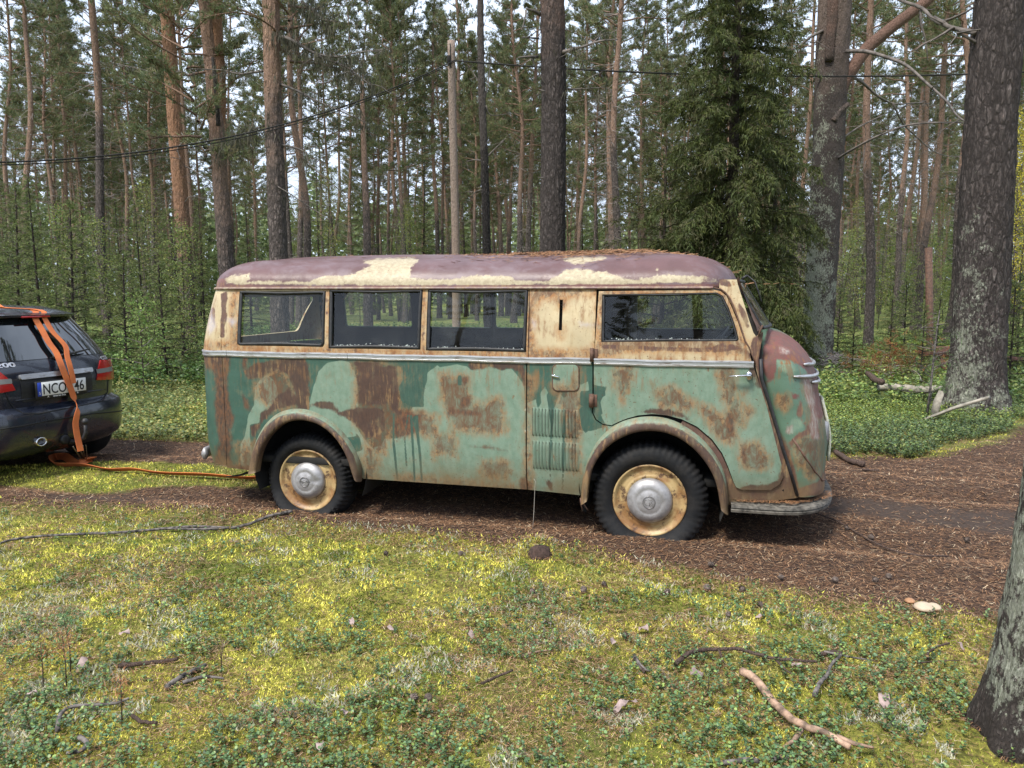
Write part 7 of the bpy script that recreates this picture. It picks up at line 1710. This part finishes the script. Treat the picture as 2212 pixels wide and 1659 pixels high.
LBL = ['open brown cone in the centre foreground', 'cone lying just left of the open brown cone', 'dark cone on pale moss before the rear wheel', 'cone in green plants left of the curved branch', 'round cone on brown litter below the front wheel', 'cone beside needles below the front wheel, higher one',
       'cone beside the long dark root on the track', 'cone on the needle litter right of the front wheel', 'round dark cone on the track litter, right one of two', 'dark cone near the leaning trunk on the mud', 'flattened cone just below the front bumper', 'pair like cone above the curved branch', 'cone on litter below the van nose',
       'pale cone below the front wheel in moss', 'small cone right of the pale one', 'grey cone at the moss edge', 'dark cone above the curved branch', 'dark cone at left of the pale moss', 'cone near the front tyre on needles', 'cone left of the round dark cone', 'cone by the dirt mound', 'cone in litter centre right']
for k, (x, y) in enumerate(CN):
    o = c0 if k == 0 else c0.copy()
    if k: C.objects.link(o)
    p = ground(x, y, .0); o.location = (p[0], p[1], float(gh(p[0:1], p[1:2])[0]) + .022); o.rotation_euler = (rnd.uniform(1, 2), rnd.uniform(-.5, .5), rnd.random() * 6); s_ = rnd.uniform(.7, 1.05); o.scale = (s_, s_, s_); tag(o, LBL[k], 'pine cone', 'pine cones on the ground')
def leaf_mesh():
    V = []; q = 9
    for j in range(q):
        t = j / (q - 1); w_ = .022 * math.sin(math.pi * min(1, t * .92 + .06)) ** .7
        for s in (-1, -.4, .2, 1): V.append((t * .062, s * w_, .010 * math.sin(t * 5) + .014 * s * s * math.cos(t * 3) + .004 * math.sin(t * 13 + s * 3)))
    Fc = [(j * 4 + k, j * 4 + k + 1, j * 4 + 5 + k, j * 4 + 4 + k) for j in range(q - 1) for k in range(3)]; return V, Fc
V, Fc = leaf_mesh(); M_dl = simple('dead_grey_leaf', (.27, .20, .185), .7, 0, .35, 30)
l0 = mesh('dead_leaf', V, Fc, M_dl)
LV = [(z6([(285, 485)])[0], 'grey leaf on moss below the front wheel'), (z6([(800, 610)])[0], 'pale curled leaf above the curved branch'), (z6([(410, 920)])[0], 'grey curled leaf left of the peeled branch'), (z6([(1450, 1050)])[0], 'pale grey leaf right of the peeled branch'), (z6([(60, 1090)])[0], 'grey lilac leaf left in the lower right moss'), (z6([(1000, 910)])[0], 'brown leaf between curved and peeled branches'),
      (z7([(1860, 1425)])[0], 'large pale lilac leaf near the bottom centre'), (z7([(700, 1005)])[0], 'brown grey leaf in the left foreground'), (z7([(480, 1140)])[0], 'dull brown leaf at the left foreground stick'), (z7([(1270, 470)])[0], 'small leaf in bright moss before the rear wheel'), (z8_([(280, 860)])[0], 'whitish curled leaf in centre left plants'), (z8_([(1730, 1320)])[0], 'lilac grey crumpled leaf at the lower centre right'),
      (z8_([(60, 795)])[0], 'long grey leaf left of centre moss'), (z8_([(770, 880)])[0], 'grey leaf among plants in the centre'), (z7([(200, 1310)])[0], 'dark brown leaf at the far lower left'), (z7([(1730, 1600)])[0], 'brown leaf at the bottom edge'), (z6([(1850, 735)])[0], 'small pale leaf near the leaning trunk'), (z6([(180, 680)])[0], 'pale leaf below the front tyre in plants'), (z8_([(1230, 820)])[0], 'white grey leaf in the centre litter'), (z8_([(1640, 950)])[0], 'grey leaf beside the dark stick centre right')]
for k, ((x, y), lb) in enumerate(LV):
    o = l0 if k == 0 else l0.copy()
    if k: C.objects.link(o)
    p = ground(x, y, .0); o.location = (p[0], p[1], float(gh(p[0:1], p[1:2])[0]) + .035); o.rotation_euler = (rnd.uniform(-.5, .5), rnd.uniform(-.5, .3), rnd.random() * 6); s_ = rnd.uniform(.5, .95); o.scale = (s_, s_, s_); tag(o, lb, 'leaf', 'dead leaves on the moss')
def mushroom(x, y, s, label, mat):
    p = ground(x, y); e = empty('mushroom', (p[0], p[1], float(gh(p[0:1], p[1:2])[0])), 0, label, 'mushroom'); m = MB(); m.lathe([(.001, .052), (.025, .048), (.045, .036), (.052, .024), (.046, .018), (.012, .02)], (0, 0, 0), (0, 0, 1), 20, lambda q_, j, k: q_ * s); m.build('cap', mat, e)
    m = MB(); m.lathe([(.014, .0), (.011, .03)], (0, 0, 0), (0, 0, 1), 10, lambda q_, j, k: q_ * s); m.build('stalk', mat, e)
M_mush = simple('cream_mushroom', (.46, .36, .26), .6, 0, .12, 20); M_mush2 = simple('orange_mushroom', (.34, .18, .09), .6, 0, .3, 20)
mushroom(*z6([(1670, 535)])[0], 1.0, 'cream mushroom cap near the leaning trunk, left of two', M_mush); mushroom(*z6([(1722, 528)])[0], .75, 'smaller cream mushroom touching the larger cap', M_mush); mushroom(*z6([(1595, 490)])[0], .55, 'small orange brown mushroom behind the cream ones', M_mush2)
# soil heap with the thrown-up moss
p = ground(1166, 1200); m = MB(); V = []
for j in range(9):
    for k in range(18): g = 2 * math.pi * k / 18; r = .085 * math.cos(j / 8 * 1.5) * (1 + .25 * noise.noise(Vector((math.cos(g) * 2, math.sin(g) * 2, j * .5)))); V.append((p[0] + r * math.cos(g), p[1] - .05 + r * math.sin(g) * .8, -.01 + .095 * math.sin(j / 8 * 1.5) + .010 * noise.noise(Vector((g * 3, j, 2)))))
m.add(V, [(j * 18 + k, j * 18 + (k + 1) % 18, (j + 1) * 18 + (k + 1) % 18, (j + 1) * 18 + k) for j in range(8) for k in range(18)]); o = m.build('soil_mound', simple('dark_soil', (.045, .026, .02), .95, 0, .5, 60, 1.0)); tag(o, 'small dark dug up soil mound in front of the van sill', 'mound')
m = MB(); g0 = Vector(ground(1150, 1155)); m.tube([g0, g0 + Vector((.01, 0, .16)), g0 + Vector((.016, 0, .33)), g0 + Vector((.02, 0, .375)), g0 + Vector((.008, 0, .392))], [.0022, .0020, .0018, .0016, .0014], 5); o = m.build('bent_wire', simple('pale_wire', (.35, .32, .28), .5, 0, .2, 10)); tag(o, 'thin pale bent wire standing in front of the van sill', 'wire')
# pine seedlings of the left foreground
def seedling(x, y, h, label, pal, dense):
    p = ground(x, y); e = empty('pine_seedling', (p[0], p[1], float(gh(p[0:1], p[1:2])[0]) - .01), 0, label, 'seedling'); m = MB(); q = random.Random(int(x)); m.tube([(0, 0, 0), (.004, 0, h * .5), (q.uniform(-.02, .02), 0, h)], [.0028, .0022, .0014], 5); P0 = []; D = []
    for k in range(5): z = h * (.5 + .5 * k / 5); a_ = bend_path((0, 0, z), (q.uniform(-1, 1), q.uniform(-1, 1), .7), h * .12, 2, 0, .1, q); m.tube(a_, [.0015, .0012, .0008], 3, False)
    for k in range(dense): z = h * q.uniform(.62, 1.0); P0.append((q.gauss(0, .010), q.gauss(0, .010), z)); D.append((q.uniform(-1, 1), q.uniform(-1, 1), .8))
    m.build('stem', M_stick, e); Vt, c = tufts(P0, D, 6, .018, .038, .0011, .5, pal); tris_mesh('needles', Vt, 0, M_needles, e, c, 3)
RD = [(.42, .17, .08), (.50, .24, .12)]; GRN = [(.12, .24, .10), (.16, .28, .12)]
for (pt_, tp_, lb, pal, dn) in ((z7([(385, 1200)])[0], z7([(355, 870)])[0], 'green topped pine seedling, tallest of the left foreground', GRN, 30), (z7([(360, 1250)])[0], z7([(300, 930)])[0], 'reddish dead pine seedling beside the green topped one', RD, 26), (z7([(235, 1240)])[0], z7([(215, 980)])[0], 'thin bare brown seedling at the far left', RD, 8),
                                (z7([(660, 1450)])[0], z7([(610, 1150)])[0], 'reddish seedling with tufts at the lower left', RD, 30), (z7([(1195, 1170)])[0], z7([(1150, 970)])[0], 'faint brown seedling left of centre', [(.35, .25, .15)], 16), (z7([(1000, 745)])[0], z7([(1000, 560)])[0], 'slender brownish seedling in the bright moss', [(.35, .27, .13)], 16), (z6([(500, 1010)])[0], z6([(580, 860)])[0], 'thin dark seedling stem left of the peeled branch', GRN, 5)):
    g_0 = ground(*pt_); hgt = at_depth(*tp_, g_0[1])[2]; seedling(pt_[0], pt_[1], max(.08, float(hgt)), lb, pal, dn)
